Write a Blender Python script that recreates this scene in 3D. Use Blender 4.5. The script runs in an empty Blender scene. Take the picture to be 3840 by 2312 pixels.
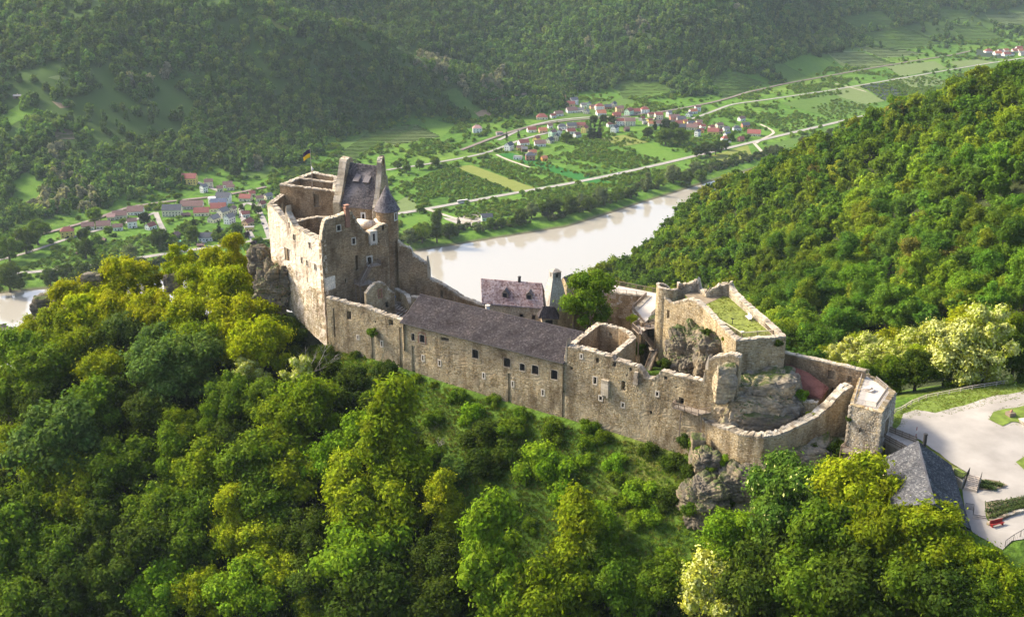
import bpy, bmesh, math, random
import numpy as np
from mathutils import Vector, Matrix, noise as mnoise

# ------------------------------------------------------------------ camera, sky, sun, exposure
scene = bpy.context.scene
COL = scene.collection
CAM_H, PITCH, FPX = 350.0, math.radians(20.0), 4393.0
cam_data = bpy.data.cameras.new('camera')
cam_data.sensor_width = 36.0
cam_data.lens = 36.0 * FPX / 3840.0
cam_data.clip_start = 1.0
cam_data.clip_end = 20000.0
cam = bpy.data.objects.new('camera', cam_data)
cam.location = (0, 0, CAM_H)
cam.rotation_euler = (math.pi / 2 - PITCH, 0, 0)
COL.objects.link(cam)
scene.camera = cam

SUN_ELEV = math.radians(38.0)
SUN_AZ = math.radians(-66.0)          # measured from +Y (view direction), negative = to the left
sun_vec = Vector((math.sin(SUN_AZ) * math.cos(SUN_ELEV), math.cos(SUN_AZ) * math.cos(SUN_ELEV), math.sin(SUN_ELEV)))
world = bpy.data.worlds.new('World')
scene.world = world
world.use_nodes = True
wn = world.node_tree
for n in list(wn.nodes):
 wn.nodes.remove(n)
w_out = wn.nodes.new('ShaderNodeOutputWorld')
w_bg = wn.nodes.new('ShaderNodeBackground')
w_sky = wn.nodes.new('ShaderNodeTexSky')
w_sky.sky_type = 'NISHITA'
w_sky.sun_disc = False
w_sky.sun_elevation = SUN_ELEV
w_sky.sun_rotation = SUN_AZ
w_sky.altitude = 500
w_sky.air_density = 1.0
w_sky.dust_density = 6.0
w_sky.ozone_density = 1.0
w_bg.inputs['Strength'].default_value = 0.15
wn.links.new(w_sky.outputs[0], w_bg.inputs['Color'])
wn.links.new(w_bg.outputs[0], w_out.inputs['Surface'])

sun_data = bpy.data.lights.new('sun', 'SUN')
sun_data.energy = 3.0
sun_data.angle = math.radians(9.0)
sun_data.color = (1.0, 0.89, 0.68)
sun = bpy.data.objects.new('sun', sun_data)
sun.rotation_euler = sun_vec.to_track_quat('Z', 'Y').to_euler()
sun.location = (-300, 300, 900)
COL.objects.link(sun)

scene.view_settings.view_transform = 'Standard'
scene.view_settings.look = 'None'
scene.view_settings.gamma = 1.0
scene.view_settings.use_curve_mapping = False
scene.view_settings.exposure = 1.36
scene.render.engine = 'CYCLES'
cy = scene.cycles
cy.max_bounces = 5
cy.diffuse_bounces = 2
cy.glossy_bounces = 2
cy.transmission_bounces = 3
cy.transparent_max_bounces = 4
cy.volume_bounces = 0
cy.use_denoising = True
try:
 cy.denoiser = 'OPENIMAGEDENOISE'
 cy.denoising_prefilter = 'ACCURATE'
except Exception:
 pass
cy.caustics_reflective = False
cy.caustics_refractive = False

# ------------------------------------------------------------------ where a line of sight of the photograph meets the place
CP, SP = math.cos(PITCH), math.sin(PITCH)
K = 3840.0 / 2465.0


def ray(x, y):
 u = (x - 1920.0) / FPX
 v = (1156.0 - y) / FPX
 return u, CP + v * SP, -SP + v * CP


def at_Y(x, y, Y):
 a, b, c = ray(x, y)
 t = Y / b
 return Vector((a * t, Y, CAM_H + c * t))


def at_z(x, y, z):
 a, b, c = ray(x, y)
 t = (z - CAM_H) / c
 return Vector((a * t, b * t, z))


def to_px(X, Y, Z):
 Z = np.asarray(Z) - CAM_H
 w = np.asarray(Y) * CP - Z * SP
 v = np.asarray(Y) * SP + Z * CP
 return 1920 + FPX * np.asarray(X) / w, 1156 - FPX * v / w


CROPS = {1: (940, 500, 1.854), 2: (1200, 1000, 2.2825), 3: (1750, 980, 2.393), 4: (2350, 1000, 2.283), 5: (2400, 1350, 2.12), 6: (2900, 1250, 1.7457),
   7: (1740, 340, 4.108), 8: (2300, 380, 4.108), 9: (180, 640, 4.565), 10: (580, 620, 4.365), 11: (1480, 700, 5.135), 12: (3300, 0, 4.565)}


def c(k, x, y):
 ox, oy, s = CROPS[k]
 return ox + x / s, oy + y / s


# ------------------------------------------------------------------ small maths
RNG = np.random.default_rng(7)


def vnoise(X, Y, seed=0):
 X = np.asarray(X, float); Y = np.asarray(Y, float)
 xi = np.floor(X).astype(np.int64); yi = np.floor(Y).astype(np.int64)
 xf = X - xi; yf = Y - yi
 xf = xf * xf * (3 - 2 * xf); yf = yf * yf * (3 - 2 * yf)

 def h(a, b):
  n = (a * 374761393 + b * 668265263 + seed * 1442695041) & 0x7fffffff
  n = ((n ^ (n >> 13)) * 1274126177) & 0x7fffffff
  return ((n ^ (n >> 16)) & 0xffff) / 65535.0
 return (h(xi, yi) * (1 - xf) + h(xi + 1, yi) * xf) * (1 - yf) + (h(xi, yi + 1) * (1 - xf) + h(xi + 1, yi + 1) * xf) * yf


def fbm(X, Y, seed=0, octaves=4):
 s = 0.0; a = 0.5
 for o in range(octaves):
  s = s + a * (vnoise(np.asarray(X) * 2 ** o, np.asarray(Y) * 2 ** o, seed + o * 17) - 0.5)
  a *= 0.5
 return s


class TPS:
 """smooth height surface through given points"""
 def __init__(self, pts, smooth=0.0, scale=300.0):
  P = np.array(pts, float)
  self.s = scale
  self.xy = P[:, :2] / scale
  n = len(P)
  A = self.k(self.xy, self.xy) + np.eye(n) * smooth
  Q = np.hstack([np.ones((n, 1)), self.xy])
  M = np.vstack([np.hstack([A, Q]), np.hstack([Q.T, np.zeros((3, 3))])])
  self.w = np.linalg.solve(M, np.concatenate([P[:, 2], np.zeros(3)]))

 @staticmethod
 def k(a, b):
  d2 = ((a[:, None, :] - b[None, :, :]) ** 2).sum(-1)
  return 0.5 * d2 * np.log(d2 + 1e-12)

 def __call__(self, X, Y):
  X = np.asarray(X, float); Y = np.asarray(Y, float)
  sh = X.shape
  q = np.stack([X.ravel(), Y.ravel()], 1) / self.s
  out = np.empty(len(q))
  for i in range(0, len(q), 20000):
   b = q[i:i + 20000]
   out[i:i + 20000] = self.k(b, self.xy) @ self.w[:-3] + self.w[-3] + b @ self.w[-2:]
  return out.reshape(sh)


def in_poly(x, y, poly):
 x = np.asarray(x); y = np.asarray(y)
 ins = np.zeros(x.shape, bool)
 n = len(poly)
 for i in range(n):
  x1, y1 = poly[i]; x2, y2 = poly[(i + 1) % n]
  if y1 == y2:
   continue
  cnd = ((y1 > y) != (y2 > y)) & (x < (x2 - x1) * (y - y1) / (y2 - y1) + x1)
  ins ^= cnd
 return ins


# ------------------------------------------------------------------ mesh building helpers
class MB:
 def __init__(self):
  self.v = []; self.f = []; self.m = []

 def add(self, verts, faces, mat=0):
  o = len(self.v)
  self.v.extend([tuple(p) for p in verts])
  self.f.extend([tuple(i + o for i in f) for f in faces])
  self.m.extend([mat] * len(faces))

 def quad(self, a, b, c_, d, mat=0):
  self.add([a, b, c_, d], [(0, 1, 2, 3)], mat)

 def box(self, cx, cy_, cz, sx, sy, sz, rz=0.0, mat=0):
  """centre, full sizes, turned by rz"""
  co, si = math.cos(rz), math.sin(rz)
  vs = []
  for dz in (-.5, .5):
   for dx, dy in ((-.5, -.5), (.5, -.5), (.5, .5), (-.5, .5)):
    x, y = dx * sx, dy * sy
    vs.append((cx + x * co - y * si, cy_ + x * si + y * co, cz + dz * sz))
  self.add(vs, [(0, 3, 2, 1), (4, 5, 6, 7), (0, 1, 5, 4), (1, 2, 6, 5), (2, 3, 7, 6), (3, 0, 4, 7)], mat)

 def beam(self, a, b, w, h, mat=0):
  """square bar from a to b"""
  a = Vector(a); b = Vector(b)
  d = (b - a)
  if d.length < 1e-6:
   return
  d.normalize()
  up = Vector((0, 0, 1)) if abs(d.z) < 0.95 else Vector((1, 0, 0))
  s = d.cross(up).normalized() * (w / 2)
  t = s.cross(d).normalized() * (h / 2)
  vs = []
  for p in (a, b):
   for q, r in ((-1, -1), (1, -1), (1, 1), (-1, 1)):
    vs.append(p + s * q + t * r)
  self.add(vs, [(0, 1, 2, 3), (7, 6, 5, 4), (0, 4, 5, 1), (1, 5, 6, 2), (2, 6, 7, 3), (3, 7, 4, 0)], mat)

 def tube(self, pts, radii, n=6, mat=0, cap=True):
  rings = []
  pts = [Vector(p) for p in pts]
  for i, p in enumerate(pts):
   d = (pts[min(i + 1, len(pts) - 1)] - pts[max(i - 1, 0)]).normalized()
   up = Vector((0, 0, 1)) if abs(d.z) < 0.9 else Vector((1, 0, 0))
   s = d.cross(up).normalized(); t = s.cross(d)
   rings.append([p + (s * math.cos(2 * math.pi * k / n) + t * math.sin(2 * math.pi * k / n)) * radii[i] for k in range(n)])
  vs = [q for r in rings for q in r]
  fs = []
  for i in range(len(pts) - 1):
   for k in range(n):
    fs.append((i * n + k, i * n + (k + 1) % n, (i + 1) * n + (k + 1) % n, (i + 1) * n + k))
  if cap:
   fs.append(tuple(reversed(range(n))))
   fs.append(tuple((len(pts) - 1) * n + k for k in range(n)))
  self.add(vs, fs, mat)

 def prism(self, poly, z0, z1, mat=0):
  n = len(poly)
  vs = [(p[0], p[1], z0) for p in poly] + [(p[0], p[1], z1) for p in poly]
  fs = [tuple(reversed(range(n))), tuple(range(n, 2 * n))]
  for i in range(n):
   j = (i + 1) % n
   fs.append((i, j, n + j, n + i))
  self.add(vs, fs, mat)

 def mesh(self, name, mats):
  me = bpy.data.meshes.new(name)
  me.from_pydata(self.v, [], self.f)
  for m in (mats if isinstance(mats, (list, tuple)) else [mats]):
   me.materials.append(m)
  if any(self.m):
   me.polygons.foreach_set('material_index', self.m)
  me.update()
  return me

 def build(self, name, mats, parent=None, smooth=False):
  me = self.mesh(name, mats)
  if smooth:
   me.polygons.foreach_set('use_smooth', [True] * len(me.polygons))
  return link(name, me, parent)


def link(name, me, parent=None):
 o = bpy.data.objects.new(name, me)
 COL.objects.link(o)
 if parent is not None:
  o.parent = parent
 return o


def np_mesh(name, V, F, mats, smooth=False, midx=None):
 """V (n,3), F (m,4) or (m,3) arrays"""
 me = bpy.data.meshes.new(name)
 V = np.ascontiguousarray(V, np.float32); F = np.ascontiguousarray(F, np.int32)
 k = F.shape[1]
 me.vertices.add(len(V)); me.vertices.foreach_set('co', V.ravel())
 me.loops.add(F.size); me.loops.foreach_set('vertex_index', F.ravel())
 me.polygons.add(len(F))
 me.polygons.foreach_set('loop_start', np.arange(0, F.size, k, dtype=np.int32))
 if midx is not None:
  me.polygons.foreach_set('material_index', np.ascontiguousarray(midx, np.int32))
 if smooth:
  me.polygons.foreach_set('use_smooth', np.ones(len(F), bool))
 for m in (mats if isinstance(mats, (list, tuple)) else [mats]):
  me.materials.append(m)
 me.update(calc_edges=True)
 me.validate()
 return me


def empty(name, loc=(0, 0, 0), rz=0.0):
 o = bpy.data.objects.new(name, None)
 o.location = loc
 o.rotation_euler = (0, 0, rz)
 o.empty_display_size = 0.5
 COL.objects.link(o)
 return o


def tag(o, label=None, cat=None, group=None, kind=None):
 if label: o['label'] = label
 if cat: o['category'] = cat
 if group: o['group'] = group
 if kind: o['kind'] = kind
 return o


# ------------------------------------------------------------------ materials
def new_mat(name):
 m = bpy.data.materials.new(name)
 m.use_nodes = True
 nt = m.node_tree
 for n in list(nt.nodes):
  nt.nodes.remove(n)
 out = nt.nodes.new('ShaderNodeOutputMaterial')
 b = nt.nodes.new('ShaderNodeBsdfPrincipled')
 nt.links.new(b.outputs[0], out.inputs['Surface'])
 return m, nt, b, out


def N(nt, typ, **kw):
 n = nt.nodes.new(typ)
 for k_, v_ in kw.items():
  setattr(n, k_, v_)
 return n


def ramp(nt, fac, stops):
 r = nt.nodes.new('ShaderNodeValToRGB')
 els = r.color_ramp.elements
 els[0].position = stops[0][0]; els[0].color = (*stops[0][1], 1)
 els[1].position = stops[-1][0]; els[1].color = (*stops[-1][1], 1)
 for p, col in stops[1:-1]:
  e = els.new(p); e.color = (*col, 1)
 nt.links.new(fac, r.inputs['Fac'])
 return r.outputs['Color']


def noise_tex(nt, scale, detail=4, rough=0.55, coord=None, stretch=None):
 t = nt.nodes.new('ShaderNodeTexNoise')
 t.inputs['Scale'].default_value = scale
 t.inputs['Detail'].default_value = detail
 t.inputs['Roughness'].default_value = rough
 if coord is None:
  g = nt.nodes.new('ShaderNodeNewGeometry')
  coord = g.outputs['Position']
 if stretch:
  mp = nt.nodes.new('ShaderNodeMapping')
  mp.inputs['Scale'].default_value = stretch
  nt.links.new(coord, mp.inputs['Vector'])
  coord = mp.outputs['Vector']
 nt.links.new(coord, t.inputs['Vector'])
 return t.outputs['Fac']


def mix(nt, a, b, fac, mode='MIX'):
 m = nt.nodes.new('ShaderNodeMix')
 m.data_type = 'RGBA'
 m.blend_type = mode
 for sock, val in ((m.inputs[6], a), (m.inputs[7], b), (m.inputs[0], fac)):
  if isinstance(val, (int, float)):
   sock.default_value = val
  elif isinstance(val, tuple):
   sock.default_value = (*val, 1)
  else:
   nt.links.new(val, sock)
 return m.outputs[2]


def maprange(nt, val, a, b, c0, d0):
 m = nt.nodes.new('ShaderNodeMapRange')
 m.inputs[1].default_value = a; m.inputs[2].default_value = b
 m.inputs[3].default_value = c0; m.inputs[4].default_value = d0
 nt.links.new(val, m.inputs[0])
 return m.outputs[0]


def simple_mat(name, col, rough=0.8, var=0.25, scale=1.5, bump=0.0, metallic=0.0, spec=0.3, island=0.0):
 m, nt, b, out = new_mat(name)
 f = noise_tex(nt, scale, 5)
 dark = tuple(x * (1 - var) for x in col); lite = tuple(min(1, x * (1 + var)) for x in col)
 colr = ramp(nt, f, [(0.3, dark), (0.7, lite)])
 if island:
  g = N(nt, 'ShaderNodeNewGeometry')
  k_ = maprange(nt, g.outputs['Random Per Island'], 0, 1, 1 - island, 1 + island)
  colr = mix(nt, colr, k_, 1.0, 'MULTIPLY')
 nt.links.new(colr, b.inputs['Base Color'])
 b.inputs['Roughness'].default_value = rough
 b.inputs['Metallic'].default_value = metallic
 b.inputs['Specular IOR Level'].default_value = spec
 if bump:
  bp = N(nt, 'ShaderNodeBump')
  bp.inputs['Strength'].default_value = bump
  bp.inputs['Distance'].default_value = 0.1
  nt.links.new(f, bp.inputs['Height'])
  nt.links.new(bp.outputs[0], b.inputs['Normal'])
 return m


def tint_mat(name, rough=0.8, var=0.2, scale=0.8, spec=0.2, island=0.0):
 """base colour comes from the object's own colour property"""
 m, nt, b, out = new_mat(name)
 oi = N(nt, 'ShaderNodeObjectInfo')
 f = noise_tex(nt, scale, 4)
 k_ = maprange(nt, f, 0.3, 0.7, 1 - var, 1 + var)
 colr = mix(nt, oi.outputs['Color'], k_, 1.0, 'MULTIPLY')
 if island:
  g = N(nt, 'ShaderNodeNewGeometry')
  k2 = maprange(nt, g.outputs['Random Per Island'], 0, 1, 1 - island, 1 + island)
  colr = mix(nt, colr, k2, 1.0, 'MULTIPLY')
 nt.links.new(colr, b.inputs['Base Color'])
 b.inputs['Roughness'].default_value = rough
 b.inputs['Specular IOR Level'].default_value = spec
 return m


def foliage_mat(name, objcol=True, stops=None, transl=0.40, leafvar=0.4, hue=0.0):
 m, nt, b, out = new_mat(name)
 g = N(nt, 'ShaderNodeNewGeometry')
 oi = N(nt, 'ShaderNodeObjectInfo')
 if objcol:
  base = oi.outputs['Color']
  # kind-by-kind shift between individual trees of one species
  rv = maprange(nt, oi.outputs['Random'], 0, 1, 0.85, 1.15)
  base = mix(nt, base, rv, 1.0, 'MULTIPLY')
 else:
  base = ramp(nt, oi.outputs['Random'], stops)
 lv = maprange(nt, g.outputs['Random Per Island'], 0, 1, 1 - leafvar, 1 + leafvar)
 base = mix(nt, base, lv, 1.0, 'MULTIPLY')
 cl = noise_tex(nt, 0.35, 2)
 tin = ramp(nt, cl, [(0.35, (0.86, 0.98, 1.0)), (0.65, (1.12, 1.04, 0.9))])
 base = mix(nt, base, tin, 1.0, 'MULTIPLY')
 nt.links.new(base, b.inputs['Base Color'])
 b.inputs['Roughness'].default_value = 0.7
 b.inputs['Specular IOR Level'].default_value = 0.03
 tr = N(nt, 'ShaderNodeBsdfTranslucent')
 tb = mix(nt, base, (1.15, 1.2, 0.4), 1.0, 'MULTIPLY')
 nt.links.new(tb, tr.inputs['Color'])
 ms = N(nt, 'ShaderNodeMixShader')
 ms.inputs[0].default_value = transl
 nt.links.new(b.outputs[0], ms.inputs[1])
 nt.links.new(tr.outputs[0], ms.inputs[2])
 nt.links.new(ms.outputs[0], out.inputs['Surface'])
 return m


M = {}
M['leaf'] = foliage_mat('leaf_green')
M['blossom'] = simple_mat('blossom_cream', (0.44, 0.46, 0.13), 0.7, 0.15, 2.0, island=0.25)
M['bark'] = simple_mat('bark', (0.09, 0.07, 0.05), 0.9, 0.4, 3.0)
M['dead_wood'] = simple_mat('dead_wood', (0.30, 0.27, 0.22), 0.9, 0.3, 3.0)
# ------------------------------------------------------------------ the shape of the land
def V_Y(x, y, Y):                 # picture point (2465 wide) at a forward distance
 return at_Y(x * K, y * K, Y)


near_pts = [
 # the rock ridge the castle stands on
 (-140, 268, 208), (-128, 272, 219), (-112, 285, 231), (-90, 292, 239), (-66, 294, 243), (-62, 286, 238), (-55, 277, 238), (-46, 263, 242), (-33, 255, 243),
 (-20, 247, 242.5), (0, 233.5, 241.5), (20, 220, 241), (30, 213, 240.5), (37, 207, 240), (43, 196, 239), (52, 194, 240.5), (60, 197, 244), (67, 190, 247),
 (-20, 275, 243), (0, 262, 246), (20, 250, 247), (36, 235, 250), (60, 215, 250), (40, 222, 247),
 (75, 190, 248.5), (72, 205, 250.5), (82, 196, 250.5), (95, 190, 250), (110, 200, 250.5), (125, 215, 251), (90, 175, 248.5), (105, 178, 248), (135, 190, 250), (84, 210, 251), (110, 218, 251.5),
 (84, 224, 249), (100, 232, 249), (66, 232, 244), (50, 245, 240),
 # slope towards the camera
 (-160, 245, 198), (-110, 245, 213), (-70, 245, 222), (-30, 225, 226), (0, 205, 226.5), (25, 192, 230), (50, 178, 230), (62, 172, 243.5), (72, 160, 244.5), (85, 160, 247), (75, 176, 247.5), (100, 158, 246),
 (-180, 200, 168), (-120, 200, 184), (-60, 190, 195), (0, 175, 205), (45, 155, 214), (85, 145, 228), (120, 145, 238),
 (-150, 130, 140), (-50, 120, 150), (40, 110, 180), (110, 100, 205), (-200, 60, 100), (0, 40, 110), (120, 40, 160), (0, -60, 70),
 # back of the ridge, down to the river
 (-180, 300, 205), (-240, 300, 150), (-130, 340, 205), (-70, 350, 205), (-10, 330, 205), (40, 300, 214), (-160, 420, 145), (-60, 430, 145), (20, 400, 160),
 (-160, 560, 62), (-40, 560, 70), (40, 520, 96), (-160, 700, 2), (-40, 720, 4), (-320, 450, 60), (-360, 600, 6), (-330, 300, 90), (-330, 150, 60), (-450, 400, 2), (-500, 700, -12), (-200, 850, -25), (0, 900, -12), (40, 980, -14), (60, 840, 20),
]
for x, y, Y, dz in [(2000, 860, 262, -12), (1950, 770, 345, -10), (1930, 690, 430, -10), (1900, 610, 520, -10), (1750, 620, 600, -9), (1600, 640, 680, -8), (1500, 650, 725, -7),
     (1430, 665, 745, -6), (1650, 520, 800, -19), (1700, 440, 880, -19), (1840, 385, 800, -15), (2000, 500, 610, -9), (2100, 285, 740, -9), (2300, 225, 690, -9), (2465, 165, 650, -9), (2300, 400, 520, -9),
     (2465, 330, 500, -9), (2150, 560, 480, -9), (2350, 600, 400, -9), (2465, 560, 390, -9), (2150, 720, 360, -9), (2350, 750, 315, -9), (2465, 740, 300, -9), (2200, 830, 285, -9), (2450, 820, 270, -8)]:
 p = V_Y(x, y, Y)
 near_pts.append((p.x, p.y, p.z + dz))
near_pts += [(330, 480, 236), (340, 650, 236), (300, 800, 178), (230, 900, 112), (180, 1000, 30), (120, 1080, -10), (300, 1050, 30), (250, 1150, -12), (260, 300, 255), (200, 200, 252), (180, 110, 235), (420, 300, 258), (420, 600, 262), (420, 900, 160), (400, 1150, -5), (420, 60, 255)]
near_surf = TPS(near_pts, 0.0005)


def near_h(X, Y):
 X = np.asarray(X, float); Y = np.asarray(Y, float)
 h = near_surf(X, Y)
 # keep the castle's own ridge quiet, roughen the wooded slopes
 d = np.hypot((X - 10) / 90, (Y - 230) / 55)
 r = np.clip(d - 0.9, 0, 1)
 h = h + r * (9 * fbm(X / 70, Y / 70, 3) + 3.0 * fbm(X / 18, Y / 18, 5)) + 0.5 * fbm(X / 6, Y / 6, 9)
 return h


NX0, NX1, NY0, NY1 = -520.0, 440.0, -60.0, 1180.0
ng_x = np.arange(NX0, NX1 + .1, 4.0); ng_y = np.arange(NY0, NY1 + .1, 4.0)
GX, GY = np.meshgrid(ng_x, ng_y)
near_grid = near_h(GX, GY)


def bil(grid, gx0, gy0, st, X, Y):
 X = np.asarray(X, float); Y = np.asarray(Y, float)
 fx = np.clip((X - gx0) / st, 0, grid.shape[1] - 1.001); fy = np.clip((Y - gy0) / st, 0, grid.shape[0] - 1.001)
 i = fx.astype(int); j = fy.astype(int); a = fx - i; b = fy - j
 return (grid[j, i] * (1 - a) + grid[j, i + 1] * a) * (1 - b) + (grid[j + 1, i] * (1 - a) + grid[j + 1, i + 1] * a) * b


def gnear(X, Y):
 return bil(near_grid, NX0, NY0, 4.0, X, Y)


def hit_near(x, y, lift=0.0, y0=90.0, y1=900.0, step=0.5):
 """first point on the line of sight (source pixels) less than `lift` above the near ground"""
 a, b, c_ = ray(x, y)
 Y = np.arange(y0, y1, step)
 t = Y / b
 X = a * t; Z = CAM_H + c_ * t
 cl = Z - gnear(X, Y) - lift
 idx = np.nonzero(cl <= 0)[0]
 i = idx[0] if len(idx) else int(np.argmin(cl[: int((420 - y0) / step)]))
 return Vector((X[i], Y[i], Z[i]))


# far side of the river: bank line, plain, hills
BANK = [(-3400, -720), (-1400, 455), (-464, 1002), (-97, 1130), (60, 1220), (229, 1405), (520, 1700), (1200, 2350), (2600, 3700)]


def bank_dist(X, Y):
 """signed distance to the bank line, positive on the far (land) side"""
 X = np.asarray(X, float); Y = np.asarray(Y, float)
 best = np.full(X.shape, 1e9); sgn = np.ones(X.shape)
 for (x1, y1), (x2, y2) in zip(BANK[:-1], BANK[1:]):
  dx, dy = x2 - x1, y2 - y1
  L2 = dx * dx + dy * dy
  t = np.clip(((X - x1) * dx + (Y - y1) * dy) / L2, 0, 1)
  d = np.hypot(X - x1 - t * dx, Y - y1 - t * dy)
  s = np.sign(dx * (Y - y1) - dy * (X - x1))
  upd = d < best
  best = np.where(upd, d, best); sgn = np.where(upd, s, sgn)
 return best * sgn


PLAIN = 4.0
far_pts = []
# foot of the hills (2465-wide picture points on the plain)
for x, y in [(-250, 640), (0, 590), (150, 545), (300, 510), (420, 470), (560, 440), (640, 425), (760, 418), (900, 405), (1020, 388), (1120, 350), (1200, 325), (1290, 285),
    (1400, 235), (1500, 222), (1600, 240), (1720, 238), (1850, 205), (2000, 165), (2150, 148), (2300, 128), (2465, 108), (2700, 95)]:
 p = at_z(x * K, y * K, PLAIN); far_pts.append((p.x, p.y, PLAIN))
# plain, pushed well under
for x, y in [(-100, 720), (200, 600), (500, 560), (800, 520), (1100, 450), (1350, 400), (1600, 350), (1900, 290), (2200, 230), (2465, 190), (1000, 560), (1500, 440), (2100, 190)]:
 p = at_z(x * K, y * K, PLAIN); far_pts.append((p.x, p.y, PLAIN - 22))
# slopes: picture point and forward distance
for x, y, Y in [(-250, 300, 1420), (0, 480, 1290), (0, 300, 1440), (0, 150, 1580), (0, 0, 1740), (180, 400, 1370), (200, 200, 1550), (200, 0, 1770), (380, 330, 1500), (400, 150, 1660), (400, 0, 1790),
    (560, 300, 1590), (560, 120, 1740), (560, 0, 1800), (700, 330, 1600), (700, 200, 1720), (700, 75, 1800), (850, 320, 1680), (850, 180, 1780), (880, 103, 1820), (1000, 320, 1720), (1000, 152, 1850), (1000, 240, 1790),
    (1120, 280, 1800), (1150, 200, 1880), (1250, 240, 1900), (1250, 215, 1910),
    # beyond the first shoulder
    (700, 0, 2150), (860, 0, 2250), (860, 60, 2200), (1000, 60, 2200), (1000, 100, 2130), (1150, 120, 2150), (1300, 180, 2100), (1150, 0, 2350), (1300, 0, 2380), (1300, 90, 2250),
    (1450, 0, 2330), (1450, 110, 2170), (1600, 0, 2330), (1600, 120, 2140), (1750, 0, 2380), (1750, 120, 2200), (1900, 0, 2550), (1900, 100, 2400), (2050, 0, 2750), (2050, 90, 2560),
    (2200, 0, 2950), (2200, 80, 2700), (2350, 0, 3080), (2350, 70, 2860), (2465, 0, 3200), (2465, 50, 3010), (2700, 30, 3200)]:
 p = V_Y(x, y, Y); far_pts.append((p.x, p.y, p.z))
# the gully behind the shoulder
for x, Y, z in [(560, 2000, 120), (700, 1960, 96), (880, 1960, 62), (1000, 1980, 36), (1150, 1990, 14)]:
 p = V_Y(x, 100, Y); far_pts.append((p.x, p.y, z))
far_pts += [(-1100, 2100, 330), (-600, 2300, 330), (-1500, 1500, 300), (0, 2900, 300), (500, 3000, 300), (1000, 3300, 260), (1700, 3800, 240), (-1000, 2800, 380), (300, 3600, 330), (2200, 3400, 120), (-1900, 900, 200), (1200, 2200, -60), (1800, 2900, -60), (-1500, 500, -60)]
far_surf = TPS(far_pts, 0.002, 600.0)


def far_h(X, Y):
 X = np.asarray(X, float); Y = np.asarray(Y, float)
 h0 = far_surf(X, Y)
 w = np.clip((h0 - PLAIN) / 30, 0, 1)
 n = 46 * fbm(X / 230, Y / 230, 21, 3) + 9 * fbm(X / 45, Y / 45, 23, 2)
 h = np.minimum(h0 + w * n, 400.0)
 h = np.maximum(h, PLAIN + 0.3 * fbm(X / 60, Y / 60, 31, 2))
 bd = bank_dist(X, Y)
 return np.where(bd < 14, np.minimum(h, np.where(bd < 0, -4 + (np.clip(bd, -30, 0) + 30) / 30 * 4.0, np.clip(bd, 0, 14) / 14 * 3.7)), h)


FX0, FX1, FY0, FY1, FST = -1900.0, 2300.0, 300.0, 3900.0, 12.0
fg_x = np.arange(FX0, FX1 + .1, FST); fg_y = np.arange(FY0, FY1 + .1, FST)
FGX, FGY = np.meshgrid(fg_x, fg_y)
far_grid = far_h(FGX, FGY)


def gfar(X, Y):
 return bil(far_grid, FX0, FY0, FST, X, Y)


def hit_far(x, y, lift=0.0):
 a, b, c_ = ray(x, y)
 Y = np.arange(850.0, 3850.0, 2.0)
 t = Y / b
 X = a * t; Z = CAM_H + c_ * t
 cl = Z - gfar(X, Y) - lift
 ok = bank_dist(X, Y) > -5
 idx = np.nonzero((cl <= 0) & ok)[0]
 i = idx[0] if len(idx) else len(Y) - 1
 return Vector((X[i], Y[i], Z[i] - lift))


# ------------------------------------------------------------------ ground materials
def ground_mat():
 m, nt, b, out = new_mat('hillside_ground')
 n1 = noise_tex(nt, 0.05, 5)
 n2 = noise_tex(nt, 0.8, 5)
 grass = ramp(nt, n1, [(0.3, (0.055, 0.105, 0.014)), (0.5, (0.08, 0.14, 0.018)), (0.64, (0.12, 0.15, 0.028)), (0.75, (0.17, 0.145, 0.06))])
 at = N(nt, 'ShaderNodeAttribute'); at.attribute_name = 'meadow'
 grass = mix(nt, (0.032, 0.042, 0.014), grass, at.outputs['Fac'])      # leaf litter under the closed wood, kept dark as painted shade between crowns
 k_ = maprange(nt, n2, 0.25, 0.75, 0.55, 1.4)
 colr = mix(nt, grass, k_, 1.0, 'MULTIPLY')
 nt.links.new(colr, b.inputs['Base Color'])
 b.inputs['Roughness'].default_value = 0.95
 b.inputs['Specular IOR Level'].default_value = 0.1
 bp = N(nt, 'ShaderNodeBump'); bp.inputs['Strength'].default_value = 1.0; bp.inputs['Distance'].default_value = 0.6
 nt.links.new(n2, bp.inputs['Height']); nt.links.new(bp.outputs[0], b.inputs['Normal'])
 return m


def valley_mat():
 m, nt, b, out = new_mat('valley_meadow')
 n1 = noise_tex(nt, 0.006, 5)
 n2 = noise_tex(nt, 0.12, 5)
 n3 = noise_tex(nt, 0.9, 2)
 base = ramp(nt, n1, [(0.3, (0.05, 0.105, 0.016)), (0.5, (0.075, 0.15, 0.02)), (0.7, (0.115, 0.175, 0.03))])
 sp = ramp(nt, n2, [(0.35, (0.6, 0.7, 0.6)), (0.6, (1.2, 1.2, 1.1))])
 colr = mix(nt, base, sp, 1.0, 'MULTIPLY')
 colr = mix(nt, colr, maprange(nt, n3, 0.2, 0.8, 0.75, 1.25), 1.0, 'MULTIPLY')
 # wooded slopes have dark litter, plain has meadow
 g = N(nt, 'ShaderNodeNewGeometry'); sx = N(nt, 'ShaderNodeSeparateXYZ')
 nt.links.new(g.outputs['Position'], sx.inputs[0])
 up = maprange(nt, sx.outputs['Z'], 8, 26, 0, 1)
 colr = mix(nt, colr, (0.055, 0.095, 0.022), up)
 low = maprange(nt, sx.outputs['Z'], 0.3, 1.5, 1, 0)
 colr = mix(nt, colr, (0.12, 0.11, 0.07), low)
 nt.links.new(colr, b.inputs['Base Color'])
 b.inputs['Roughness'].default_value = 0.95
 b.inputs['Specular IOR Level'].default_value = 0.05
 return m


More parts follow.
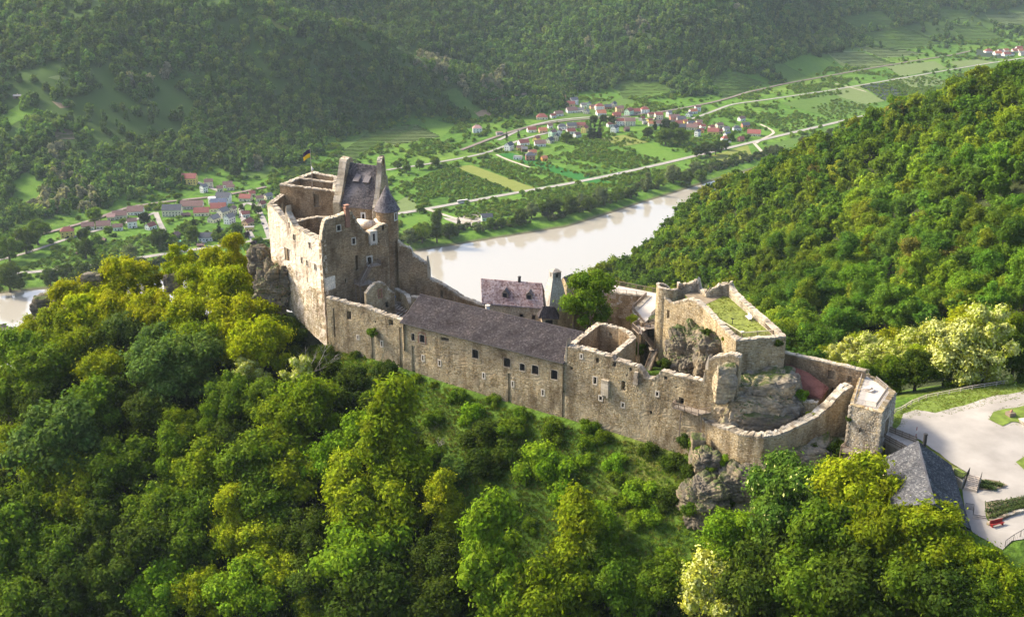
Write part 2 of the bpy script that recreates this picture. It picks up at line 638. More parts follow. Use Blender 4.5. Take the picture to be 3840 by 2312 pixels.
def river_mat():
 m, nt, b, out = new_mat('river_water')
 b.inputs['Base Color'].default_value = (0.32, 0.295, 0.245, 1)
 b.inputs['Roughness'].default_value = 0.07
 b.inputs['IOR'].default_value = 1.5
 b.inputs['Specular IOR Level'].default_value = 0.5
 f1 = noise_tex(nt, 0.25, 4, stretch=(1, 0.45, 1))
 f2 = noise_tex(nt, 0.02, 3)
 ad = N(nt, 'ShaderNodeMath', operation='ADD')
 nt.links.new(f1, ad.inputs[0]); nt.links.new(f2, ad.inputs[1])
 bp = N(nt, 'ShaderNodeBump'); bp.inputs['Strength'].default_value = 0.10; bp.inputs['Distance'].default_value = 1.0
 nt.links.new(ad.outputs[0], bp.inputs['Height']); nt.links.new(bp.outputs[0], b.inputs['Normal'])
 return m


M['ground'] = ground_mat()
M['valley'] = valley_mat()
M['river'] = river_mat()


def grid_faces(nx, ny):
 i = np.arange(nx - 1)[None, :] + nx * np.arange(ny - 1)[:, None]
 i = i.ravel()
 return np.stack([i, i + 1, i + 1 + nx, i + nx], 1)


V = np.stack([GX.ravel(), GY.ravel(), near_grid.ravel()], 1)
F = grid_faces(len(ng_x), len(ng_y))
keep = (near_grid.ravel()[F] > -14).any(1)
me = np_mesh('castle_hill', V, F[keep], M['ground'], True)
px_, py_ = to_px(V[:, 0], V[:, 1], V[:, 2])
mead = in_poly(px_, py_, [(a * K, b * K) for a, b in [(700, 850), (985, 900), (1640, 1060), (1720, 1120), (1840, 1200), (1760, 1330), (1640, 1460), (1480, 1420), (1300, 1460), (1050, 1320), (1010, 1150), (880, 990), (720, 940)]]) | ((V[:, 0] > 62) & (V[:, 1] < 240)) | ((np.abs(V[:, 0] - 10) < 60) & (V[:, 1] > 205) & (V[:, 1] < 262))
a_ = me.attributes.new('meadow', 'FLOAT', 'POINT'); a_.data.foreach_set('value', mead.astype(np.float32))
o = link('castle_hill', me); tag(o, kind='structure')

V = np.stack([FGX.ravel(), FGY.ravel(), far_grid.ravel()], 1)
F = grid_faces(len(fg_x), len(fg_y))
cxy = V[F].mean(1)
keep = bank_dist(cxy[:, 0], cxy[:, 1]) > -45
o = link('valley_ground', np_mesh('valley_ground', V, F[keep], M['valley'], True)); tag(o, kind='structure')

mb = MB()
mb.quad((-1890, 120, 0), (2290, 120, 0), (2290, 3890, 0), (-1890, 3890, 0))
o = mb.build('river_water', M['river']); tag(o, kind='structure')


# ------------------------------------------------------------------ fields, roads, vineyards on the far side
def field_mat(name, a, b_, scale=0.15, rows=None, rowcol=None, ang=0.0):
 m, nt, b, out = new_mat(name)
 f = noise_tex(nt, scale, 5)
 f2 = noise_tex(nt, 1.2, 2)
 colr = ramp(nt, f, [(0.3, a), (0.7, b_)])
 colr = mix(nt, colr, maprange(nt, f2, 0.2, 0.8, 0.75, 1.25), 1.0, 'MULTIPLY')
 nt.links.new(colr, b.inputs['Base Color'])
 b.inputs['Roughness'].default_value = 0.95
 b.inputs['Specular IOR Level'].default_value = 0.05
 return m


M['field_bright'] = field_mat('field_bright', (0.075, 0.15, 0.02), (0.10, 0.18, 0.025))
M['field_deep'] = field_mat('field_deep', (0.022, 0.105, 0.02), (0.03, 0.13, 0.022))
M['field_mid'] = field_mat('field_mid', (0.06, 0.115, 0.02), (0.085, 0.14, 0.03))
M['field_yellow'] = field_mat('field_yellow', (0.14, 0.17, 0.035), (0.17, 0.19, 0.05))
M['field_soil'] = field_mat('field_soil', (0.20, 0.15, 0.095), (0.26, 0.20, 0.13))
M['field_dark'] = field_mat('field_dark', (0.03, 0.045, 0.03), (0.045, 0.06, 0.04))
M['field_pale'] = field_mat('field_pale', (0.11, 0.15, 0.05), (0.13, 0.17, 0.065))
M['vine'] = field_mat('vine', (0.055, 0.09, 0.022), (0.09, 0.12, 0.03), 0.4)
M['asphalt'] = field_mat('road_surface', (0.24, 0.225, 0.205), (0.31, 0.29, 0.26))
M['rail_bed'] = field_mat('rail_bed', (0.16, 0.13, 0.115), (0.22, 0.18, 0.16))
M['track'] = field_mat('gravel_track', (0.36, 0.31, 0.25), (0.44, 0.38, 0.31))

FIELDS = []      # source-pixel polygons that stay free of forest


def patch(corners, mat, name, lift=0.35, n=(14, 14)):
 """four picture points (2465 wide), bilinear sheet draped on the far ground"""
 P = [hit_far(x * K, y * K) for x, y in corners]
 FIELDS.append([(x * K, y * K) for x, y in corners])
 s = np.linspace(0, 1, n[0]); t = np.linspace(0, 1, n[1])
 S, T = np.meshgrid(s, t)
 q = [(1 - S) * (1 - T), S * (1 - T), S * T, (1 - S) * T]
 X = sum(w * p.x for w, p in zip(q, P)); Y = sum(w * p.y for w, p in zip(q, P))
 Z = gfar(X, Y) + lift
 me = np_mesh(name, np.stack([X.ravel(), Y.ravel(), Z.ravel()], 1), grid_faces(*n), mat, True)
 o = link(name, me)
 tag(o, kind='structure')
 return P


def ribbon(pts, w, mat, name, lift=0.5, far=True, closed=False):
 P = [(hit_far(x * K, y * K) if far else hit_near(x * K, y * K)) for x, y in pts]
 # resample
 Q = []
 for a, b in zip(P[:-1], P[1:]):
  n = max(1, int((b - a).length / 14))
  for i in range(n):
   Q.append(a.lerp(b, i / n))
 Q.append(P[-1])
 XY = np.array([(p.x, p.y) for p in Q])
 for _ in range(3):
  XY[1:-1] = (XY[:-2] + 2 * XY[1:-1] + XY[2:]) / 4
 d = np.gradient(XY, axis=0); d /= np.linalg.norm(d, axis=1)[:, None] + 1e-9
 nrm = np.stack([-d[:, 1], d[:, 0]], 1)
 L = XY + nrm * w / 2; R = XY - nrm * w / 2
 g = gfar if far else gnear
 zl = np.maximum(np.maximum(g(L[:, 0], L[:, 1]), g(R[:, 0], R[:, 1])), g(XY[:, 0], XY[:, 1])) + lift
 V = np.concatenate([np.c_[L, zl], np.c_[R, zl]]); k = len(XY)
 i = np.arange(k - 1)
 F = np.stack([i + k, i + k + 1, i + 1, i], 1)
 o = link(name, np_mesh(name, V, F, mat, True)); tag(o, kind='structure')
 return XY, zl


ROADS = [
 ('main_road', 8.5, 'asphalt', [(940, 518), (1010, 508), (1060, 498), (1110, 489), (1250, 464), (1380, 441), (1500, 416), (1600, 394), (1700, 370), (1800, 346), (1900, 322), (2000, 299), (2100, 275), (2200, 250), (2330, 215), (2465, 182)]),
 ('main_road', 8.0, 'asphalt', [(-60, 668), (30, 661), (130, 652), (240, 640), (330, 622), (400, 612), (500, 598), (560, 588), (640, 578), (740, 562), (850, 538), (945, 517)]),
 ('village_road', 5.5, 'asphalt', [(-40, 636), (0, 627), (70, 610), (140, 583), (175, 566), (240, 556), (330, 530), (375, 512)]),
 ('village_road', 5.5, 'asphalt', [(375, 512), (382, 535), (395, 557)]),
 ('village_road', 6.0, 'asphalt', [(610, 580), (592, 545), (580, 515), (578, 488), (600, 484), (620, 500), (634, 530), (645, 560), (650, 575)]),
 ('village_road', 5.5, 'asphalt', [(405, 409), (440, 425), (480, 440), (515, 450), (530, 462)]),
 ('valley_road', 6.0, 'asphalt', [(930, 410), (1000, 401), (1060, 391), (1110, 382), (1160, 373), (1205, 357), (1250, 338), (1290, 327), (1340, 316), (1400, 306)]),
 ('valley_road', 6.0, 'asphalt', [(1200, 338), (1260, 309), (1320, 292), (1400, 284), (1440, 281), (1530, 285), (1650, 292), (1700, 275), (1760, 252), (1850, 240), (2000, 218), (2130, 196), (2250, 175), (2350, 158), (2420, 147), (2500, 135)]),
 ('railway', 6.0, 'rail_bed', [(1110, 363), (1190, 332), (1240, 315), (1300, 300), (1380, 290), (1470, 285), (1600, 270), (1720, 247), (1800, 224), (1880, 205), (1990, 185), (2100, 165), (2200, 148), (2300, 133), (2340, 123)]),
 ('railway', 6.0, 'rail_bed', [(-30, 590), (80, 572), (200, 540), (300, 503), (365, 490), (480, 480), (560, 470), (640, 452)]),
 ('farm_track', 4.0, 'track', [(1195, 373), (1215, 385), (1240, 392), (1275, 404)]),
 ('farm_track', 4.0, 'track', [(1820, 346), (1842, 330), (1875, 322), (1830, 300)]),
 ('farm_track', 4.5, 'track', [(1815, 345), (1830, 362), (1845, 376)]),
 ('farm_track', 5.0, 'track', [(1030, 505), (1050, 510), (1085, 525), (1110, 535), (1140, 535)]),
 ('farm_track', 3.0, 'track', [(2010, 202), (2050, 212), (2085, 222)]),
]
ROAD_XY = []
for nm, w, mt, pts in ROADS:
 ROAD_XY.append(ribbon(pts, w, M[mt], nm, lift=0.55 if nm != 'railway' else 1.2)[0])

for cs, mt, nm in [
 ([(965, 528), (1030, 515), (1100, 545), (975, 582)], 'field_bright', 'green_field'),
 ([(945, 492), (985, 470), (1012, 506), (960, 515)], 'field_pale', 'vine_field'),
 ([(1195, 372), (1230, 368), (1490, 445), (1410, 440)], 'field_deep', 'crop_field'),
 ([(1095, 402), (1135, 398), (1300, 458), (1245, 464)], 'field_yellow', 'hay_field'),
 ([(1500, 355), (1560, 345), (1660, 385), (1600, 392)], 'field_bright', 'green_field'),
 ([(1440, 335), (1500, 325), (1560, 343), (1500, 353)], 'field_yellow', 'hay_field'),
 ([(1800, 350), (1815, 385), (1735, 392), (1700, 378)], 'field_yellow', 'hay_field'),
 ([(1840, 352), (2170, 262), (2230, 258), (1900, 372)], 'field_mid', 'green_field'),
 ([(1830, 315), (1870, 322), (1840, 330), (1815, 332)], 'field_bright', 'green_field'),
 ([(1860, 300), (2000, 275), (2110, 262), (1900, 318)], 'field_bright', 'orchard_field'),
 ([(1880, 250), (1990, 225), (2110, 258), (2010, 285)], 'field_mid', 'orchard_field'),
 ([(1735, 165), (1830, 180), (1870, 195), (1735, 220)], 'field_bright', 'vineyard_field'),
 ([(1710, 200), (1740, 170), (1840, 200), (1750, 240)], 'field_mid', 'vineyard_field'),
 ([(1880, 150), (1950, 125), (2010, 155), (1960, 185)], 'field_bright', 'green_field'),
 ([(1850, 160), (1880, 152), (1960, 186), (1900, 200)], 'field_mid', 'vineyard_field'),
 ([(2070, 205), (2130, 200), (2200, 235), (2130, 243)], 'field_dark', 'ploughed_field'),
 ([(2000, 222), (2065, 207), (2130, 244), (2060, 255)], 'field_pale', 'vine_field'),
 ([(2140, 190), (2230, 180), (2290, 200), (2200, 215)], 'field_pale', 'vine_field'),
 ([(2130, 160), (2250, 148), (2280, 165), (2170, 185)], 'field_pale', 'vine_field'),
 ([(2285, 150), (2350, 143), (2400, 150), (2310, 162)], 'field_pale', 'vine_field'),
 ([(2350, 120), (2400, 128), (2430, 143), (2350, 135)], 'field_dark', 'ploughed_field'),
 ([(2300, 168), (2400, 152), (2465, 160), (2350, 185)], 'field_mid', 'vine_field'),
 ([(1000, 275), (1100, 300), (1060, 335), (1020, 290)], 'field_bright', 'meadow'),
 ([(805, 380), (900, 310), (950, 320), (830, 400)], 'field_mid', 'vineyard_field'),
 ([(900, 320), (1000, 300), (1062, 330), (940, 352)], 'field_pale', 'vineyard_field'),
 ([(815, 345), (880, 320), (1000, 300), (850, 385)], 'field_mid', 'vineyard_field'),
 ([(1060, 222), (1100, 215), (1160, 265), (1140, 278)], 'field_mid', 'meadow'),
 ([(1140, 270), (1170, 265), (1185, 278), (1155, 285)], 'field_soil', 'bare_field'),
 ([(1175, 240), (1260, 225), (1330, 232), (1180, 250)], 'field_soil', 'bare_field'),
 ([(1480, 195), (1560, 190), (1640, 215), (1500, 240)], 'field_mid', 'vineyard_field'),
 ([(1340, 278), (1500, 235), (1530, 245), (1380, 300)], 'field_mid', 'meadow'),
 ([(10, 440), (60, 415), (110, 430), (90, 470)], 'field_bright', 'meadow'),
 ([(10, 475), (95, 440), (100, 480), (20, 500)], 'field_bright', 'meadow'),
 ([(0, 275), (45, 252), (95, 262), (20, 310)], 'field_bright', 'meadow'),
 ([(0, 320), (60, 300), (85, 310), (20, 340)], 'field_mid', 'meadow'),
 ([(115, 190), (145, 183), (170, 190), (150, 200)], 'field_pale', 'bare_field'),
 ([(125, 245), (150, 250), (175, 258), (145, 262)], 'field_soil', 'bare_field'),
 ([(115, 335), (140, 310), (170, 312), (190, 338)], 'field_soil', 'bare_field'),
 ([(410, 185), (440, 170), (530, 172), (500, 196)], 'field_mid', 'vineyard_field'),
 ([(610, 42), (640, 38), (705, 72), (680, 76)], 'field_yellow', 'meadow'),
 ([(870, 102), (930, 105), (1070, 130), (980, 135)], 'field_pale', 'vineyard_field'),
 ([(560, 428), (620, 408), (660, 405), (640, 430)], 'field_mid', 'meadow'),
 ([(2010, 45), (2120, 20), (2160, 60), (2050, 75)], 'field_mid', 'vineyard_field'),
 ([(2060, 80), (2170, 62), (2270, 105), (2150, 125)], 'field_mid', 'vineyard_field'),
 ([(2050, 108), (2170, 120), (2230, 130), (2120, 140)], 'field_pale', 'vineyard_field'),
 ([(1990, 128), (2070, 125), (2170, 158), (2050, 165)], 'field_pale', 'vineyard_field'),
 ([(2250, 15), (2330, 20), (2340, 50), (2260, 40)], 'field_mid', 'vineyard_field'),
 ([(2280, 60), (2360, 60), (2420, 95), (2330, 100)], 'field_mid', 'vineyard_field'),
 ([(2370, 35), (2480, 30), (2480, 60), (2400, 62)], 'field_pale', 'vineyard_field'),
]:
 patch(cs, M[mt], nm)
ORCHARDS = [   # picture polygons (2465 wide) with rows of small fruit trees
 [(945, 455), (1080, 400), (1240, 462), (1010, 503)], [(1140, 395), (1200, 378), (1400, 440), (1300, 458)], [(1250, 395), (1320, 375), (1520, 425), (1470, 440)],
 [(1340, 375), (1420, 350), (1600, 385), (1540, 415)], [(1010, 520), (1100, 500), (1500, 430), (1800, 365), (1690, 430), (1450, 480), (1150, 550), (1090, 525)],
 [(1830, 300), (1990, 262), (2110, 262), (1900, 318)], [(1700, 310), (1850, 290), (1830, 310), (1740, 330)], [(1890, 210), (1990, 200), (2050, 225), (1930, 240)],
 [(2060, 205), (2200, 180), (2290, 200), (2140, 240)], [(180, 610), (320, 570), (480, 590), (250, 640)], [(390, 560), (500, 520), (590, 570), (420, 600)], [(30, 650), (180, 600), (220, 620), (60, 655)],
 [(1560, 330), (1690, 310), (1760, 330), (1640, 360)], [(1320, 330), (1440, 325), (1560, 345), (1400, 360)], [(1560, 310), (1700, 300), (1740, 330), (1600, 345)], [(1870, 290), (2010, 240), (2100, 255), (1900, 310)], [(960, 510), (1020, 505), (1060, 500), (965, 525)], [(2160, 235), (2330, 190), (2440, 180), (2230, 240)],
]

# vine rows along the contour of the terraced slopes
rows = MB()
for cs in [[(805, 380), (900, 310), (1000, 300), (850, 390)], [(900, 320), (1000, 300), (1062, 330), (940, 352)], [(2010, 45), (2120, 20), (2160, 60), (2050, 75)], [(2060, 80), (2170, 62), (2270, 105), (2150, 125)],
     [(2050, 108), (2170, 120), (2230, 130), (2120, 140)], [(1990, 128), (2070, 125), (2170, 158), (2050, 165)], [(2250, 15), (2330, 20), (2340, 50), (2260, 40)], [(2280, 60), (2360, 60), (2420, 95), (2330, 100)],
     [(2370, 35), (2480, 30), (2480, 60), (2400, 62)], [(410, 185), (440, 170), (530, 172), (500, 196)], [(870, 102), (930, 105), (1070, 130), (980, 135)], [(1370, 172), (1430, 170), (1440, 195), (1360, 190)],
     [(660, 400), (800, 395), (900, 410), (700, 440)], [(115, 335), (140, 310), (170, 312), (190, 338)], [(1710, 200), (1740, 170), (1840, 200), (1750, 240)], [(1480, 195), (1560, 190), (1640, 215), (1500, 240)]]:
 yy = [p[1] for p in cs]
 ya = min(yy)
 while ya < max(yy):
  ya += 3.4
  xs = []
  for i in range(4):
   (x1, y1), (x2, y2) = cs[i], cs[(i + 1) % 4]
   if (y1 > ya) != (y2 > ya):
    xs.append(x1 + (x2 - x1) * (ya - y1) / (y2 - y1))
  if len(xs) < 2:
   continue
  n = max(2, int((max(xs) - min(xs)) / 7))
  pr = None
  for i in range(n + 1):
   x = min(xs) + (max(xs) - min(xs)) * i / n
   p = hit_far(x * K, (ya + random.Random(i + int(ya * 7)).uniform(-.25, .25)) * K)
   if pr is not None and (p - pr).length < 60:
    rows.beam(pr + Vector((0, 0, .7)), p + Vector((0, 0, .7)), 1.2, 1.6)
   pr = p
o = rows.build('vine_rows', M['vine']); tag(o, kind='stuff', label='rows of vines along the terraced slopes of the far hills')
# ------------------------------------------------------------------ masonry
def stone_mat(name, stops, core=False, stain=(0.55, 0.5, 0.45)):
 m, nt, b, out = new_mat(name)
 g = N(nt, 'ShaderNodeNewGeometry')
 n1 = noise_tex(nt, 0.22, 5)
 n2 = noise_tex(nt, 3.0, 5)
 n3 = noise_tex(nt, 0.5, 4, stretch=(1, 1, 0.25))
 if core:
  base = ramp(nt, n2, stops)
 else:
  base = ramp(nt, g.outputs['Random Per Island'], stops)
 base = mix(nt, base, ramp(nt, n1, [(0.3, (0.62, 0.58, 0.55)), (0.48, (1, 1, 1)), (0.68, (1.28, 1.22, 1.12))]), 1.0, 'MULTIPLY')
 base = mix(nt, base, ramp(nt, n3, [(0.36, stain), (0.52, (1, 1, 1))]), 0.8, 'MULTIPLY')
 base = mix(nt, base, maprange(nt, n2, 0.25, 0.75, 0.78, 1.2), 1.0, 'MULTIPLY')
 nt.links.new(base, b.inputs['Base Color'])
 b.inputs['Roughness'].default_value = 0.92
 b.inputs['Specular IOR Level'].default_value = 0.15
 bp = N(nt, 'ShaderNodeBump'); bp.inputs['Strength'].default_value = 0.7; bp.inputs['Distance'].default_value = 0.08
 nt.links.new(n2, bp.inputs['Height']); nt.links.new(bp.outputs[0], b.inputs['Normal'])
 return m


M['stone'] = stone_mat('rubble_stone', [(0.0, (0.205, 0.15, 0.08)), (0.25, (0.295, 0.225, 0.12)), (0.5, (0.355, 0.275, 0.15)), (0.72, (0.32, 0.27, 0.185)), (0.88, (0.41, 0.34, 0.215)), (1.0, (0.50, 0.43, 0.31))])
M['stone_grey'] = stone_mat('grey_stone', [(0.0, (0.18, 0.16, 0.13)), (0.4, (0.32, 0.28, 0.22)), (0.7, (0.36, 0.33, 0.28)), (1.0, (0.47, 0.44, 0.38))])
M['stone_brown'] = stone_mat('brown_stone', [(0.0, (0.18, 0.12, 0.07)), (0.4, (0.255, 0.175, 0.10)), (0.75, (0.31, 0.22, 0.13)), (1.0, (0.38, 0.285, 0.18))])
M['mortar'] = stone_mat('mortar', [(0.3, (0.30, 0.24, 0.15)), (0.7, (0.40, 0.335, 0.23))], core=True)
M['mortar_dark'] = stone_mat('old_mortar', [(0.3, (0.22, 0.165, 0.105)), (0.7, (0.31, 0.24, 0.16))], core=True)
M['plaster'] = stone_mat('pale_plaster', [(0.3, (0.56, 0.47, 0.37)), (0.7, (0.72, 0.63, 0.52))], core=True, stain=(0.62, 0.55, 0.48))
M['coping'] = stone_mat('coping_stone', [(0.0, (0.33, 0.28, 0.21)), (0.5, (0.41, 0.355, 0.28)), (1.0, (0.50, 0.44, 0.36))], stain=(0.75, 0.72, 0.66))
M['pale_frame'] = simple_mat('pale_stone_frame', (0.50, 0.44, 0.36), 0.85, 0.15, 3.0)
M['brick_red'] = simple_mat('red_brick', (0.27, 0.14, 0.095), 0.9, 0.3, 4.0, island=0.3)
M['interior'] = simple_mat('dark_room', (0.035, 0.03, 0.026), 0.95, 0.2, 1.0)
M['glass_dark'] = simple_mat('window_glass', (0.03, 0.03, 0.035), 0.15, 0.1, 1.0, spec=0.5)
M['iron'] = simple_mat('black_iron', (0.03, 0.028, 0.027), 0.6, 0.2, 5.0)
M['wood'] = simple_mat('weathered_wood', (0.20, 0.15, 0.11), 0.85, 0.35, 6.0, island=0.3)
M['wood_pale'] = simple_mat('silvery_wood', (0.42, 0.36, 0.30), 0.85, 0.25, 6.0, island=0.2)
M['wood_rail'] = simple_mat('pale_wood_rail', (0.52, 0.44, 0.34), 0.8, 0.2, 4.0)
M['white'] = simple_mat('white_paint', (0.62, 0.59, 0.54), 0.7, 0.06, 1.0)
M['floor_stone'] = simple_mat('paving', (0.42, 0.36, 0.30), 0.9, 0.2, 1.2)
M['earth'] = simple_mat('trodden_earth', (0.21, 0.165, 0.11), 0.95, 0.35, 0.7)
M['gravel'] = simple_mat('pale_gravel', (0.305, 0.28, 0.25), 0.95, 0.2, 0.16, spec=0.1)


def lerp_prof(prof, s):
 ss = [p[0] for p in prof]; zz = [p[1] for p in prof]
 return np.interp(s, ss, zz)


class Wall:
 """free-standing wall along a plan path; the outer face lies to the right of the direction of travel"""
 def __init__(self, path, thick=1.2, closed=False):
  self.P = np.array(path, float)
  if closed:
   self.P = np.vstack([self.P, self.P[:1]])
  self.closed = closed
  seg = np.diff(self.P, axis=0); ln = np.linalg.norm(seg, axis=1)
  self.s = np.concatenate([[0], np.cumsum(ln)])
  self.L = self.s[-1]
  d = seg / ln[:, None]
  n = np.stack([d[:, 1], -d[:, 0]], 1)
  vn = np.zeros_like(self.P)
  for i in range(len(self.P)):
   if i == 0:
    a, b = (n[-1], n[0]) if closed else (n[0], n[0])
   elif i == len(self.P) - 1:
    a, b = (n[-1], n[0]) if closed else (n[-1], n[-1])
   else:
    a, b = n[i - 1], n[i]
   m = a + b; m /= np.linalg.norm(m)
   vn[i] = m / max(0.35, float(m @ b))
  self.vn = vn; self.segn = n
  self.t = thick

 def pos(self, s, off):
  s = np.asarray(s, float)
  x = np.interp(s, self.s, self.P[:, 0]) + np.interp(s, self.s, self.vn[:, 0]) * off
  y = np.interp(s, self.s, self.P[:, 1]) + np.interp(s, self.s, self.vn[:, 1]) * off
  return x, y

 def hit(self, x, y):
  """(s, z) where the line of sight through a source pixel meets the outer face"""
  a, b, c_ = ray(x, y)
  best = None
  for i in range(len(self.P) - 1):
   p, q = self.P[i], self.P[i + 1]
   dx, dy = q - p
   den = a * dy - b * dx
   if abs(den) < 1e-9:
    continue
   t = (p[0] * dy - p[1] * dx) / den
   r = ((a * t - p[0]) * dx + (b * t - p[1]) * dy) / (dx * dx + dy * dy)
   lo = -1e9 if i == 0 and not self.closed else 0
   hi = 1e9 if i == len(self.P) - 2 and not self.closed else 1
   if lo <= r <= hi and t > 0 and (best is None or t < best[0]):
    best = (t, self.s[i] + r * (self.s[i + 1] - self.s[i]), CAM_H + c_ * t)
  if best is None:      # nearest end
   d0 = abs(np.interp(0, [0], [0]))
   return (0.0, 250.0)
  return best[1], best[2]

 def prof(self, k, pts):
  r = [self.hit(*(c(k, *p) if k else (p[0] * K, p[1] * K))) for p in pts]
  return sorted(r, key=lambda q: q[0])

 def build(self, top, base, openings=(), mats=None, parent=None, name='wall', seed=0, jag=0.12, both=False, ds=1.0, rough=0.05):
  """openings: dicts with s, z, w, h (centre, size), kind: 'dark' (room behind), 'groove' (shallow), 'through'"""
  mats = mats or [M['mortar'], M['interior'], M['coping']]
  top = top if isinstance(top, (list, tuple)) else [(0, top), (self.L, top)]
  base = base if isinstance(base, (list, tuple)) else [(0, base), (self.L, base)]
  S = set(np.arange(0, self.L, ds).tolist()) | set(self.s.tolist())
  for p in top:
   if 0 < p[0] < self.L: S.add(p[0])
  zmin = min(p[1] for p in base); zmax = max(p[1] for p in top) + .3
  Z = set(np.arange(zmin, zmax, 1.0).tolist()) | {zmax}
  for o in openings:
   S |= {o['s'] - o['w'] / 2, o['s'] + o['w'] / 2}
   Z |= {o['z'] - o['h'] / 2, o['z'] + o['h'] / 2}
  S = np.array(sorted(q for q in S if -1e-6 <= q <= self.L + 1e-6)); Z = np.array(sorted(Z))
  S = S[np.concatenate([[True], np.diff(S) > 0.02])]; Z = Z[np.concatenate([[True], np.diff(Z) > 0.02])]
  rs = np.random.default_rng(seed + 11)
  tj = lerp_prof(top, S) + (rs.random(len(S)) - 0.4) * jag
  if self.closed:
   tj[-1] = tj[0]
  bj = lerp_prof(base, S)
  self.top_s, self.top_z = S, tj
  self.base = base
  mb = MB()
  ns, nz = len(S), len(Z)

  def face(off, holes, flip, amp):
   zz = np.clip(Z[None, :], bj[:, None], np.maximum(tj, bj)[:, None])
   jit = (rs.random((ns, nz)) - .5) * amp
   if self.closed:
    jit[-1] = jit[0]
   x = np.empty((ns, nz)); y = np.empty((ns, nz))
   for j in range(nz):
    x[:, j], y[:, j] = self.pos(S, off)
   nx = np.interp(S, self.s, self.vn[:, 0]); ny = np.interp(S, self.s, self.vn[:, 1])
   x += nx[:, None] * jit; y += ny[:, None] * jit
   vs = [(x[i, j], y[i, j], zz[i, j]) for i in range(ns) for j in range(nz)]
   fs = []
   for i in range(ns - 1):
    sm = (S[i] + S[i + 1]) / 2
    for j in range(nz - 1):
     if zz[i, j + 1] - zz[i, j] < 1e-4 and zz[i + 1, j + 1] - zz[i + 1, j] < 1e-4:
      continue
     zm = (Z[j] + Z[j + 1]) / 2
     if any(abs(sm - o['s']) < o['w'] / 2 and abs(zm - o['z']) < o['h'] / 2 for o in holes):
      continue
     q = (i * nz + j, (i + 1) * nz + j, (i + 1) * nz + j + 1, i * nz + j + 1)
     fs.append(q if not flip else tuple(reversed(q)))
   mb.add(vs, fs, 0)
  face(0.0, openings, False, rough)
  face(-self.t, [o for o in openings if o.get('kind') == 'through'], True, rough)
  # top and ends
  xf, yf = self.pos(S, 0.0); xb, yb = self.pos(S, -self.t)
  tz = np.maximum(tj, bj)
  vs = [(xf[i], yf[i], tz[i]) for i in range(ns)] + [(xb[i], yb[i], tz[i]) for i in range(ns)]
  mb.add(vs, [(i, i + 1, ns + i + 1, ns + i) for i in range(ns - 1)], 2)
  if not self.closed:
   for i, fl in ((0, True), (ns - 1, False)):
    q = [(xf[i], yf[i], bj[i]), (xb[i], yb[i], bj[i]), (xb[i], yb[i], tz[i]), (xf[i], yf[i], tz[i])]
    mb.add(q, [(0, 1, 2, 3) if not fl else (3, 2, 1, 0)], 0)
  for o in openings:
   dep = {'groove': 0.35, 'through': self.t, 'niche': 0.6}.get(o.get('kind'), min(1.2, self.t * 0.95))
   s0, s1 = max(0, o['s'] - o['w'] / 2), min(self.L, o['s'] + o['w'] / 2)
   z0, z1 = o['z'] - o['h'] / 2, o['z'] + o['h'] / 2
   a = [self.pos(s0, 0), self.pos(s1, 0), self.pos(s0, -dep), self.pos(s1, -dep)]
   f00, f10, f01, f11 = ((*a[0], z0), (*a[1], z0), (*a[0], z1), (*a[1], z1))
   b00, b10, b01, b11 = ((*a[2], z0), (*a[3], z0), (*a[2], z1), (*a[3], z1))
   mb.quad(f00, f10, b10, b00, 0); mb.quad(f01, b01, b11, f11, 0)
   mb.quad(f00, b00, b01, f01, 0); mb.quad(f10, f11, b11, b10, 0)
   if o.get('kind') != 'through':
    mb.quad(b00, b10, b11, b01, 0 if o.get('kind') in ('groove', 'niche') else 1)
  ob = mb.build(name, mats, parent)
  self.openings = list(openings)
  return ob

 def stones(self, parent, mat=None, seed=1, side=1, cw=(0.22, 0.58), ch=(0.14, 0.26), mask=None, zmin=None, name='masonry', proud=(0.02, 0.06)):
  mat = mat or M['stone']
  r = np.random.default_rng(seed)
  z = min(p[1] for p in self.base) if zmin is None else zmin
  zt = float(self.top_z.max())
  off0 = 0.0 if side > 0 else -self.t
  A = []
  while z < zt - 0.12:
   h = r.uniform(*ch)
   n = int(self.L / np.mean(cw)) + 2
   w = r.uniform(cw[0], cw[1], n) * r.choice([0.7, 1, 1, 1.35], n)
   s1 = np.cumsum(w) - r.uniform(0, .5); s0 = s1 - w
   ok = (s0 > 0.02) & (s1 < self.L - 0.02)
   s0, s1 = s0[ok], s1[ok]
   sm = (s0 + s1) / 2
   tz = np.interp(sm, self.top_s, self.top_z); bz = lerp_prof(self.base, sm)
   ok = (z + h < tz + 0.02) & (z > bz - 0.2)
   if side > 0:
    for o in self.openings:
     ok &= ~((s1 > o['s'] - o['w'] / 2 - .03) & (s0 < o['s'] + o['w'] / 2 + .03) & (z + h > o['z'] - o['h'] / 2 - .03) & (z < o['z'] + o['h'] / 2 + .03))
   else:
    for o in self.openings:
     if o.get('kind') == 'through':
      ok &= ~((s1 > o['s'] - o['w'] / 2) & (s0 < o['s'] + o['w'] / 2) & (z + h > o['z'] - o['h'] / 2) & (z < o['z'] + o['h'] / 2))
   if mask is not None:
    ok &= mask(sm, np.full(len(sm), z))
   ok &= r.random(len(sm)) > 0.04
   k = int(ok.sum())
   if k:
    A.append(np.stack([s0[ok], s1[ok], z + r.uniform(-.03, .03, k), np.full(k, h) + r.uniform(-.05, .03, k), r.uniform(*proud, k)], 1))
   z += h
  if not A:
   return None
  A = np.concatenate(A)
  g = 0.02
  s0, s1, z0, z1, p = A[:, 0] + g, A[:, 1] - g, A[:, 2] + g, A[:, 2] + A[:, 3] - g, A[:, 4]
  k = len(A)
  V = np.empty((k, 8, 3))
  ins = np.minimum(0.05, (s1 - s0) * .2)
  jj = lambda: r.uniform(-.03, .03, k)
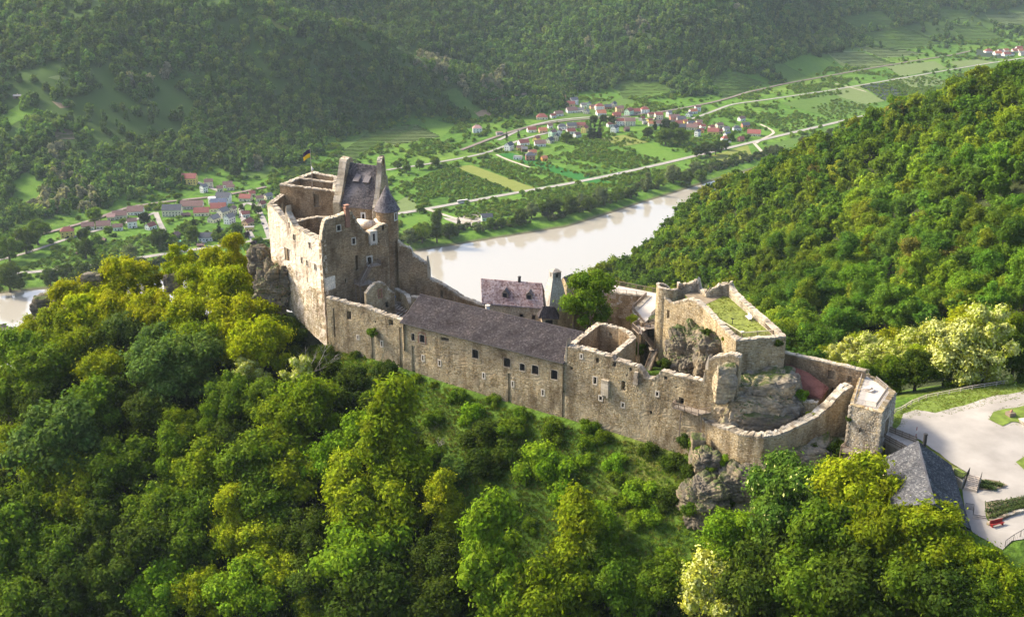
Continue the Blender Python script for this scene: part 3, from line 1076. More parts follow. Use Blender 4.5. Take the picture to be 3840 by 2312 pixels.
  for q, (ss, zz, pp) in enumerate([(s0, z0, -0.02), (s1, z0, -0.02), (s1, z1, -0.02), (s0, z1, -0.02),
            (s0 + ins + jj(), z0 + ins * .6 + jj(), p), (s1 - ins + jj(), z0 + ins * .6 + jj(), p), (s1 - ins + jj(), z1 - ins * .6 + jj(), p), (s0 + ins + jj(), z1 - ins * .6 + jj(), p)]):
   pv = np.full(k, pp) if np.isscalar(pp) else pp
   x = np.interp(ss, self.s, self.P[:, 0]); y = np.interp(ss, self.s, self.P[:, 1])
   nx = np.interp(ss, self.s, self.vn[:, 0]); ny = np.interp(ss, self.s, self.vn[:, 1])
   o = off0 + side * pv
   V[:, q, 0] = x + nx * o; V[:, q, 1] = y + ny * o; V[:, q, 2] = zz
  base = (np.arange(k) * 8)[:, None]
  fs = [(4, 5, 6, 7), (0, 1, 5, 4), (1, 2, 6, 5), (2, 3, 7, 6), (3, 0, 4, 7)]
  F = np.concatenate([base + np.array(f)[None, :] for f in fs])
  if side < 0:
   F = F[:, ::-1]
  ob = link(name, np_mesh(name, V.reshape(-1, 3), F, mat), parent)
  ob['kind'] = 'stuff'
  return ob

 def coping(self, parent, mat=None, seed=3, over=0.08, h=(0.04, 0.22), w=(0.3, 0.85), skip=0.08, name='coping'):
  r = np.random.default_rng(seed)
  mb = MB()
  s = 0.0
  while s < self.L - .2:
   ww = min(r.uniform(*w), self.L - s)
   if r.random() > skip:
    for a, b_ in (((over, -self.t * .52), (-self.t * .50, -self.t - over)) if self.t > 0.9 else ((over, -self.t - over),)):
     s0, s1 = s + .02, s + ww - .02
     z0 = float(np.interp((s0 + s1) / 2, self.top_s, self.top_z)); z = z0 + r.uniform(*h)
     zl = min(float(np.interp(s0, self.top_s, self.top_z)), float(np.interp(s1, self.top_s, self.top_z))) - .15
     j = lambda: r.uniform(-.06, .06)
     q = [self.pos(s0, a + j()), self.pos(s1, a + j()), self.pos(s1, b_ + j()), self.pos(s0, b_ + j())]
     sl = float(np.interp(s1, self.top_s, self.top_z) - np.interp(s0, self.top_s, self.top_z)) / 2
     vs = [(*p, zl) for p in q] + [(*q[0], z - sl + j()), (*q[1], z + sl + j()), (*q[2], z + sl + j()), (*q[3], z - sl + j())]
     mb.add(vs, [(4, 5, 6, 7), (0, 1, 5, 4), (1, 2, 6, 5), (2, 3, 7, 6), (3, 0, 4, 7)])
   s += ww
  ob = mb.build(name, mat or M['coping'], parent)
  ob['kind'] = 'stuff'
  return ob


def op(W, k, x, y, w, h, kind='dark'):
 """opening given by crop pixel centre and size, turned into wall metres"""
 s0, z0 = W.hit(*c(k, x - w / 2, y)); s1, _ = W.hit(*c(k, x + w / 2, y))
 _, za = W.hit(*c(k, x, y - h / 2)); _, zb = W.hit(*c(k, x, y + h / 2))
 return dict(s=(s0 + s1) / 2, z=(za + zb) / 2, w=max(0.22, abs(s1 - s0)), h=max(0.3, abs(za - zb)), kind=kind)


def window_part(W, o, parent, grille=True, frame=None, arch=False, pane=True, fw=0.16):
 """frame with grille or pane set into an opening of the wall"""
 s0, s1, z0, z1 = o['s'] - o['w'] / 2, o['s'] + o['w'] / 2, o['z'] - o['h'] / 2, o['z'] + o['h'] / 2
 mb = MB()
 pr = 0.09

 def blk(a, b_, za, zb, o0, o1):
  q = [W.pos(a, o1), W.pos(b_, o1), W.pos(b_, o0), W.pos(a, o0)]
  vs = [(*p, za) for p in q] + [(*p, zb) for p in q]
  mb.add(vs, [(0, 1, 5, 4), (1, 2, 6, 5), (2, 3, 7, 6), (3, 0, 4, 7), (4, 5, 6, 7), (3, 2, 1, 0)])
 blk(s0 - fw, s0, z0 - fw, z1 + fw, -.2, pr)
 blk(s1, s1 + fw, z0 - fw, z1 + fw, -.2, pr)
 blk(s0, s1, z1, z1 + fw, -.2, pr + .01)
 blk(s0, s1, z0 - fw, z0, -.2, pr + .03)
 if arch:      # corner stones that round the head
  for sg, sa in ((1, s0), (-1, s1)):
   q = []
   for k_ in range(5):
    t = k_ / 4 * math.pi / 2
    q.append((sa + sg * o['w'] / 2 * (1 - math.cos(t)), z1 - o['h'] * .3 * (1 - math.sin(t))))
   q.append((sa, z1))
   vs = [(*W.pos(a, -.05), b_) for a, b_ in q] + [(*W.pos(a, -.3), b_) for a, b_ in q]
   n = len(q)
   mb.add(vs, [tuple(range(n)) if sg > 0 else tuple(reversed(range(n)))] + [(i, (i + 1) % n, n + (i + 1) % n, n + i) for i in range(n)])
 f = mb.build('window_frame', frame or M['pale_frame'], parent)
 if grille:
  g = MB()
  nv = max(2, int(o['w'] / .3)); nh = max(2, int(o['h'] / .35))
  for i in range(1, nv):
   a = W.pos(s0 + (s1 - s0) * i / nv, -.12)
   g.beam((*a, z0), (*a, z1), .045, .045)
  for j in range(1, nh):
   z = z0 + (z1 - z0) * j / nh
   g.beam((*W.pos(s0, -.12), z), (*W.pos(s1, -.12), z), .045, .045)
  g.build('grille', M['iron'], f)
 if pane:
  g = MB()
  a, b_ = W.pos(s0, -.45), W.pos(s1, -.45)
  g.quad((*a, z0), (*b_, z0), (*b_, z1), (*a, z1))
  g.build('pane', M['glass_dark'], f)
 return f


def shingles(A, B, C_, D, mat, parent, tw=0.42, th=0.36, seed=0, name='shingle_courses', lift=0.03, thick=0.05):
 """courses of single slates on the roof plane A-B (eave) and D-C (ridge)"""
 r = np.random.default_rng(seed)
 A, B, C_, D = (np.array(p, float) for p in (A, B, C_, D))
 up = ((D - A) + (C_ - B)) / 2
 n = np.cross(B - A, D - A); n /= np.linalg.norm(n)
 if n[2] < 0: n = -n
 rows_ = max(2, int(np.linalg.norm(up) / th))
 Vs = []
 for i in range(rows_):
  t0, t1 = i / rows_, min(1.0, (i + 1.25) / rows_)
  e0, e1 = A + (D - A) * t0, B + (C_ - B) * t0
  g0, g1 = A + (D - A) * t1, B + (C_ - B) * t1
  ln = np.linalg.norm(e1 - e0)
  m = max(1, int(ln / tw))
  cuts = (np.arange(m + 1) + (0.5 if i % 2 else 0) * 0.98 + np.concatenate([[0], r.uniform(-.15, .15, max(0, m - 1)), [0]])) / m
  cuts = np.clip(cuts, 0, 1); cuts[0] = 0
  a, b = cuts[:-1], cuts[1:]
  gp = 0.012 / max(.1, ln)
  hh = r.uniform(0.3, 1.6, len(a)) * thick
  ok = (b - a) > 0.2 / m
  a, b, hh = a[ok] + gp, b[ok] - gp, hh[ok]
  k = len(a)
  if not k: continue
  V = np.empty((k, 8, 3))
  lo = e0[None] + (e1 - e0)[None] * a[:, None]; lo2 = e0[None] + (e1 - e0)[None] * b[:, None]
  hi = g0[None] + (g1 - g0)[None] * a[:, None]; hi2 = g0[None] + (g1 - g0)[None] * b[:, None]
  dr = r.uniform(-.06, .02, k)[:, None] * (up / np.linalg.norm(up))[None]
  V[:, 0], V[:, 1], V[:, 2], V[:, 3] = lo + dr, lo2 + dr, hi2, hi
  V[:, 4:6] = V[:, 0:2] + n * (lift + thick + hh)[:, None, None] if False else V[:, 0:2] + (n[None] * (lift + hh)[:, None])[:, None, :] + n * thick
  V[:, 6:8] = V[:, 2:4] + n * lift
  V[:, 0:4] += n * lift * .2
  Vs.append(V)
 V = np.concatenate(Vs); k = len(V)
 base = (np.arange(k) * 8)[:, None]
 F = np.concatenate([base + np.array(f)[None] for f in [(4, 5, 6, 7), (0, 1, 5, 4), (1, 2, 6, 5), (3, 0, 4, 7)]])
 ob = link(name, np_mesh(name, V.reshape(-1, 3), F, mat), parent)
 ob['kind'] = 'stuff'
 return ob


def railing(thing, pts, h=1.1, post_every=2.0, wood=True, bal=0.16, mat=None, fill=True, top_mat=None, bw=0.05):
 """posts (one part each), rails and balusters along 3-D points"""
 mat = mat or (M['wood'] if wood else M['iron'])
 top_mat = top_mat or mat
 pw = 0.13 if wood else 0.07
 bl = MB()
 def bar(*a):
  q_ = MB(); q_.beam(*a); q_.build('rail', top_mat, thing)
 pts = [Vector(p) for p in pts]
 for a, b in zip(pts[:-1], pts[1:]):
  n = max(1, round((b - a).length / post_every))
  for i in range(n + 1):
   if i == n and b is not pts[-1]:
    continue
   p = a.lerp(b, i / n)
   m_ = MB(); m_.box(p.x, p.y, p.z + h / 2, pw, pw, h, math.atan2(b.y - a.y, b.x - a.x))
   m_.build('post', mat, thing)
  up = Vector((0, 0, 1))
  bar(a + up * (h + .03), b + up * (h + .03), pw * 1.15, .07 if wood else .05)
  if fill:
   bar(a + up * .12, b + up * .12, .06, .08 if wood else .04)
   k = max(2, int((b - a).length / bal))
   for i in range(1, k):
    p = a.lerp(b, i / k)
    bl.beam(p + up * .12, p + up * (h), bw, bw)
  else:
   bar(a + up * h * .5, b + up * h * .5, .06, .1)
 if fill:
  o = bl.build('baluster', mat, thing); o['kind'] = 'stuff'


def stairs(thing, a, b, w, n=None, mat=None, rails=(True, True), tread_mat=None):
 """open wooden flight from a (bottom centre) to b (top centre)"""
 mat = mat or M['wood']
 a = Vector(a); b = Vector(b)
 d = Vector((b.x - a.x, b.y - a.y, 0)).normalized()
 s = Vector((d.y, -d.x, 0))
 n = n or max(3, round((b.z - a.z) / 0.24))
 ang = math.atan2(d.y, d.x)
 tm = None
 for i in range(n):
  p = a.lerp(b, (i + .5) / n)
  if tm is None:
   m_ = MB(); m_.box(0, 0, 0, .34, w, .06)
   tm = m_.mesh('tread', tread_mat or M['wood_pale'])
  t = link('tread', tm, thing)
  t.location = p; t.rotation_euler = (0, 0, ang)
 for sg, rr in ((1, rails[0]), (-1, rails[1])):
  m_ = MB(); m_.beam(a + s * sg * w / 2 - Vector((0, 0, .1)), b + s * sg * w / 2 - Vector((0, 0, .1)), .09, .3)
  m_.build('stringer', mat, thing)
  if rr:
   railing(thing, [a + s * sg * w / 2, b + s * sg * w / 2], 1.0, 2.2, True, .22, mat)


def deck(thing, poly, z, mat=None, th=0.14):
 """landing floored with single planks"""
 m_ = MB()
 m_.prism(poly, z - th - .05, z - .055)
 m_.build('frame', M['wood'], thing)
 p = [Vector(q) for q in poly[:4]]
 n = max(3, int((p[3] - p[0]).length / .35))
 for i in range(n):
  t0, t1 = i / n + .06 / n, (i + 1) / n - .06 / n
  q = [p[0].lerp(p[3], t0), p[1].lerp(p[2], t0), p[1].lerp(p[2], t1), p[0].lerp(p[3], t1)]
  m_ = MB(); m_.prism([(v.x, v.y) for v in q], z - .05, z)
  m_.build('plank', mat or M['wood_pale'], thing)


# ------------------------------------------------------------------ rock
def rock_mat(name, k=1.0):
 m, nt, b, out = new_mat(name)
 n1 = noise_tex(nt, 0.28, 6)
 n2 = noise_tex(nt, 2.2, 6)
 st = noise_tex(nt, 0.9, 5, stretch=(0.35, 0.35, 2.2))
 base = ramp(nt, n1, [(p_, tuple(q * k for q in c_)) for p_, c_ in [(0.3, (0.10, 0.088, 0.07)), (0.46, (0.205, 0.18, 0.14)), (0.58, (0.28, 0.225, 0.145)), (0.72, (0.36, 0.30, 0.20))]])
 base = mix(nt, base, ramp(nt, st, [(0.35, (0.5, 0.47, 0.45)), (0.55, (1.05, 1.02, 1.0))]), 0.9, 'MULTIPLY')
 base = mix(nt, base, maprange(nt, n2, 0.25, 0.75, 0.65, 1.25), 1.0, 'MULTIPLY')
 # moss and grass settle on ledges that face up
 g = N(nt, 'ShaderNodeNewGeometry'); sx = N(nt, 'ShaderNodeSeparateXYZ')
 nt.links.new(g.outputs['Normal'], sx.inputs[0])
 mu = N(nt, 'ShaderNodeMath', operation='MULTIPLY')
 nt.links.new(maprange(nt, sx.outputs['Z'], 0.45, 0.75, 0, 1), mu.inputs[0])
 nt.links.new(maprange(nt, n1, 0.42, 0.56, 0, 1), mu.inputs[1])
 base = mix(nt, base, (0.055, 0.075, 0.02), mu.outputs[0])
 nt.links.new(base, b.inputs['Base Color'])
 b.inputs['Roughness'].default_value = 0.9
 b.inputs['Specular IOR Level'].default_value = 0.2
 bp = N(nt, 'ShaderNodeBump'); bp.inputs['Strength'].default_value = 0.9; bp.inputs['Distance'].default_value = 0.25
 nt.links.new(n2, bp.inputs['Height']); nt.links.new(bp.outputs[0], b.inputs['Normal'])
 return m


M['rock'] = rock_mat('gneiss_rock', .8)
M['rock_pale'] = rock_mat('pale_gneiss', 1.35)


def rock(name, loc, size, seed=0, sub=5, rough=0.3, box=0.55, freq=1.3, rz=0.0, strata=0.012, tilt=0.25, mat='rock'):
 """weathered outcrop: a rounded block broken up by cracked and layered displacement"""
 bm = bmesh.new()
 bmesh.ops.create_icosphere(bm, subdivisions=sub, radius=1.0)
 off = Vector((seed * 7.13, seed * 3.7, seed * 1.9))
 co, si = math.cos(rz), math.sin(rz)
 sx, sy, sz = size
 for v in bm.verts:
  p = v.co.copy()
  q = Vector([math.copysign(abs(t) ** (1 - box * .75), t) for t in p])   # towards a block
  m_ = max(abs(q.x), abs(q.y), abs(q.z)); q = p.lerp(q / m_ if m_ else q, box)
  w = Vector((q.x * sx, q.y * sy, q.z * sz))
  f = freq / 6.0
  d = mnoise.voronoi(w * f + off)[0]
  crack = min(1.0, (d[1] - d[0]) * 2.2)
  cellh = mnoise.cell(w * f * 1.0 + off)
  big = mnoise.noise(w * f * .8 + off)
  small = mnoise.fractal(w * f * 4 + off, 1.0, 2.0, 4)
  d2 = mnoise.voronoi(Vector((w.x * .8, w.y * .8, w.z * 1.7 + tilt * w.x * 2)) * f * 3.1 + off)[0]
  crack2 = min(1.0, (d2[1] - d2[0]) * 3.0)
  lay = math.sin((w.z + tilt * w.x + 1.2 * mnoise.noise(w * .3 + off)) * 2.1)
  k = 1 + rough * (0.75 * big + 0.6 * (crack - .6) + 0.12 * cellh + 0.16 * (crack2 - .6) + 0.16 * small) + strata * lay
  q = q * k
  v.co = (q.x * sx * co - q.y * sy * si, q.x * sx * si + q.y * sy * co, q.z * sz)
 me = bpy.data.meshes.new(name)
 bm.to_mesh(me); bm.free()
 me.materials.append(M[mat])
 o = link(name, me)
 o.location = loc
 return o
# ------------------------------------------------------------------ the long outer wall
FL_, FR_ = Vector((-44.6, 265.0)), Vector((38.3, 209.5))
fdir = (FR_ - FL_).normalized()
fperp = Vector((-fdir.y, fdir.x))            # inwards
R2 = FR_ + fdir * 6.0
FW = Wall([tuple(FL_), tuple(R2)], 1.4)
top = FW.prof(2, [(35, 255), (90, 272), (150, 290), (270, 322), (390, 350), (520, 400), (690, 455)])
eaveL = FW.hit(*c(2, 700, 468)); eaveR = FW.hit(*c(3, 885, 907))
EZ = (eaveL[1] + eaveR[1]) / 2
top += [(eaveL[0], EZ - .25), (eaveR[0] - .05, EZ - .25)]
top += FW.prof(3, [(890, 755), (1000, 775), (1305, 860), (1318, 885), (1440, 915), (1540, 945), (1575, 985), (1600, 1040), (1650, 1055), (1700, 1032), (1745, 985)])
top += FW.prof(4, [(300, 892), (400, 922), (640, 980), (652, 972), (690, 800), (720, 780), (870, 752)])
top = sorted(top)
basep = FW.prof(0, [(800, 835), (985, 905), (1100, 945), (1230, 985), (1360, 1015), (1450, 1048), (1640, 1083)])
basep = [(s, z - 2.0) for s, z in basep]
basep = [(0, basep[0][1])] + basep + [(FW.L, basep[-1][1])]
OPS = []
W_GR = [op(FW, 2, 797, 600, 28, 60), op(FW, 2, 875, 615, 42, 66), op(FW, 2, 1330, 745, 52, 76), op(FW, 3, 363, 905, 58, 82), op(FW, 3, 500, 948, 46, 66), op(FW, 3, 615, 972, 60, 82), op(FW, 3, 787, 1015, 60, 86)]
W_LOW = [op(FW, 2, 1068, 620, 68, 30)]
W_SLIT = [op(FW, 2, 882, 780, 12, 42), op(FW, 2, 1024, 822, 14, 42), op(FW, 2, 1402, 930, 13, 42), op(FW, 2, 1650, 1000, 12, 40), op(FW, 2, 530, 658, 12, 42), op(FW, 2, 326, 603, 10, 30), op(FW, 3, 685, 1175, 14, 48), op(FW, 3, 1030, 850, 14, 34)]
W_FR = [op(FW, 3, 1152, 1066, 26, 60), op(FW, 3, 1203, 1225, 24, 36), op(FW, 3, 1402, 1286, 20, 36), op(FW, 4, 262, 1086, 20, 34)]
W_HOLE = [op(FW, 3, 1655, 1355, 20, 28), op(FW, 3, 1403, 1115, 34, 84), op(FW, 3, 1172, 886, 26, 46), op(FW, 3, 1325, 922, 30, 44), op(FW, 3, 1470, 966, 20, 30), op(FW, 4, 332, 950, 24, 30), op(FW, 4, 210, 1246, 18, 26),
    op(FW, 2, 607, 476, 38, 50), op(FW, 2, 248, 415, 36, 70), op(FW, 2, 475, 470, 14, 16), op(FW, 3, 940, 958, 22, 28), op(FW, 3, 1437, 1022, 14, 18), op(FW, 4, 423, 1030, 10, 16), op(FW, 4, 95, 1060, 10, 14)]
W_DOOR = [op(FW, 4, 466, 1152, 44, 62)]
W_GROOVE = [op(FW, 2, 693, 710, 24, 380, 'groove'), op(FW, 2, 800, 805, 24, 250, 'groove'), op(FW, 2, 455, 700, 30, 220, 'groove'), op(FW, 3, 384, 1170, 28, 330, 'groove'), op(FW, 3, 868, 1275, 26, 240, 'groove'), op(FW, 2, 122, 480, 14, 240, 'groove')]
OPS = W_GR + W_LOW + W_SLIT + W_FR + W_HOLE + W_DOOR + W_GROOVE
t = empty('castle_wall', (FL_.x, FL_.y, 242)); t.matrix_parent_inverse
LOC0 = []


def root(name, label, cat, group=None):
 """thing whose parts are given in world metres"""
 o = empty(name)
 tag(o, label, cat, group)
 return o


bpy.data.objects.remove(t)
front_wall = root('castle_wall', 'long ruined outer castle wall of tan rubble stone with barred windows above the green slope', 'castle wall')
FW.build(top, basep, OPS, parent=front_wall, seed=1, jag=.3, rough=.10)
pm = lambda s, z: (fbm(np.asarray(s) / 3.0, np.asarray(z) / 2.4, 77, 3) + .5) > .36
FW.stones(front_wall, seed=2, mask=pm, zmin=min(p[1] for p in basep) + 1)
FW.stones(front_wall, seed=4, side=-1, mat=M['stone_brown'], zmin=250, cw=(.5, 1.0), ch=(.3, .45))
FW.coping(front_wall, seed=5)
for o in W_GR:
 f = window_part(FW, o, front_wall, True, frame=M['coping'], arch=True, fw=.09)
for o in W_FR:
 window_part(FW, o, front_wall, False, fw=.24)
for o in W_SLIT:
 window_part(FW, o, front_wall, False, pane=False, fw=.26)
# red brick head over the second barred window
o = W_GR[1]
mbk = MB()
for i in range(9):
 a = math.pi * i / 8
 s, z = o['s'] - math.cos(a) * (o['w'] / 2 + .28), o['z'] + o['h'] / 2 + .1 + math.sin(a) * .5
 p = FW.pos(s, .08); q = FW.pos(s, -.3)
 mbk.beam((*q, z), (*p, z), .28, .2)
for sg in (-1, 1):
 for j in range(6):
  s = o['s'] + sg * (o['w'] / 2 + .3); z = o['z'] - o['h'] / 2 + j * .3
  mbk.beam((*FW.pos(s, -.3), z), (*FW.pos(s, .1), z), .34, .24)
b_ = mbk.build('brick_surround', M['brick_red'], front_wall)
# projecting privy of pale stone
s_o, z_o = FW.hit(*c(3, 1252, 1122)); _, z_a = FW.hit(*c(3, 1252, 1055)); _, z_b = FW.hit(*c(3, 1252, 1195))
mbk = MB()
for k_ in range(5):
 za = z_b + (z_a - z_b) * k_ / 5; zb = z_b + (z_a - z_b) * (k_ + 1) / 5 - .03
 q = [FW.pos(s_o - .85, .75), FW.pos(s_o + .85, .75), FW.pos(s_o + .85, -.2), FW.pos(s_o - .85, -.2)]
 vs = [(*p, za) for p in q] + [(*p, zb) for p in q]
 mbk.add(vs, [(0, 1, 5, 4), (1, 2, 6, 5), (2, 3, 7, 6), (3, 0, 4, 7), (4, 5, 6, 7), (3, 2, 1, 0)])
for dx in (-.6, .6):
 mbk.beam((*FW.pos(s_o + dx, 0), z_b - .35), (*FW.pos(s_o + dx, .7), z_b - .1), .3, .4)
mbk.build('oriel', M['coping'], front_wall)
# broken white pillar stub at the notch
s1_, z1_ = FW.hit(*c(3, 1525, 1035))
mbk = MB()
for k_ in range(4):
 p = FW.pos(s1_ + .1 * (k_ % 2), .1)
 mbk.box(p[0], p[1], z1_ - 1.2 + k_ * .7, 1.1 - .12 * k_, .9, .66, -.59)
mbk.build('pillar_stub', M['coping'], front_wall)

# ------------------------------------------------------------------ the long hall behind the wall, with its dark roof
hall = root('long_hall', 'long hall behind the outer wall with a big dark purple grey slate roof', 'castle building')
A = Vector((*FW.pos(eaveL[0], .55), EZ)); B = Vector((*FW.pos(eaveR[0], .55), EZ))
rl_, rr_ = c(2, 855, 233), c(3, 1056, 640)


def on_plane_line(px, P0, d):
 """line of sight meets the vertical plane through plan point P0 along d"""
 a, b, c_ = ray(*px)
 den = a * d.y - b * d.x
 t_ = (P0.x * d.y - P0.y * d.x) / den
 return Vector((a * t_, b * t_, CAM_H + c_ * t_))


RP = Vector((A.x, A.y)) + fperp * 9.0
D = on_plane_line(rl_, RP, fdir); C2 = on_plane_line(rr_, RP, fdir)
rz_ = (D.z + C2.z) / 2
D.z = C2.z = rz_
bL = Vector((D.x, D.y)) + fperp * 7.0; bR = Vector((C2.x, C2.y)) + fperp * 7.0
D2 = Vector((bL.x, bL.y, EZ + .6)); C3 = Vector((bR.x, bR.y, EZ + .6))
M['slate_dark'] = stone_mat('dark_slate', [(0.0, (0.042, 0.036, 0.038)), (0.5, (0.058, 0.050, 0.053)), (0.9, (0.076, 0.066, 0.070)), (1.0, (0.115, 0.102, 0.106))], stain=(.8, .8, .85))
roofm = MB()
dn = Vector((0, 0, -.22))
roofm.quad(A, B, C2, D); roofm.quad(D, C2, C3, D2); roofm.quad(A + dn, D + dn, C2 + dn, B + dn); roofm.quad(D + dn, D2 + dn, C3 + dn, C2 + dn)
roofm.quad(A, A + dn, B + dn, B); roofm.quad(A, D, D + dn, A + dn); roofm.quad(B, B + dn, C2 + dn, C2); roofm.quad(D, D2, D2 + dn, D + dn); roofm.quad(C2, C2 + dn, C3 + dn, C3); roofm.quad(D2, C3, C3 + dn, D2 + dn)
rf = roofm.build('roof', M['slate_dark'], hall)
shingles(A, B, C2, D, M['slate_dark'], hall, .38, .34, 3)
shingles(C3, D2, D, C2, M['slate_dark'], hall, .8, .6, 4)
g_ = MB(); g_.tube([A + Vector((-.1, -.2, -.05)), B + Vector((-.1, -.2, -.05))], [.13, .13], 6); g_.build('gutter', M['iron'], hall)
g_ = MB(); g_.beam(D + Vector((0, 0, .06)), C2 + Vector((0, 0, .06)), .35, .1); g_.build('ridge_cap', M['slate_dark'], hall)
hw = Wall([(bR.x, bR.y), (bL.x, bL.y)], .7); hw.build(EZ + .55, 246, parent=hall, mats=[M['mortar_dark'], M['interior'], M['coping']])
for P, Q, R_ in ((A, D, D2), (B, C2, C3)):
 g_ = MB(); q = [Vector((P.x, P.y, 248)) + Vector((fdir.x, fdir.y, 0)) * (.8 if P is A else -.3), Vector((R_.x, R_.y, 248))]
 q[1] += Vector((fdir.x, fdir.y, 0)) * (.8 if P is A else -.3)
 mid = Vector((Q.x, Q.y, Q.z - .25)) + Vector((fdir.x, fdir.y, 0)) * (.8 if P is A else -.3)
 vs = [q[0], q[1], Vector((q[1].x, q[1].y, R_.z - .25)), mid, Vector((q[0].x, q[0].y, P.z - .25))]
 g_.add(vs, [(0, 1, 2, 3, 4)]); g_.build('gable_wall', M['mortar_dark'], hall)

# ------------------------------------------------------------------ roofless room beside the hall
rf0 = FW.hit(*c(3, 893, 757)); rf1 = FW.hit(*c(3, 1305, 862))
RZ = (rf0[1] + rf1[1]) / 2
P0 = Vector(FW.pos(rf0[0] + .1, -1.42)); P1 = Vector(FW.pos(rf1[0], -1.42))
q1 = at_z(*c(3, 1165, 552), RZ); q2 = at_z(*c(3, 1270, 562), RZ); q3 = at_z(*c(3, 1390, 590), RZ); q4 = at_z(*c(3, 1480, 632), RZ); q5 = at_z(*c(3, 1520, 688), RZ)
RW = Wall([tuple(P1), (q5.x, q5.y), (q4.x, q4.y), (q3.x, q3.y), (q2.x, q2.y), (q1.x, q1.y), tuple(P0)], 1.0)
room = root('castle_room', 'roofless room with a rounded back wall at the right end of the long dark roof', 'castle ruin')
# openings on the inner faces are cut through
inner = []
L_ = RW.L
inner.append(dict(s=RW.s[3] + 2.2, z=RZ - 2.0, w=.9, h=1.0, kind='through'))
RW.build(RZ, 244, inner, parent=room, seed=21, ds=.8, jag=.2)
RW.stones(room, seed=22, zmin=246); RW.stones(room, seed=23, side=-1, zmin=247.5, mat=M['stone_brown'])
RW.coping(room, seed=24)
f_ = MB(); f_.prism([tuple(P1), (q5.x, q5.y), (q4.x, q4.y), (q3.x, q3.y), (q2.x, q2.y), (q1.x, q1.y), tuple(P0)], 247.4, 247.8); f_.build('floor', M['earth'], room)
dpos = RW.pos(RW.s[1] + 3.4, -1.06)
f_ = MB(); f_.box(dpos[0], dpos[1], 249.2, 1.9, .12, 2.6, math.atan2(q4.y - q5.y, q4.x - q5.x)); f_.build('door', M['wood_pale'], room)

# ------------------------------------------------------------------ keep on the left
KC = Vector((-45.2, 266.0)); e1 = Vector((-.6076, .7943)); e2 = Vector((.7943, .6077))


def kp(a, b):
 return KC + e1 * a + e2 * b


keep = root('castle_keep', 'tall ruined keep with pale plastered left face and steep slate chapel roof', 'castle tower')
KL = kp(27.7, 0)
LW = Wall([tuple(KL), tuple(KC)], 1.3)
ltop = LW.prof(1, [(85, 487), (150, 508), (243, 537), (247, 622), (300, 650), (390, 695), (490, 745)])
lbase = [(0, 251), (4, 250), (9, 247.5), (15, 245.5), (22, 244), (LW.L, 243)]
L_O = [op(LW, 1, 303, 722, 14, 42), op(LW, 1, 412, 778, 15, 40), op(LW, 1, 355, 880, 10, 42), op(LW, 1, 393, 900, 10, 38), op(LW, 1, 449, 928, 11, 44), op(LW, 1, 318, 970, 5, 34), op(LW, 1, 397, 1020, 5, 34)]
L_N = [op(LW, 1, 258, 845, 44, 90, 'niche'), op(LW, 1, 268, 640, 10, 40)]
LW.build(ltop, lbase, L_O + L_N, [M['plaster'], M['interior'], M['coping']], keep, seed=31, jag=.35, rough=.12)
pl = lambda s, z: (fbm(np.asarray(s) / 4.5, np.asarray(z) / 3.5, 5, 4) + .5 + np.clip((257.0 - np.asarray(z)) / 10, -.35, .3) + 0.25 * (np.abs(np.asarray(s) - 3) < 4) * (np.asarray(z) < 262)) > .52
LW.stones(keep, seed=32, mask=pl, zmin=244, proud=(.0, .06))
LW.stones(keep, seed=36, side=-1, zmin=258, mat=M['stone_brown'], cw=(.5, 1))
LW.coping(keep, seed=33)
for o in L_O[:5]:
 window_part(LW, o, keep, False, pane=False, fw=.14)

RWK = Wall([tuple(KC), tuple(kp(0, 18.6))], 1.3)
rtop = RWK.prof(1, [(492, 743), (497, 690), (517, 607), (640, 568), (652, 563), (700, 545), (755, 635), (790, 683), (820, 690), (868, 664), (930, 626), (968, 640)])
rtop = [(0, rtop[0][1])] + [(max(.2, s), z) for s, z in rtop] + [(RWK.L, rtop[-1][1])]
K_W = [op(RWK, 1, 612, 658, 24, 36), op(RWK, 1, 716, 748, 20, 40)]
K_D = [op(RWK, 1, 826, 884, 28, 52)]
K_H = [op(RWK, 1, 737, 900, 20, 105), op(RWK, 1, 660, 1020, 6, 26), op(RWK, 1, 920, 658, 16, 34)]
RWK.build(rtop, 244, K_W + K_D + K_H, [M['mortar_dark'], M['interior'], M['coping']], keep, seed=34, jag=.3)
RWK.stones(keep, M['stone_brown'], seed=35, zmin=247, cw=(.26, .7), ch=(.15, .26))
RWK.stones(keep, M['stone_brown'], seed=37, side=-1, zmin=262, cw=(.5, 1.0))
RWK.coping(keep, seed=38)
for o in K_W: window_part(RWK, o, keep, False, fw=.22)
fdoor = window_part(RWK, K_D[0], keep, False, arch=True, pane=False, fw=.3)
# pale patch of plaster low on the brown face, bay and white quoins
s_, z_ = RWK.hit(*c(1, 550, 1045))
g_ = MB()
q = [RWK.pos(s_ - 1.5, .09), RWK.pos(s_ + 1.5, .09), RWK.pos(s_ + 1.5, -.2), RWK.pos(s_ - 1.5, -.2)]
g_.add([(*p, z_ - 1.6 + .2 * i) for i, p in enumerate(q)] + [(*p, z_ + 1.5 + .3 * i) for i, p in enumerate(q)], [(0, 1, 5, 4), (1, 2, 6, 5), (2, 3, 7, 6), (3, 0, 4, 7), (4, 5, 6, 7)])
g_.build('plaster_patch', M['plaster'], keep)
s_, za = RWK.hit(*c(1, 842, 672)); _, zb = RWK.hit(*c(1, 842, 762))
bw0, bw1 = RWK.hit(*c(1, 818, 715))[0], RWK.hit(*c(1, 868, 715))[0]
bay = MB()
q = [RWK.pos(bw0, .9), RWK.pos(bw1, .9), RWK.pos(bw1, -.3), RWK.pos(bw0, -.3)]
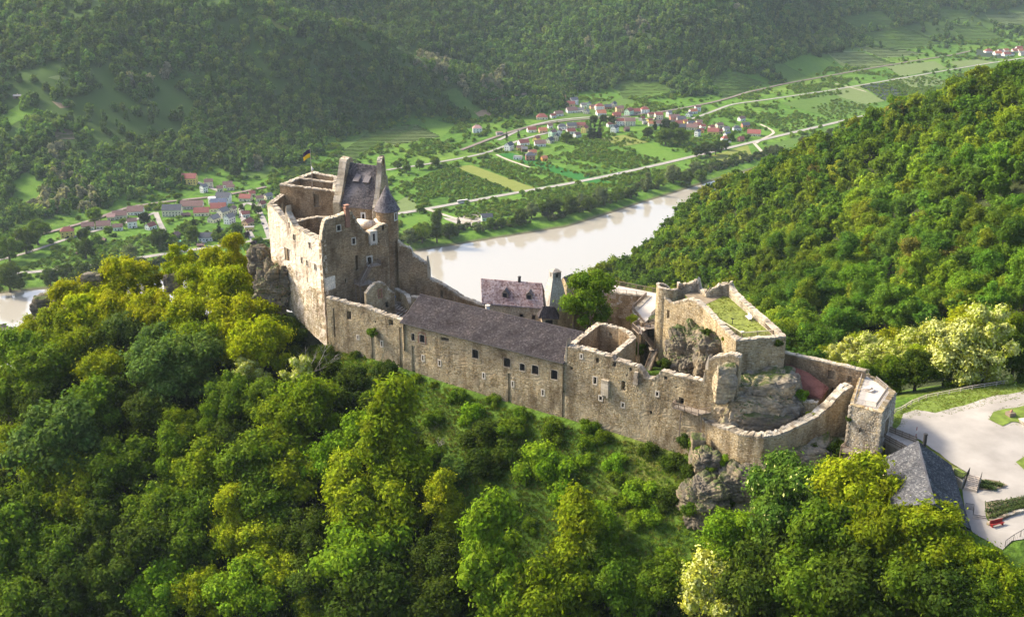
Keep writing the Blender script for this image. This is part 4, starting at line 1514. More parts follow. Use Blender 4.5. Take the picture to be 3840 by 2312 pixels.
bay.add([(*p, zb) for p in q] + [(*p, za) for p in q], [(0, 1, 5, 4), (1, 2, 6, 5), (2, 3, 7, 6), (3, 0, 4, 7), (4, 5, 6, 7), (3, 2, 1, 0)])
for i in range(3):
 s2 = bw0 + (bw1 - bw0) * (i + .5) / 3
 bay.beam((*RWK.pos(s2, -.2), zb - .55), (*RWK.pos(s2, .85), zb - .12), .28, .4)
bb = bay.build('bay', M['pale_frame'], keep)
g_ = MB()
p0, p1 = RWK.pos(bw0 + (bw1 - bw0) * .35, .915), RWK.pos(bw0 + (bw1 - bw0) * .65, .915)
g_.quad((*p0, zb + .7), (*p1, zb + .7), (*p1, za - .7), (*p0, za - .7)); g_.build('pane', M['glass_dark'], bb)
# red brick chimney on the gable
s_, za = RWK.hit(*c(1, 664, 520)); _, zb = RWK.hit(*c(1, 664, 650))
p = RWK.pos(s_, .15)
g_ = MB(); g_.box(p[0], p[1], (za + zb) / 2, 1.05, .95, za - zb, .65); g_.box(p[0], p[1], za + .12, 1.35, 1.25, .26, .65); g_.box(p[0], p[1], za + .5, .8, .8, .5, .65); g_.box(p[0], p[1], za + .82, 1.2, 1.1, .12, .65)
g_.build('chimney', M['brick_red'], keep)

# inner cross walls of the front court of the keep
zB = 270.0
cw_ = Wall([tuple(kp(18.8, .2)), tuple(kp(19.6, 9.6)), tuple(kp(14.5, 14.8))], 1.0)
cw_.build(zB, 252, parent=keep, mats=[M['mortar_dark'], M['interior'], M['coping']], seed=40)
cw_.stones(keep, M['stone_brown'], seed=41, zmin=256); cw_.stones(keep, M['stone_brown'], seed=46, side=-1, zmin=260); cw_.coping(keep, seed=42)
cw2 = Wall([tuple(kp(9.5, 9.5)), tuple(kp(1, 9.0))], .9)
cw2.build(266.5, 252, parent=keep, mats=[M['mortar_dark'], M['interior'], M['coping']], seed=43); cw2.stones(keep, M['stone_brown'], seed=44, side=-1, zmin=258); cw2.coping(keep, seed=45)
f_ = MB(); f_.prism([tuple(kp(27, 1)), tuple(kp(1, 1)), tuple(kp(1, 17)), tuple(kp(27, 17))], 255, 255.4); f_.build('floor', M['earth'], keep)

# far block with its high roofless walls
A1, A4, A3, A2 = Vector((-60.4, 297)), Vector((-44.6, 290)), Vector((-46.3, 306)), Vector((-54.2, 311.6))
AW = Wall([tuple(A1), tuple(A4), tuple(A3), tuple(A2)], 1.1, closed=True)
A_O = [op(AW, 1, 459, 468, 42, 90, 'niche')]
AW.build(276, 250, A_O, [M['mortar_dark'], M['interior'], M['coping']], keep, seed=50, jag=.25)
AW.stones(keep, M['stone_brown'], seed=51, zmin=260); AW.stones(keep, M['stone_brown'], seed=52, side=-1, zmin=266); AW.coping(keep, M['coping'], seed=53)
m1 = A1.lerp(A2, .5); m2 = A4.lerp(A3, .55)
xw = Wall([tuple(m1), tuple(m2)], .9); xw.build(276, 255, parent=keep, mats=[M['mortar_dark'], M['interior'], M['coping']], seed=54); xw.stones(keep, M['stone_brown'], seed=55, zmin=266); xw.coping(keep, seed=56)
f_ = MB(); f_.prism([tuple(A1.lerp(A3, .04)), tuple(A4.lerp(A2, .04)), tuple(A3), tuple(A2)], 264, 264.4); f_.build('floor', M['earth'], keep)
# side wall of the left corner with its gallery
cwL = Wall([tuple(A1 + Vector((.4, 2))), tuple(KL + e2 * .4)], 1.1)
cwL.build(273.5, 250, [dict(s=4.5, z=270.6, w=1.2, h=2.2, kind='through'), dict(s=8.0, z=270.6, w=1.0, h=1.8, kind='through')], [M['mortar'], M['interior'], M['coping']], keep, seed=57)
cwL.stones(keep, M['stone_brown'], seed=58, side=-1, zmin=262); cwL.stones(keep, M['stone'], seed=59, zmin=252); cwL.coping(keep, seed=60)
gal = root('wooden_gallery', 'small wooden gallery with a railing inside the high left corner of the keep', 'gallery')
a_ = kp(26.2, 1.6); b__ = kp(24.0, 7.5)
deck(gal, [tuple(a_ - e1 * 1.0), tuple(b__ - e1 * 1.0), tuple(b__ + e1 * .6), tuple(a_ + e1 * .6)], 268.4)
railing(gal, [(*(a_ - e1 * 1.0), 268.4), (*(b__ - e1 * 1.0), 268.4)], 1.1, 1.8)

# chapel block with slate roof
M['slate_blue'] = stone_mat('chapel_slate', [(0.0, (0.085, 0.077, 0.083)), (0.5, (0.135, 0.123, 0.13)), (1.0, (0.21, 0.19, 0.19))], stain=(.75, .72, .72))
Ce0, Ce1 = at_Y(*c(1, 610, 501), 287), at_Y(*c(1, 857, 524), 283)
Cr0, Cr1 = at_Y(*c(1, 680, 204), 292), at_Y(*c(1, 879, 220), 288)
cz = (Ce0.z + Ce1.z) / 2; Ce0.z = Ce1.z = cz
rz2 = (Cr0.z + Cr1.z) / 2; Cr0.z = Cr1.z = rz2
cd = (Vector((Ce1.x, Ce1.y)) - Vector((Ce0.x, Ce0.y))).normalized(); cp_ = Vector((-cd.y, cd.x))
Cb0 = Vector((*(Vector((Cr0.x, Cr0.y)) + cp_ * 4.6), cz)); Cb1 = Vector((*(Vector((Cr1.x, Cr1.y)) + cp_ * 4.6), cz))
rm = MB()
dn = Vector((0, 0, -.25))
for q in ((Ce0, Ce1, Cr1, Cr0), (Cr0, Cr1, Cb1, Cb0)):
 rm.quad(*q); rm.quad(*[p + dn for p in reversed(q)])
rm.quad(Ce0, Ce0 + dn, Ce1 + dn, Ce1)
rm.build('roof', M['slate_blue'], keep)
shingles(Ce0, Ce1, Cr1, Cr0, M['slate_blue'], keep, .36, .34, 61)
shingles(Cb1, Cb0, Cr0, Cr1, M['slate_blue'], keep, .6, .5, 62)
for fx, fy in ((715, 318), (797, 333)):       # two sloping dormers
 a, b, c_ = ray(*c(1, fx, fy))
 tt = (fx - 640) / 230.0
 h_ = .46
 p = (Ce0.lerp(Ce1, .42 if fx < 750 else .73)).lerp(Cr0.lerp(Cr1, .42 if fx < 750 else .73), .56)
 up_ = (Cr0 - Ce0).normalized(); sd = Vector((cd.x, cd.y, 0)); nn = sd.cross(up_); nn = nn if nn.y < 0 else -nn
 g_ = MB()
 w_ = .85
 f0, f1 = p - sd * w_ + nn * 1.05, p + sd * w_ + nn * 1.05
 b0, b1 = p - sd * w_, p + sd * w_
 t0, t1 = p - sd * w_ + up_ * 2.6, p + sd * w_ + up_ * 2.6
 g_.quad(f0, f1, t1, t0); g_.quad(b0, f0, t0, b0); g_.quad(f1, b1, t1, t1)
 g_.build('dormer', M['slate_blue'], keep)
 g_ = MB(); g_.quad(b0 + nn * .1, b1 + nn * .1, f1 - up_ * .05, f0 - up_ * .05); g_.build('dormer_opening', M['interior'], keep)
chw = Wall([(Ce0.x + cp_.x * .4, Ce0.y + cp_.y * .4), (Ce1.x + cp_.x * .4, Ce1.y + cp_.y * .4)], .9)
cwo = [op(chw, 1, 783, 580, 17, 44)]
chw.build(cz + .1, 255, cwo, [M['mortar_dark'], M['interior'], M['coping']], keep, seed=63); chw.stones(keep, M['stone_brown'], seed=64, zmin=262)
window_part(chw, cwo[0], keep, False, M['white'], arch=True, fw=.34)


def gable_wall(e_front, ridge, e_back, thick, top_px_extra, seed, over=1.1):
 """stepped-up gable: wall in the plane through eave and ridge"""
 w = Wall([(e_back.x, e_back.y), (e_front.x, e_front.y)], thick)
 return w


# left gable (rounded shoulder) and right gable (bell opening)
lg = Wall([tuple(Vector((Cb0.x, Cb0.y)) - cd * .1), tuple(Vector((Ce0.x, Ce0.y)) - cd * .1 - cp_ * .6)], 1.2)
lg = Wall([tuple(Vector(lg.P[0]) - cd * 1.1), tuple(Vector(lg.P[1]) - cd * 1.1)], 1.9)
m_ = lg.L * .48
lg.build([(0, cz + 1.5), (lg.L * .2, cz + 6.2), (lg.L * .3, rz2 + .2), (lg.L * .36, rz2 + .9), (m_, rz2 + 1.3), (lg.L * .6, rz2 + .9), (lg.L * .66, rz2 - .6), (lg.L * .72, rz2 - 2.5), (lg.L * .86, cz + 3.4), (lg.L, cz + .6)], 252, [dict(s=lg.L * .52, z=rz2 - .3, w=.8, h=1.1)], [M['mortar'], M['interior'], M['coping']], keep, seed=65)
lg.stones(keep, seed=66, zmin=262); lg.coping(keep, seed=67, w=(.3, .7), h=(.05, .2))
rg = Wall([tuple(Vector((Ce1.x, Ce1.y)) + cd * 1.3 - cp_ * .6), tuple(Vector((Cb1.x, Cb1.y)) + cd * 1.3)], 1.2)
m_ = rg.L * .5
rg.build([(0, cz + .5), (rg.L * .2, cz + 4.2), (m_ - 1.3, rz2 - .8), (m_ - 1.25, rz2 + 1.3), (m_ - .4, rz2 + 2.3), (m_ + .5, rz2 + 2.1), (m_ + 1.2, rz2 + .9), (m_ + 1.3, rz2 - 1.2), (rg.L * .8, cz + 4), (rg.L, cz)], 252, [dict(s=m_, z=rz2 + 1.2, w=.9, h=1.7, kind='through')], [M['mortar'], M['interior'], M['coping']], keep, seed=68)
rg.stones(keep, seed=69, zmin=262); rg.stones(keep, seed=71, side=-1, zmin=270); rg.coping(keep, seed=70, w=(.3, .7), h=(.05, .2))
# white quoin strip and two small plastered lean-to roofs in front of the chapel
g_ = MB()
for k_ in range(12):
 p = Vector((Ce1.x, Ce1.y)) - cp_ * .25 + cd * .1
 g_.box(p.x, p.y, cz - .3 - k_ * .55, .75 if k_ % 2 else .55, .6, .5, math.atan2(cd.y, cd.x))
g_.build('quoin', M['pale_frame'], keep)
for (x, y), w_ in (((800, 632), 4.4), ((903, 626), 2.8)):
 p = at_Y(*c(1, x, y), 281.5)
 g_ = MB(); g_.tube([p - Vector((cd.x, cd.y, 0)) * w_ / 2, p + Vector((cd.x, cd.y, 0)) * w_ / 2], [1.25, 1.25], 12); g_.build('plaster_vault', M['plaster'], keep, True)

# round stair turret with cone roof
tc = Vector((-31.2, 282.6)); trad = 2.75
apex = at_Y(*c(1, 920, 360), 282.6).z; tzb = at_Y(*c(1, 945, 548), 280).z
N_ = 20
TW = Wall([(tc.x + trad * math.cos(-2 * math.pi * k / N_), tc.y + trad * math.sin(-2 * math.pi * k / N_)) for k in range(N_)][::-1], .6, closed=True)
t_o = [op(TW, 1, 1008, 578, 12, 46)]
TW.build(tzb + .3, 248, t_o, [M['mortar_dark'], M['interior'], M['coping']], keep, seed=72, ds=.6, jag=.02); TW.stones(keep, M['stone_brown'], seed=73, zmin=258, cw=(.3, .6), ch=(.2, .3))
window_part(TW, t_o[0], keep, False, M['white'], fw=.22)
cm = MB()
ring = [(tc.x + (trad + .45) * math.cos(2 * math.pi * k / 28), tc.y + (trad + .45) * math.sin(2 * math.pi * k / 28), tzb) for k in range(28)]
cm.add(ring + [(tc.x, tc.y, apex)], [(k, (k + 1) % 28, 28) for k in range(28)] + [tuple(reversed(range(28)))])
cone = cm.build('turret_roof', M['slate_blue'], keep)
# slates of the cone
Vs = []; rr = random.Random(9)
nr = 20
sm_ = MB()
for i in range(nr - 1):
 t0, t1 = i / nr, (i + 1.2) / nr
 r0, r1 = (trad + .5) * (1 - t0), (trad + .5) * (1 - t1)
 k = max(6, int(2 * math.pi * r0 / .36))
 for j in range(k):
  a0 = 2 * math.pi * (j + .04 + .5 * (i % 2)) / k; a1 = 2 * math.pi * (j + .96 + .5 * (i % 2)) / k
  z0, z1 = tzb + (apex - tzb) * t0 - rr.uniform(0, .05), tzb + (apex - tzb) * t1
  e_ = .07 + rr.uniform(0, .04)
  q = [(tc.x + (r0 + e_) * math.cos(a0), tc.y + (r0 + e_) * math.sin(a0), z0), (tc.x + (r0 + e_) * math.cos(a1), tc.y + (r0 + e_) * math.sin(a1), z0),
    (tc.x + (r1 + .03) * math.cos(a1), tc.y + (r1 + .03) * math.sin(a1), z1), (tc.x + (r1 + .03) * math.cos(a0), tc.y + (r1 + .03) * math.sin(a0), z1)]
  q2 = [(tc.x + (r0) * math.cos(a0), tc.y + (r0) * math.sin(a0), z0), (tc.x + (r0) * math.cos(a1), tc.y + (r0) * math.sin(a1), z0)]
  sm_.add(q + q2, [(0, 1, 2, 3), (4, 5, 1, 0)])
o = sm_.build('shingle_courses', M['slate_blue'], keep); o['kind'] = 'stuff'

# flag on its pole
fp = at_Y(*c(1, 427, 345), 300.5); ft = at_Y(*c(1, 413, 106), 300.5)
flag = root('flagpole', 'thin flagpole with a waving flag dark above and yellow below on the keep', 'flag')
g_ = MB(); g_.tube([(fp.x, fp.y, 264.4), (fp.x, fp.y, ft.z)], [.09, .05], 6); g_.build('pole', M['wood_pale'], flag)
M['flag_dark'] = simple_mat('flag_dark_cloth', (0.045, 0.03, 0.07), .8, .1, 2); M['flag_yellow'] = simple_mat('flag_yellow_cloth', (0.75, 0.48, 0.03), .8, .1, 2)
fm = MB()
nx_, nz_ = 14, 8
vs = []
for i in range(nx_ + 1):
 for j in range(nz_ + 1):
  u = i / nx_; w_ = j / nz_
  vs.append((fp.x - .05 - 1.8 * u, fp.y + .28 * math.sin(u * 7 + w_ * .8) * u - .5 * u, ft.z - .15 - 2.1 * w_ - .75 * u * (1.15 - .25 * math.sin(u * 5))))
f_up, f_dn = [], []
for i in range(nx_):
 for j in range(nz_):
  q = (i * (nz_ + 1) + j, i * (nz_ + 1) + j + 1, (i + 1) * (nz_ + 1) + j + 1, (i + 1) * (nz_ + 1) + j)
  (f_up if j < nz_ / 2 else f_dn).append(q)
fm.add(vs, f_up, 0); o0 = len(vs); fm.add(vs, f_dn, 1)
fm.build('flag_cloth', [M['flag_dark'], M['flag_yellow']], flag, True)
g_ = MB(); zz_ = at_Y(*c(1, 425, 247), 300.5).z
g_.tube([(fp.x + .1, fp.y - .1, zz_ + .7), (fp.x + .35, fp.y - .15, zz_), (fp.x + .15, fp.y - .1, zz_ - .7)], [.06, .3, .12], 7); g_.build('furled_cloth', M['white'], flag, True)

# wooden stair up to the keep door
kst = root('wooden_staircase', 'wooden staircase climbing to the arched door in the brown face of the keep', 'staircase')
def kface(px, off): # point in front of the right keep face
 s, z = RWK.hit(*px); p = RWK.pos(s, off); return Vector((p[0], p[1], z))
d0 = kface(c(1, 850, 925), 1.4); zt_ = K_D[0]['z'] - K_D[0]['h'] / 2
s0 = RWK.hit(*c(1, 800, 930))[0]; s1 = RWK.hit(*c(1, 880, 930))[0]
q = [RWK.pos(s0, .05), RWK.pos(s1, .05), RWK.pos(s1, 1.9), RWK.pos(s0, 1.9)]
deck(kst, [q[3], q[2], q[1], q[0]], zt_)
railing(kst, [(*q[2], zt_), (*RWK.pos(s1, .1), zt_)], 1.1, 1.6); railing(kst, [(*RWK.pos(s0 + .9, 1.9), zt_), (*q[2], zt_)], 1.1, 1.6)
sl0, sl1 = RWK.hit(*c(1, 712, 1030))[0], RWK.hit(*c(1, 800, 1030))[0]
zl = RWK.hit(*c(1, 755, 1060))[1] + 1.2
q2_ = [RWK.pos(sl0, 3.2), RWK.pos(sl1 + .6, 3.2), RWK.pos(sl1 + .6, .6), RWK.pos(sl0, .6)]
deck(kst, q2_, zl)
railing(kst, [(*q2_[3], zl), (*q2_[0], zl), (*q2_[1], zl)], 1.1, 1.8)
stairs(kst, (*RWK.pos(sl0 + 1.2, 1.6), zl), (*RWK.pos(s0 + .5, 1.2), zt_), 1.3)
for s_ in (sl0 + .2, sl1 + .4):
 for off in (3.0, .8):
  g_ = MB(); g_.beam((*RWK.pos(s_, off), 246), (*RWK.pos(s_, off), zl - .1), .2, .2); g_.build('support_post', M['wood'], kst)
g_ = MB(); g_.beam((*RWK.pos(sl0 + .2, 3.0), 247), (*RWK.pos(sl1 + .4, 3.0), zl - .3), .14, .14); g_.build('brace', M['wood'], kst)
g_ = MB(); g_.beam((*RWK.pos(sl1 + .4, 3.0), 247), (*RWK.pos(sl0 + .2, 3.0), zl - .3), .14, .14); g_.build('brace', M['wood'], kst)

# ------------------------------------------------------------------ inner yard below the keep
o = empty('tmp'); bpy.data.objects.remove(o)
yard = MB()
yp = [FW.pos(0.5, -1.6), FW.pos(FW.L - 4, -1.6), (55, 213), (40, 262), (18, 276), (-12, 272), (-28, 279), tuple(kp(0, 14))]
yard.prism(yp, 245.0, 246.6)
o = yard.build('courtyard_ground', M['earth']); tag(o, kind='structure')
# ruined gable with arched window
ga = at_Y(*c(1, 803, 1145), 261.5); gb = at_Y(*c(1, 1003, 1100), 266)
GW = Wall([(ga.x, ga.y), (gb.x, gb.y)], .9)
gt = GW.prof(1, [(806, 1112), (830, 1075), (870, 1045), (910, 1033), (940, 1050), (965, 1085), (1000, 1108)])
gt = [(0, gt[0][1])] + [p for p in gt if 0 < p[0] < GW.L] + [(GW.L, gt[-1][1])]
go = [op(GW, 1, 899, 1112, 22, 56, 'through'), op(GW, 1, 948, 1190, 22, 40, 'dark')]
gwall = root('ruined_gable', 'freestanding ruined gable wall with an arched window in the yard below the keep', 'ruin')
GW.build(gt, 245, go, parent=gwall, seed=80); GW.stones(gwall, seed=81); GW.coping(gwall, seed=82)
window_part(GW, go[0], gwall, False, M['brick_red'], arch=True, pane=False, fw=.18)
def low_wall(name, label, k, pts, z, zb, th, cat='wall', seed=1, mat=None):
 P = [at_z(*c(k, *p), z) for p in pts]
 w = Wall([(p.x, p.y) for p in P], th)
 r_ = root(name, label, cat)
 w.build(z, zb, parent=r_, seed=seed, jag=.4); w.stones(r_, mat, seed=seed + 1); w.coping(r_, seed=seed + 2)
 return r_, w
low_wall('yard_wall', 'low broken wall curving through the weedy yard in front of the keep stair', 1, [(520, 1150), (600, 1125), (690, 1085), (735, 1065)], 253.4, 245, .9, seed=83)
low_wall('yard_wall', 'short curved wall stub below the supports of the keep stair', 1, [(685, 1120), (740, 1145), (800, 1185)], 250.5, 245, .7, seed=86)
low_wall('yard_wall', 'stepped ruined wall with flat slabs behind the person in blue', 1, [(1000, 1085), (1040, 1100), (1080, 1130), (1100, 1185)], 254.6, 245, .9, seed=89)
low_wall('yard_wall', 'thick wall stub just left of the dark roof ridge', 1, [(1115, 1140), (1165, 1140)], 256.3, 245, 1.2, seed=92)
low_wall('yard_wall', 'low inner wall running from the ruined gable to the outer wall', 1, [(800, 1215), (900, 1180), (1000, 1140)], 251.0, 245, .7, seed=95)
# bare floor beams
beams = root('floor_beams', 'bare weathered floor beams beside the left end of the dark roof', 'beams')
for i in range(6):
 a = at_z(*c(1, 925 + i * 24, 1245 + i * 8), 252.0); b = at_z(*c(1, 1020 + i * 18, 1190 + i * 9), 252.0)
 g_ = MB(); g_.beam(a, b, .3, .3); g_.build('beam', M['wood_pale'], beams)
a = at_z(*c(1, 985, 1215), 252.4); b = at_z(*c(1, 1085, 1250), 252.4)
g_ = MB(); g_.beam(a, b, .26, .26); g_.build('cross_beam', M['wood'], beams)

# ------------------------------------------------------------------ back curtain wall, from the turret to the house
bpts = [(-28.5, 280.0), (-20, 279.5), (-12, 277), (-4, 272.5), (4, 269), (12, 266.5)]
BW = Wall(bpts, 1.3)
bt = BW.prof(1, [(990, 745), (1050, 775), (1115, 806), (1130, 850), (1180, 880), (1236, 910)]) + BW.prof(2, [(940, 100), (960, 112), (1060, 162), (1150, 222), (1250, 282), (1375, 325)])
bt = sorted(bt); bt = [(0, bt[0][1])] + [p for p in bt if 0 < p[0] < BW.L] + [(BW.L, bt[-1][1])]
bwall = root('curtain_wall', 'stepped back wall of the castle falling from the round turret to the house by the river', 'castle wall')
BW.build(bt, 245, [op(BW, 2, 1043, 235, 22, 60, 'niche')], [M['mortar_dark'], M['interior'], M['coping']], bwall, seed=100, jag=.3)
BW.stones(bwall, M['stone_brown'], seed=101, zmin=247); BW.coping(bwall, seed=102)
# ------------------------------------------------------------------ house in the courtyard with a faded red tile roof
M['tile_pink'] = stone_mat('faded_roof_tile', [(0.0, (0.22, 0.14, 0.13)), (0.3, (0.37, 0.27, 0.26)), (0.7, (0.44, 0.34, 0.33)), (1.0, (0.53, 0.43, 0.42))], stain=(.72, .62, .62))
house = root('courtyard_house', 'house with a faded pink tiled roof and two dormers beside the river side wall', 'house')
H0, H1 = at_Y(*c(3, 136, 404), 261), at_Y(*c(3, 694, 390), 257.5)
hz = (H0.z + H1.z) / 2; H0.z = H1.z = hz
hd = (Vector((H1.x, H1.y)) - Vector((H0.x, H0.y))).normalized(); hp = Vector((-hd.y, hd.x))
Hr0 = on_plane_line(c(3, 125, 181), Vector((H0.x, H0.y)) + hp * 4.6, hd); Hr1 = on_plane_line(c(3, 676, 164), Vector((H1.x, H1.y)) + hp * 4.6, hd)
Hr0.z = Hr1.z = (Hr0.z + Hr1.z) / 2
Hb0, Hb1 = Vector((*(Vector((Hr0.x, Hr0.y)) + hp * 4.6), hz)), Vector((*(Vector((Hr1.x, Hr1.y)) + hp * 4.6), hz))
rm = MB(); dn = Vector((0, 0, -.2))
for q in ((H0, H1, Hr1, Hr0), (Hr0, Hr1, Hb1, Hb0)):
 rm.quad(*q); rm.quad(*[p + dn for p in reversed(q)])
rm.quad(H0, H0 + dn, H1 + dn, H1); rm.quad(H0, Hr0, Hr0 + dn, H0 + dn); rm.quad(H1, H1 + dn, Hr1 + dn, Hr1)
rm.build('roof', M['tile_pink'], house)
shingles(H0, H1, Hr1, Hr0, M['tile_pink'], house, .4, .36, 110); shingles(Hb1, Hb0, Hr0, Hr1, M['tile_pink'], house, .6, .5, 111)
i3 = lambda p, k_: Vector((p.x, p.y)) + hp * k_
hwl = Wall([tuple(i3(H0, .45) + hd * .4), tuple(i3(H1, .45) - hd * .4)], .7)
ho = [op(hwl, 3, 490, 486, 30, 34), op(hwl, 3, 600, 500, 26, 40)]
M['old_plaster'] = stone_mat('stained_plaster', [(0.3, (0.33, 0.25, 0.16)), (0.7, (0.50, 0.41, 0.29))], core=True)
hwl.build(hz + .1, 246, ho, [M['old_plaster'], M['interior'], M['coping']], house, seed=112)
for o_ in ho: window_part(hwl, o_, house, False, M['wood'], fw=.1)
hw2 = Wall([tuple(i3(Hb1, -.4) - hd * .4), tuple(i3(Hb0, -.4) + hd * .4)], .7); hw2.build(hz + .1, 240, parent=house, mats=[M['old_plaster'], M['interior'], M['coping']], seed=113)
for P, R_, Q, off in ((H0, Hr0, Hb0, .4), (H1, Hr1, Hb1, -.4)):
 o2 = Vector((hd.x, hd.y, 0)) * off; i1 = Vector((hp.x, hp.y, 0)) * .45
 g_ = MB(); a = P + o2 + i1; b = Q + o2 - i1; r_ = R_ + o2 + Vector((0, 0, -.25))
 g_.add([Vector((a.x, a.y, 242)), Vector((b.x, b.y, 242)), b, r_, a], [(0, 1, 2, 3, 4)]); g_.build('gable_wall', M['old_plaster'], house)
for fx, fy in ((350, 338), (566, 332)):
 u = (fx - 136) / 558.0
 base = H0.lerp(H1, u).lerp(Hr0.lerp(Hr1, u), .30)
 z0 = base.z; hd3 = Vector((hd.x, hd.y, 0)); hp3 = Vector((hp.x, hp.y, 0))
 w_ = .75; top_ = z0 + 1.15; pk = z0 + 2.0
 g_ = MB()
 f = base - hp3 * .05
 fl, fr = f - hd3 * w_, f + hd3 * w_
 g_.add([fl, fr, Vector((fr.x, fr.y, top_)), Vector((f.x, f.y, pk)), Vector((fl.x, fl.y, top_))], [(0, 1, 2, 3, 4)])
 bk = hp3 * 2.6
 g_.quad(fl, Vector((fl.x, fl.y, top_)), Vector((fl.x, fl.y, top_)) + bk, fl + bk); g_.quad(fr, fr + bk, Vector((fr.x, fr.y, top_)) + bk, Vector((fr.x, fr.y, top_)))
 dr_ = g_.build('dormer', M['wood'], house)
 g_ = MB(); e_ = hd3 * .95; dz = Vector((0, 0, .08))
 fe = f - hp3 * .25
 pkv = Vector((fe.x, fe.y, pk + .08)); lv = Vector((fe.x, fe.y, top_ - .15)) - e_; rv = Vector((fe.x, fe.y, top_ - .15)) + e_
 g_.quad(lv, pkv, pkv + bk * 1.2, lv + bk * 1.2); g_.quad(pkv, rv, rv + bk * 1.2, pkv + bk * 1.2)
 g_.build('dormer_roof', M['slate_blue'], dr_)
 g_ = MB(); p_ = f - hp3 * .06
 g_.quad(p_ - hd3 * .48 + Vector((0, 0, .12)), p_ + hd3 * .48 + Vector((0, 0, .12)), p_ + hd3 * .48 + Vector((0, 0, 1.1)), p_ - hd3 * .48 + Vector((0, 0, 1.1))); g_.build('pane', M['glass_dark'], dr_)
p = Hr0.lerp(Hr1, .635)
g_ = MB(); g_.tube([p - Vector((0, 0, .6)), p + Vector((0, 0, 1.1))], [.36, .34], 8); g_.tube([p + Vector((0, 0, 1.1)), p + Vector((0, 0, 1.3))], [.48, .3], 8); g_.build('chimney', M['iron'], house)
g_ = MB(); g_.tube([(*FW.pos(0, 0), 0), (*FW.pos(0, 0), .1)], [.01, .01], 4)
vent = root('vent_chimney', 'short white round vent chimney between dark roof and pink house roof', 'chimney')
p = at_Y(*c(3, 188, 395), 252); g_ = MB(); g_.tube([(p.x, p.y, p.z - 4), (p.x, p.y, p.z)], [.5, .5], 12); g_.build('shaft', M['white'], vent)
g_ = MB(); g_.tube([(p.x, p.y, p.z), (p.x, p.y, p.z + .12)], [.62, .62], 12); g_.build('rim', M['pale_frame'], vent)

# ------------------------------------------------------------------ kitchen tower with its big plastered chimney
kt = root('kitchen_chimney', 'tall tapering grey chimney tower beside the pink roofed house', 'chimney tower')
kz0 = at_Y(*c(3, 780, 450), 257).z; kctr = at_Y(*c(3, 790, 450), 259.5); kz1 = at_Y(*c(3, 800, 150), 259.5).z; kz2 = at_Y(*c(3, 800, 96), 258.6).z; kz3 = at_Y(*c(3, 797, 62), 259.5).z
ang0 = math.radians(20)
def sq(r, n=4, a0=ang0 + math.pi / 4, ctr=kctr):
 return [(ctr.x + r * math.cos(a0 + 2 * math.pi * k / n), ctr.y + r * math.sin(a0 + 2 * math.pi * k / n)) for k in range(n)]
def loft(rings, name, mat, par, smooth=False, caps=True):
 m_ = MB(); n = len(rings[0][0]); vs = []
 for poly, z in rings: vs += [(x, y, z) for x, y in poly]
 fs = [(i * n + k, i * n + (k + 1) % n, (i + 1) * n + (k + 1) % n, (i + 1) * n + k) for i in range(len(rings) - 1) for k in range(n)]
 if caps: fs += [tuple(reversed(range(n))), tuple((len(rings) - 1) * n + k for k in range(n))]
 m_.add(vs, fs); return m_.build(name, mat, par, smooth)
M['render_grey'] = stone_mat('grey_render', [(0.3, (0.33, 0.30, 0.26)), (0.7, (0.44, 0.41, 0.37))], core=True)
R0 = 3.15
loft([(sq(R0 * .99), 245), (sq(R0 * .99), kz0)], 'wall', M['old_plaster'], kt)
loft([(sq(R0 * 1.12), kz0), (sq(R0 * 1.1), kz0 + .5), (sq(R0 * .93), kz0 + (kz1 - kz0) * .38), (sq(R0 * .70), kz0 + (kz1 - kz0) * .72), (sq(1.55), kz1)], 'chimney_hood', M['render_grey'], kt)
loft([(sq(1.5), kz1), (sq(1.5), kz2)], 'shaft', M['render_grey'], kt)
loft([(sq(1.75), kz2), (sq(.08), kz3)], 'cap_roof', M['render_grey'], kt)
for sx_ in (-1, 0):
 for side_ in range(4):
  a = ang0 + side_ * math.pi / 2 - math.pi / 2
  n_ = Vector((math.cos(a), math.sin(a))); t_ = Vector((-n_.y, n_.x))
  if sx_ == 0: continue
  q = Vector((kctr.x, kctr.y)) + n_ * 1.075
  g_ = MB(); g_.box(q.x, q.y, (kz1 + kz2) / 2 + .1, .05, .55, .85, a); g_.build('smoke_opening', M['interior'], kt)
# lean-to hood
hp_ = at_Y(*c(3, 738, 470), 254.5)
g_ = MB(); w_ = 2.3
bk = [Vector((hp_.x - 1.3, hp_.y + 1.2, hp_.z + 1.5)), Vector((hp_.x + 1.3, hp_.y + 1.0, hp_.z + 1.5))]
fr = [Vector((hp_.x - 2.5, hp_.y - .9, hp_.z - .7)), Vector((hp_.x + 2.3, hp_.y - 1.2, hp_.z - .9))]
g_.quad(fr[0], fr[1], bk[1], bk[0]); sl_ = [bk[0] + Vector((-1.4, .9, -2.2)), bk[1] + Vector((1.2, .6, -2.3))]
g_.add([fr[0], bk[0], sl_[0]], [(0, 1, 2)]); g_.add([fr[1], sl_[1], bk[1]], [(0, 1, 2)])
porch = g_.build('lean_to_roof', M['slate_dark'], kt)
shingles(fr[0], fr[1], bk[1], bk[0], M['slate_dark'], kt, .4, .36, 115)
g_ = MB(); g_.box(hp_.x + .1, hp_.y + .2, hp_.z - 4.2, 3.6, 2.2, 6.5, .15); g_.build('porch_wall', M['old_plaster'], kt)
g_ = MB(); g_.box(hp_.x, hp_.y - .92, hp_.z - 1.9, 1.7, .12, 1.5, .15); g_.build('porch_opening', M['interior'], kt)
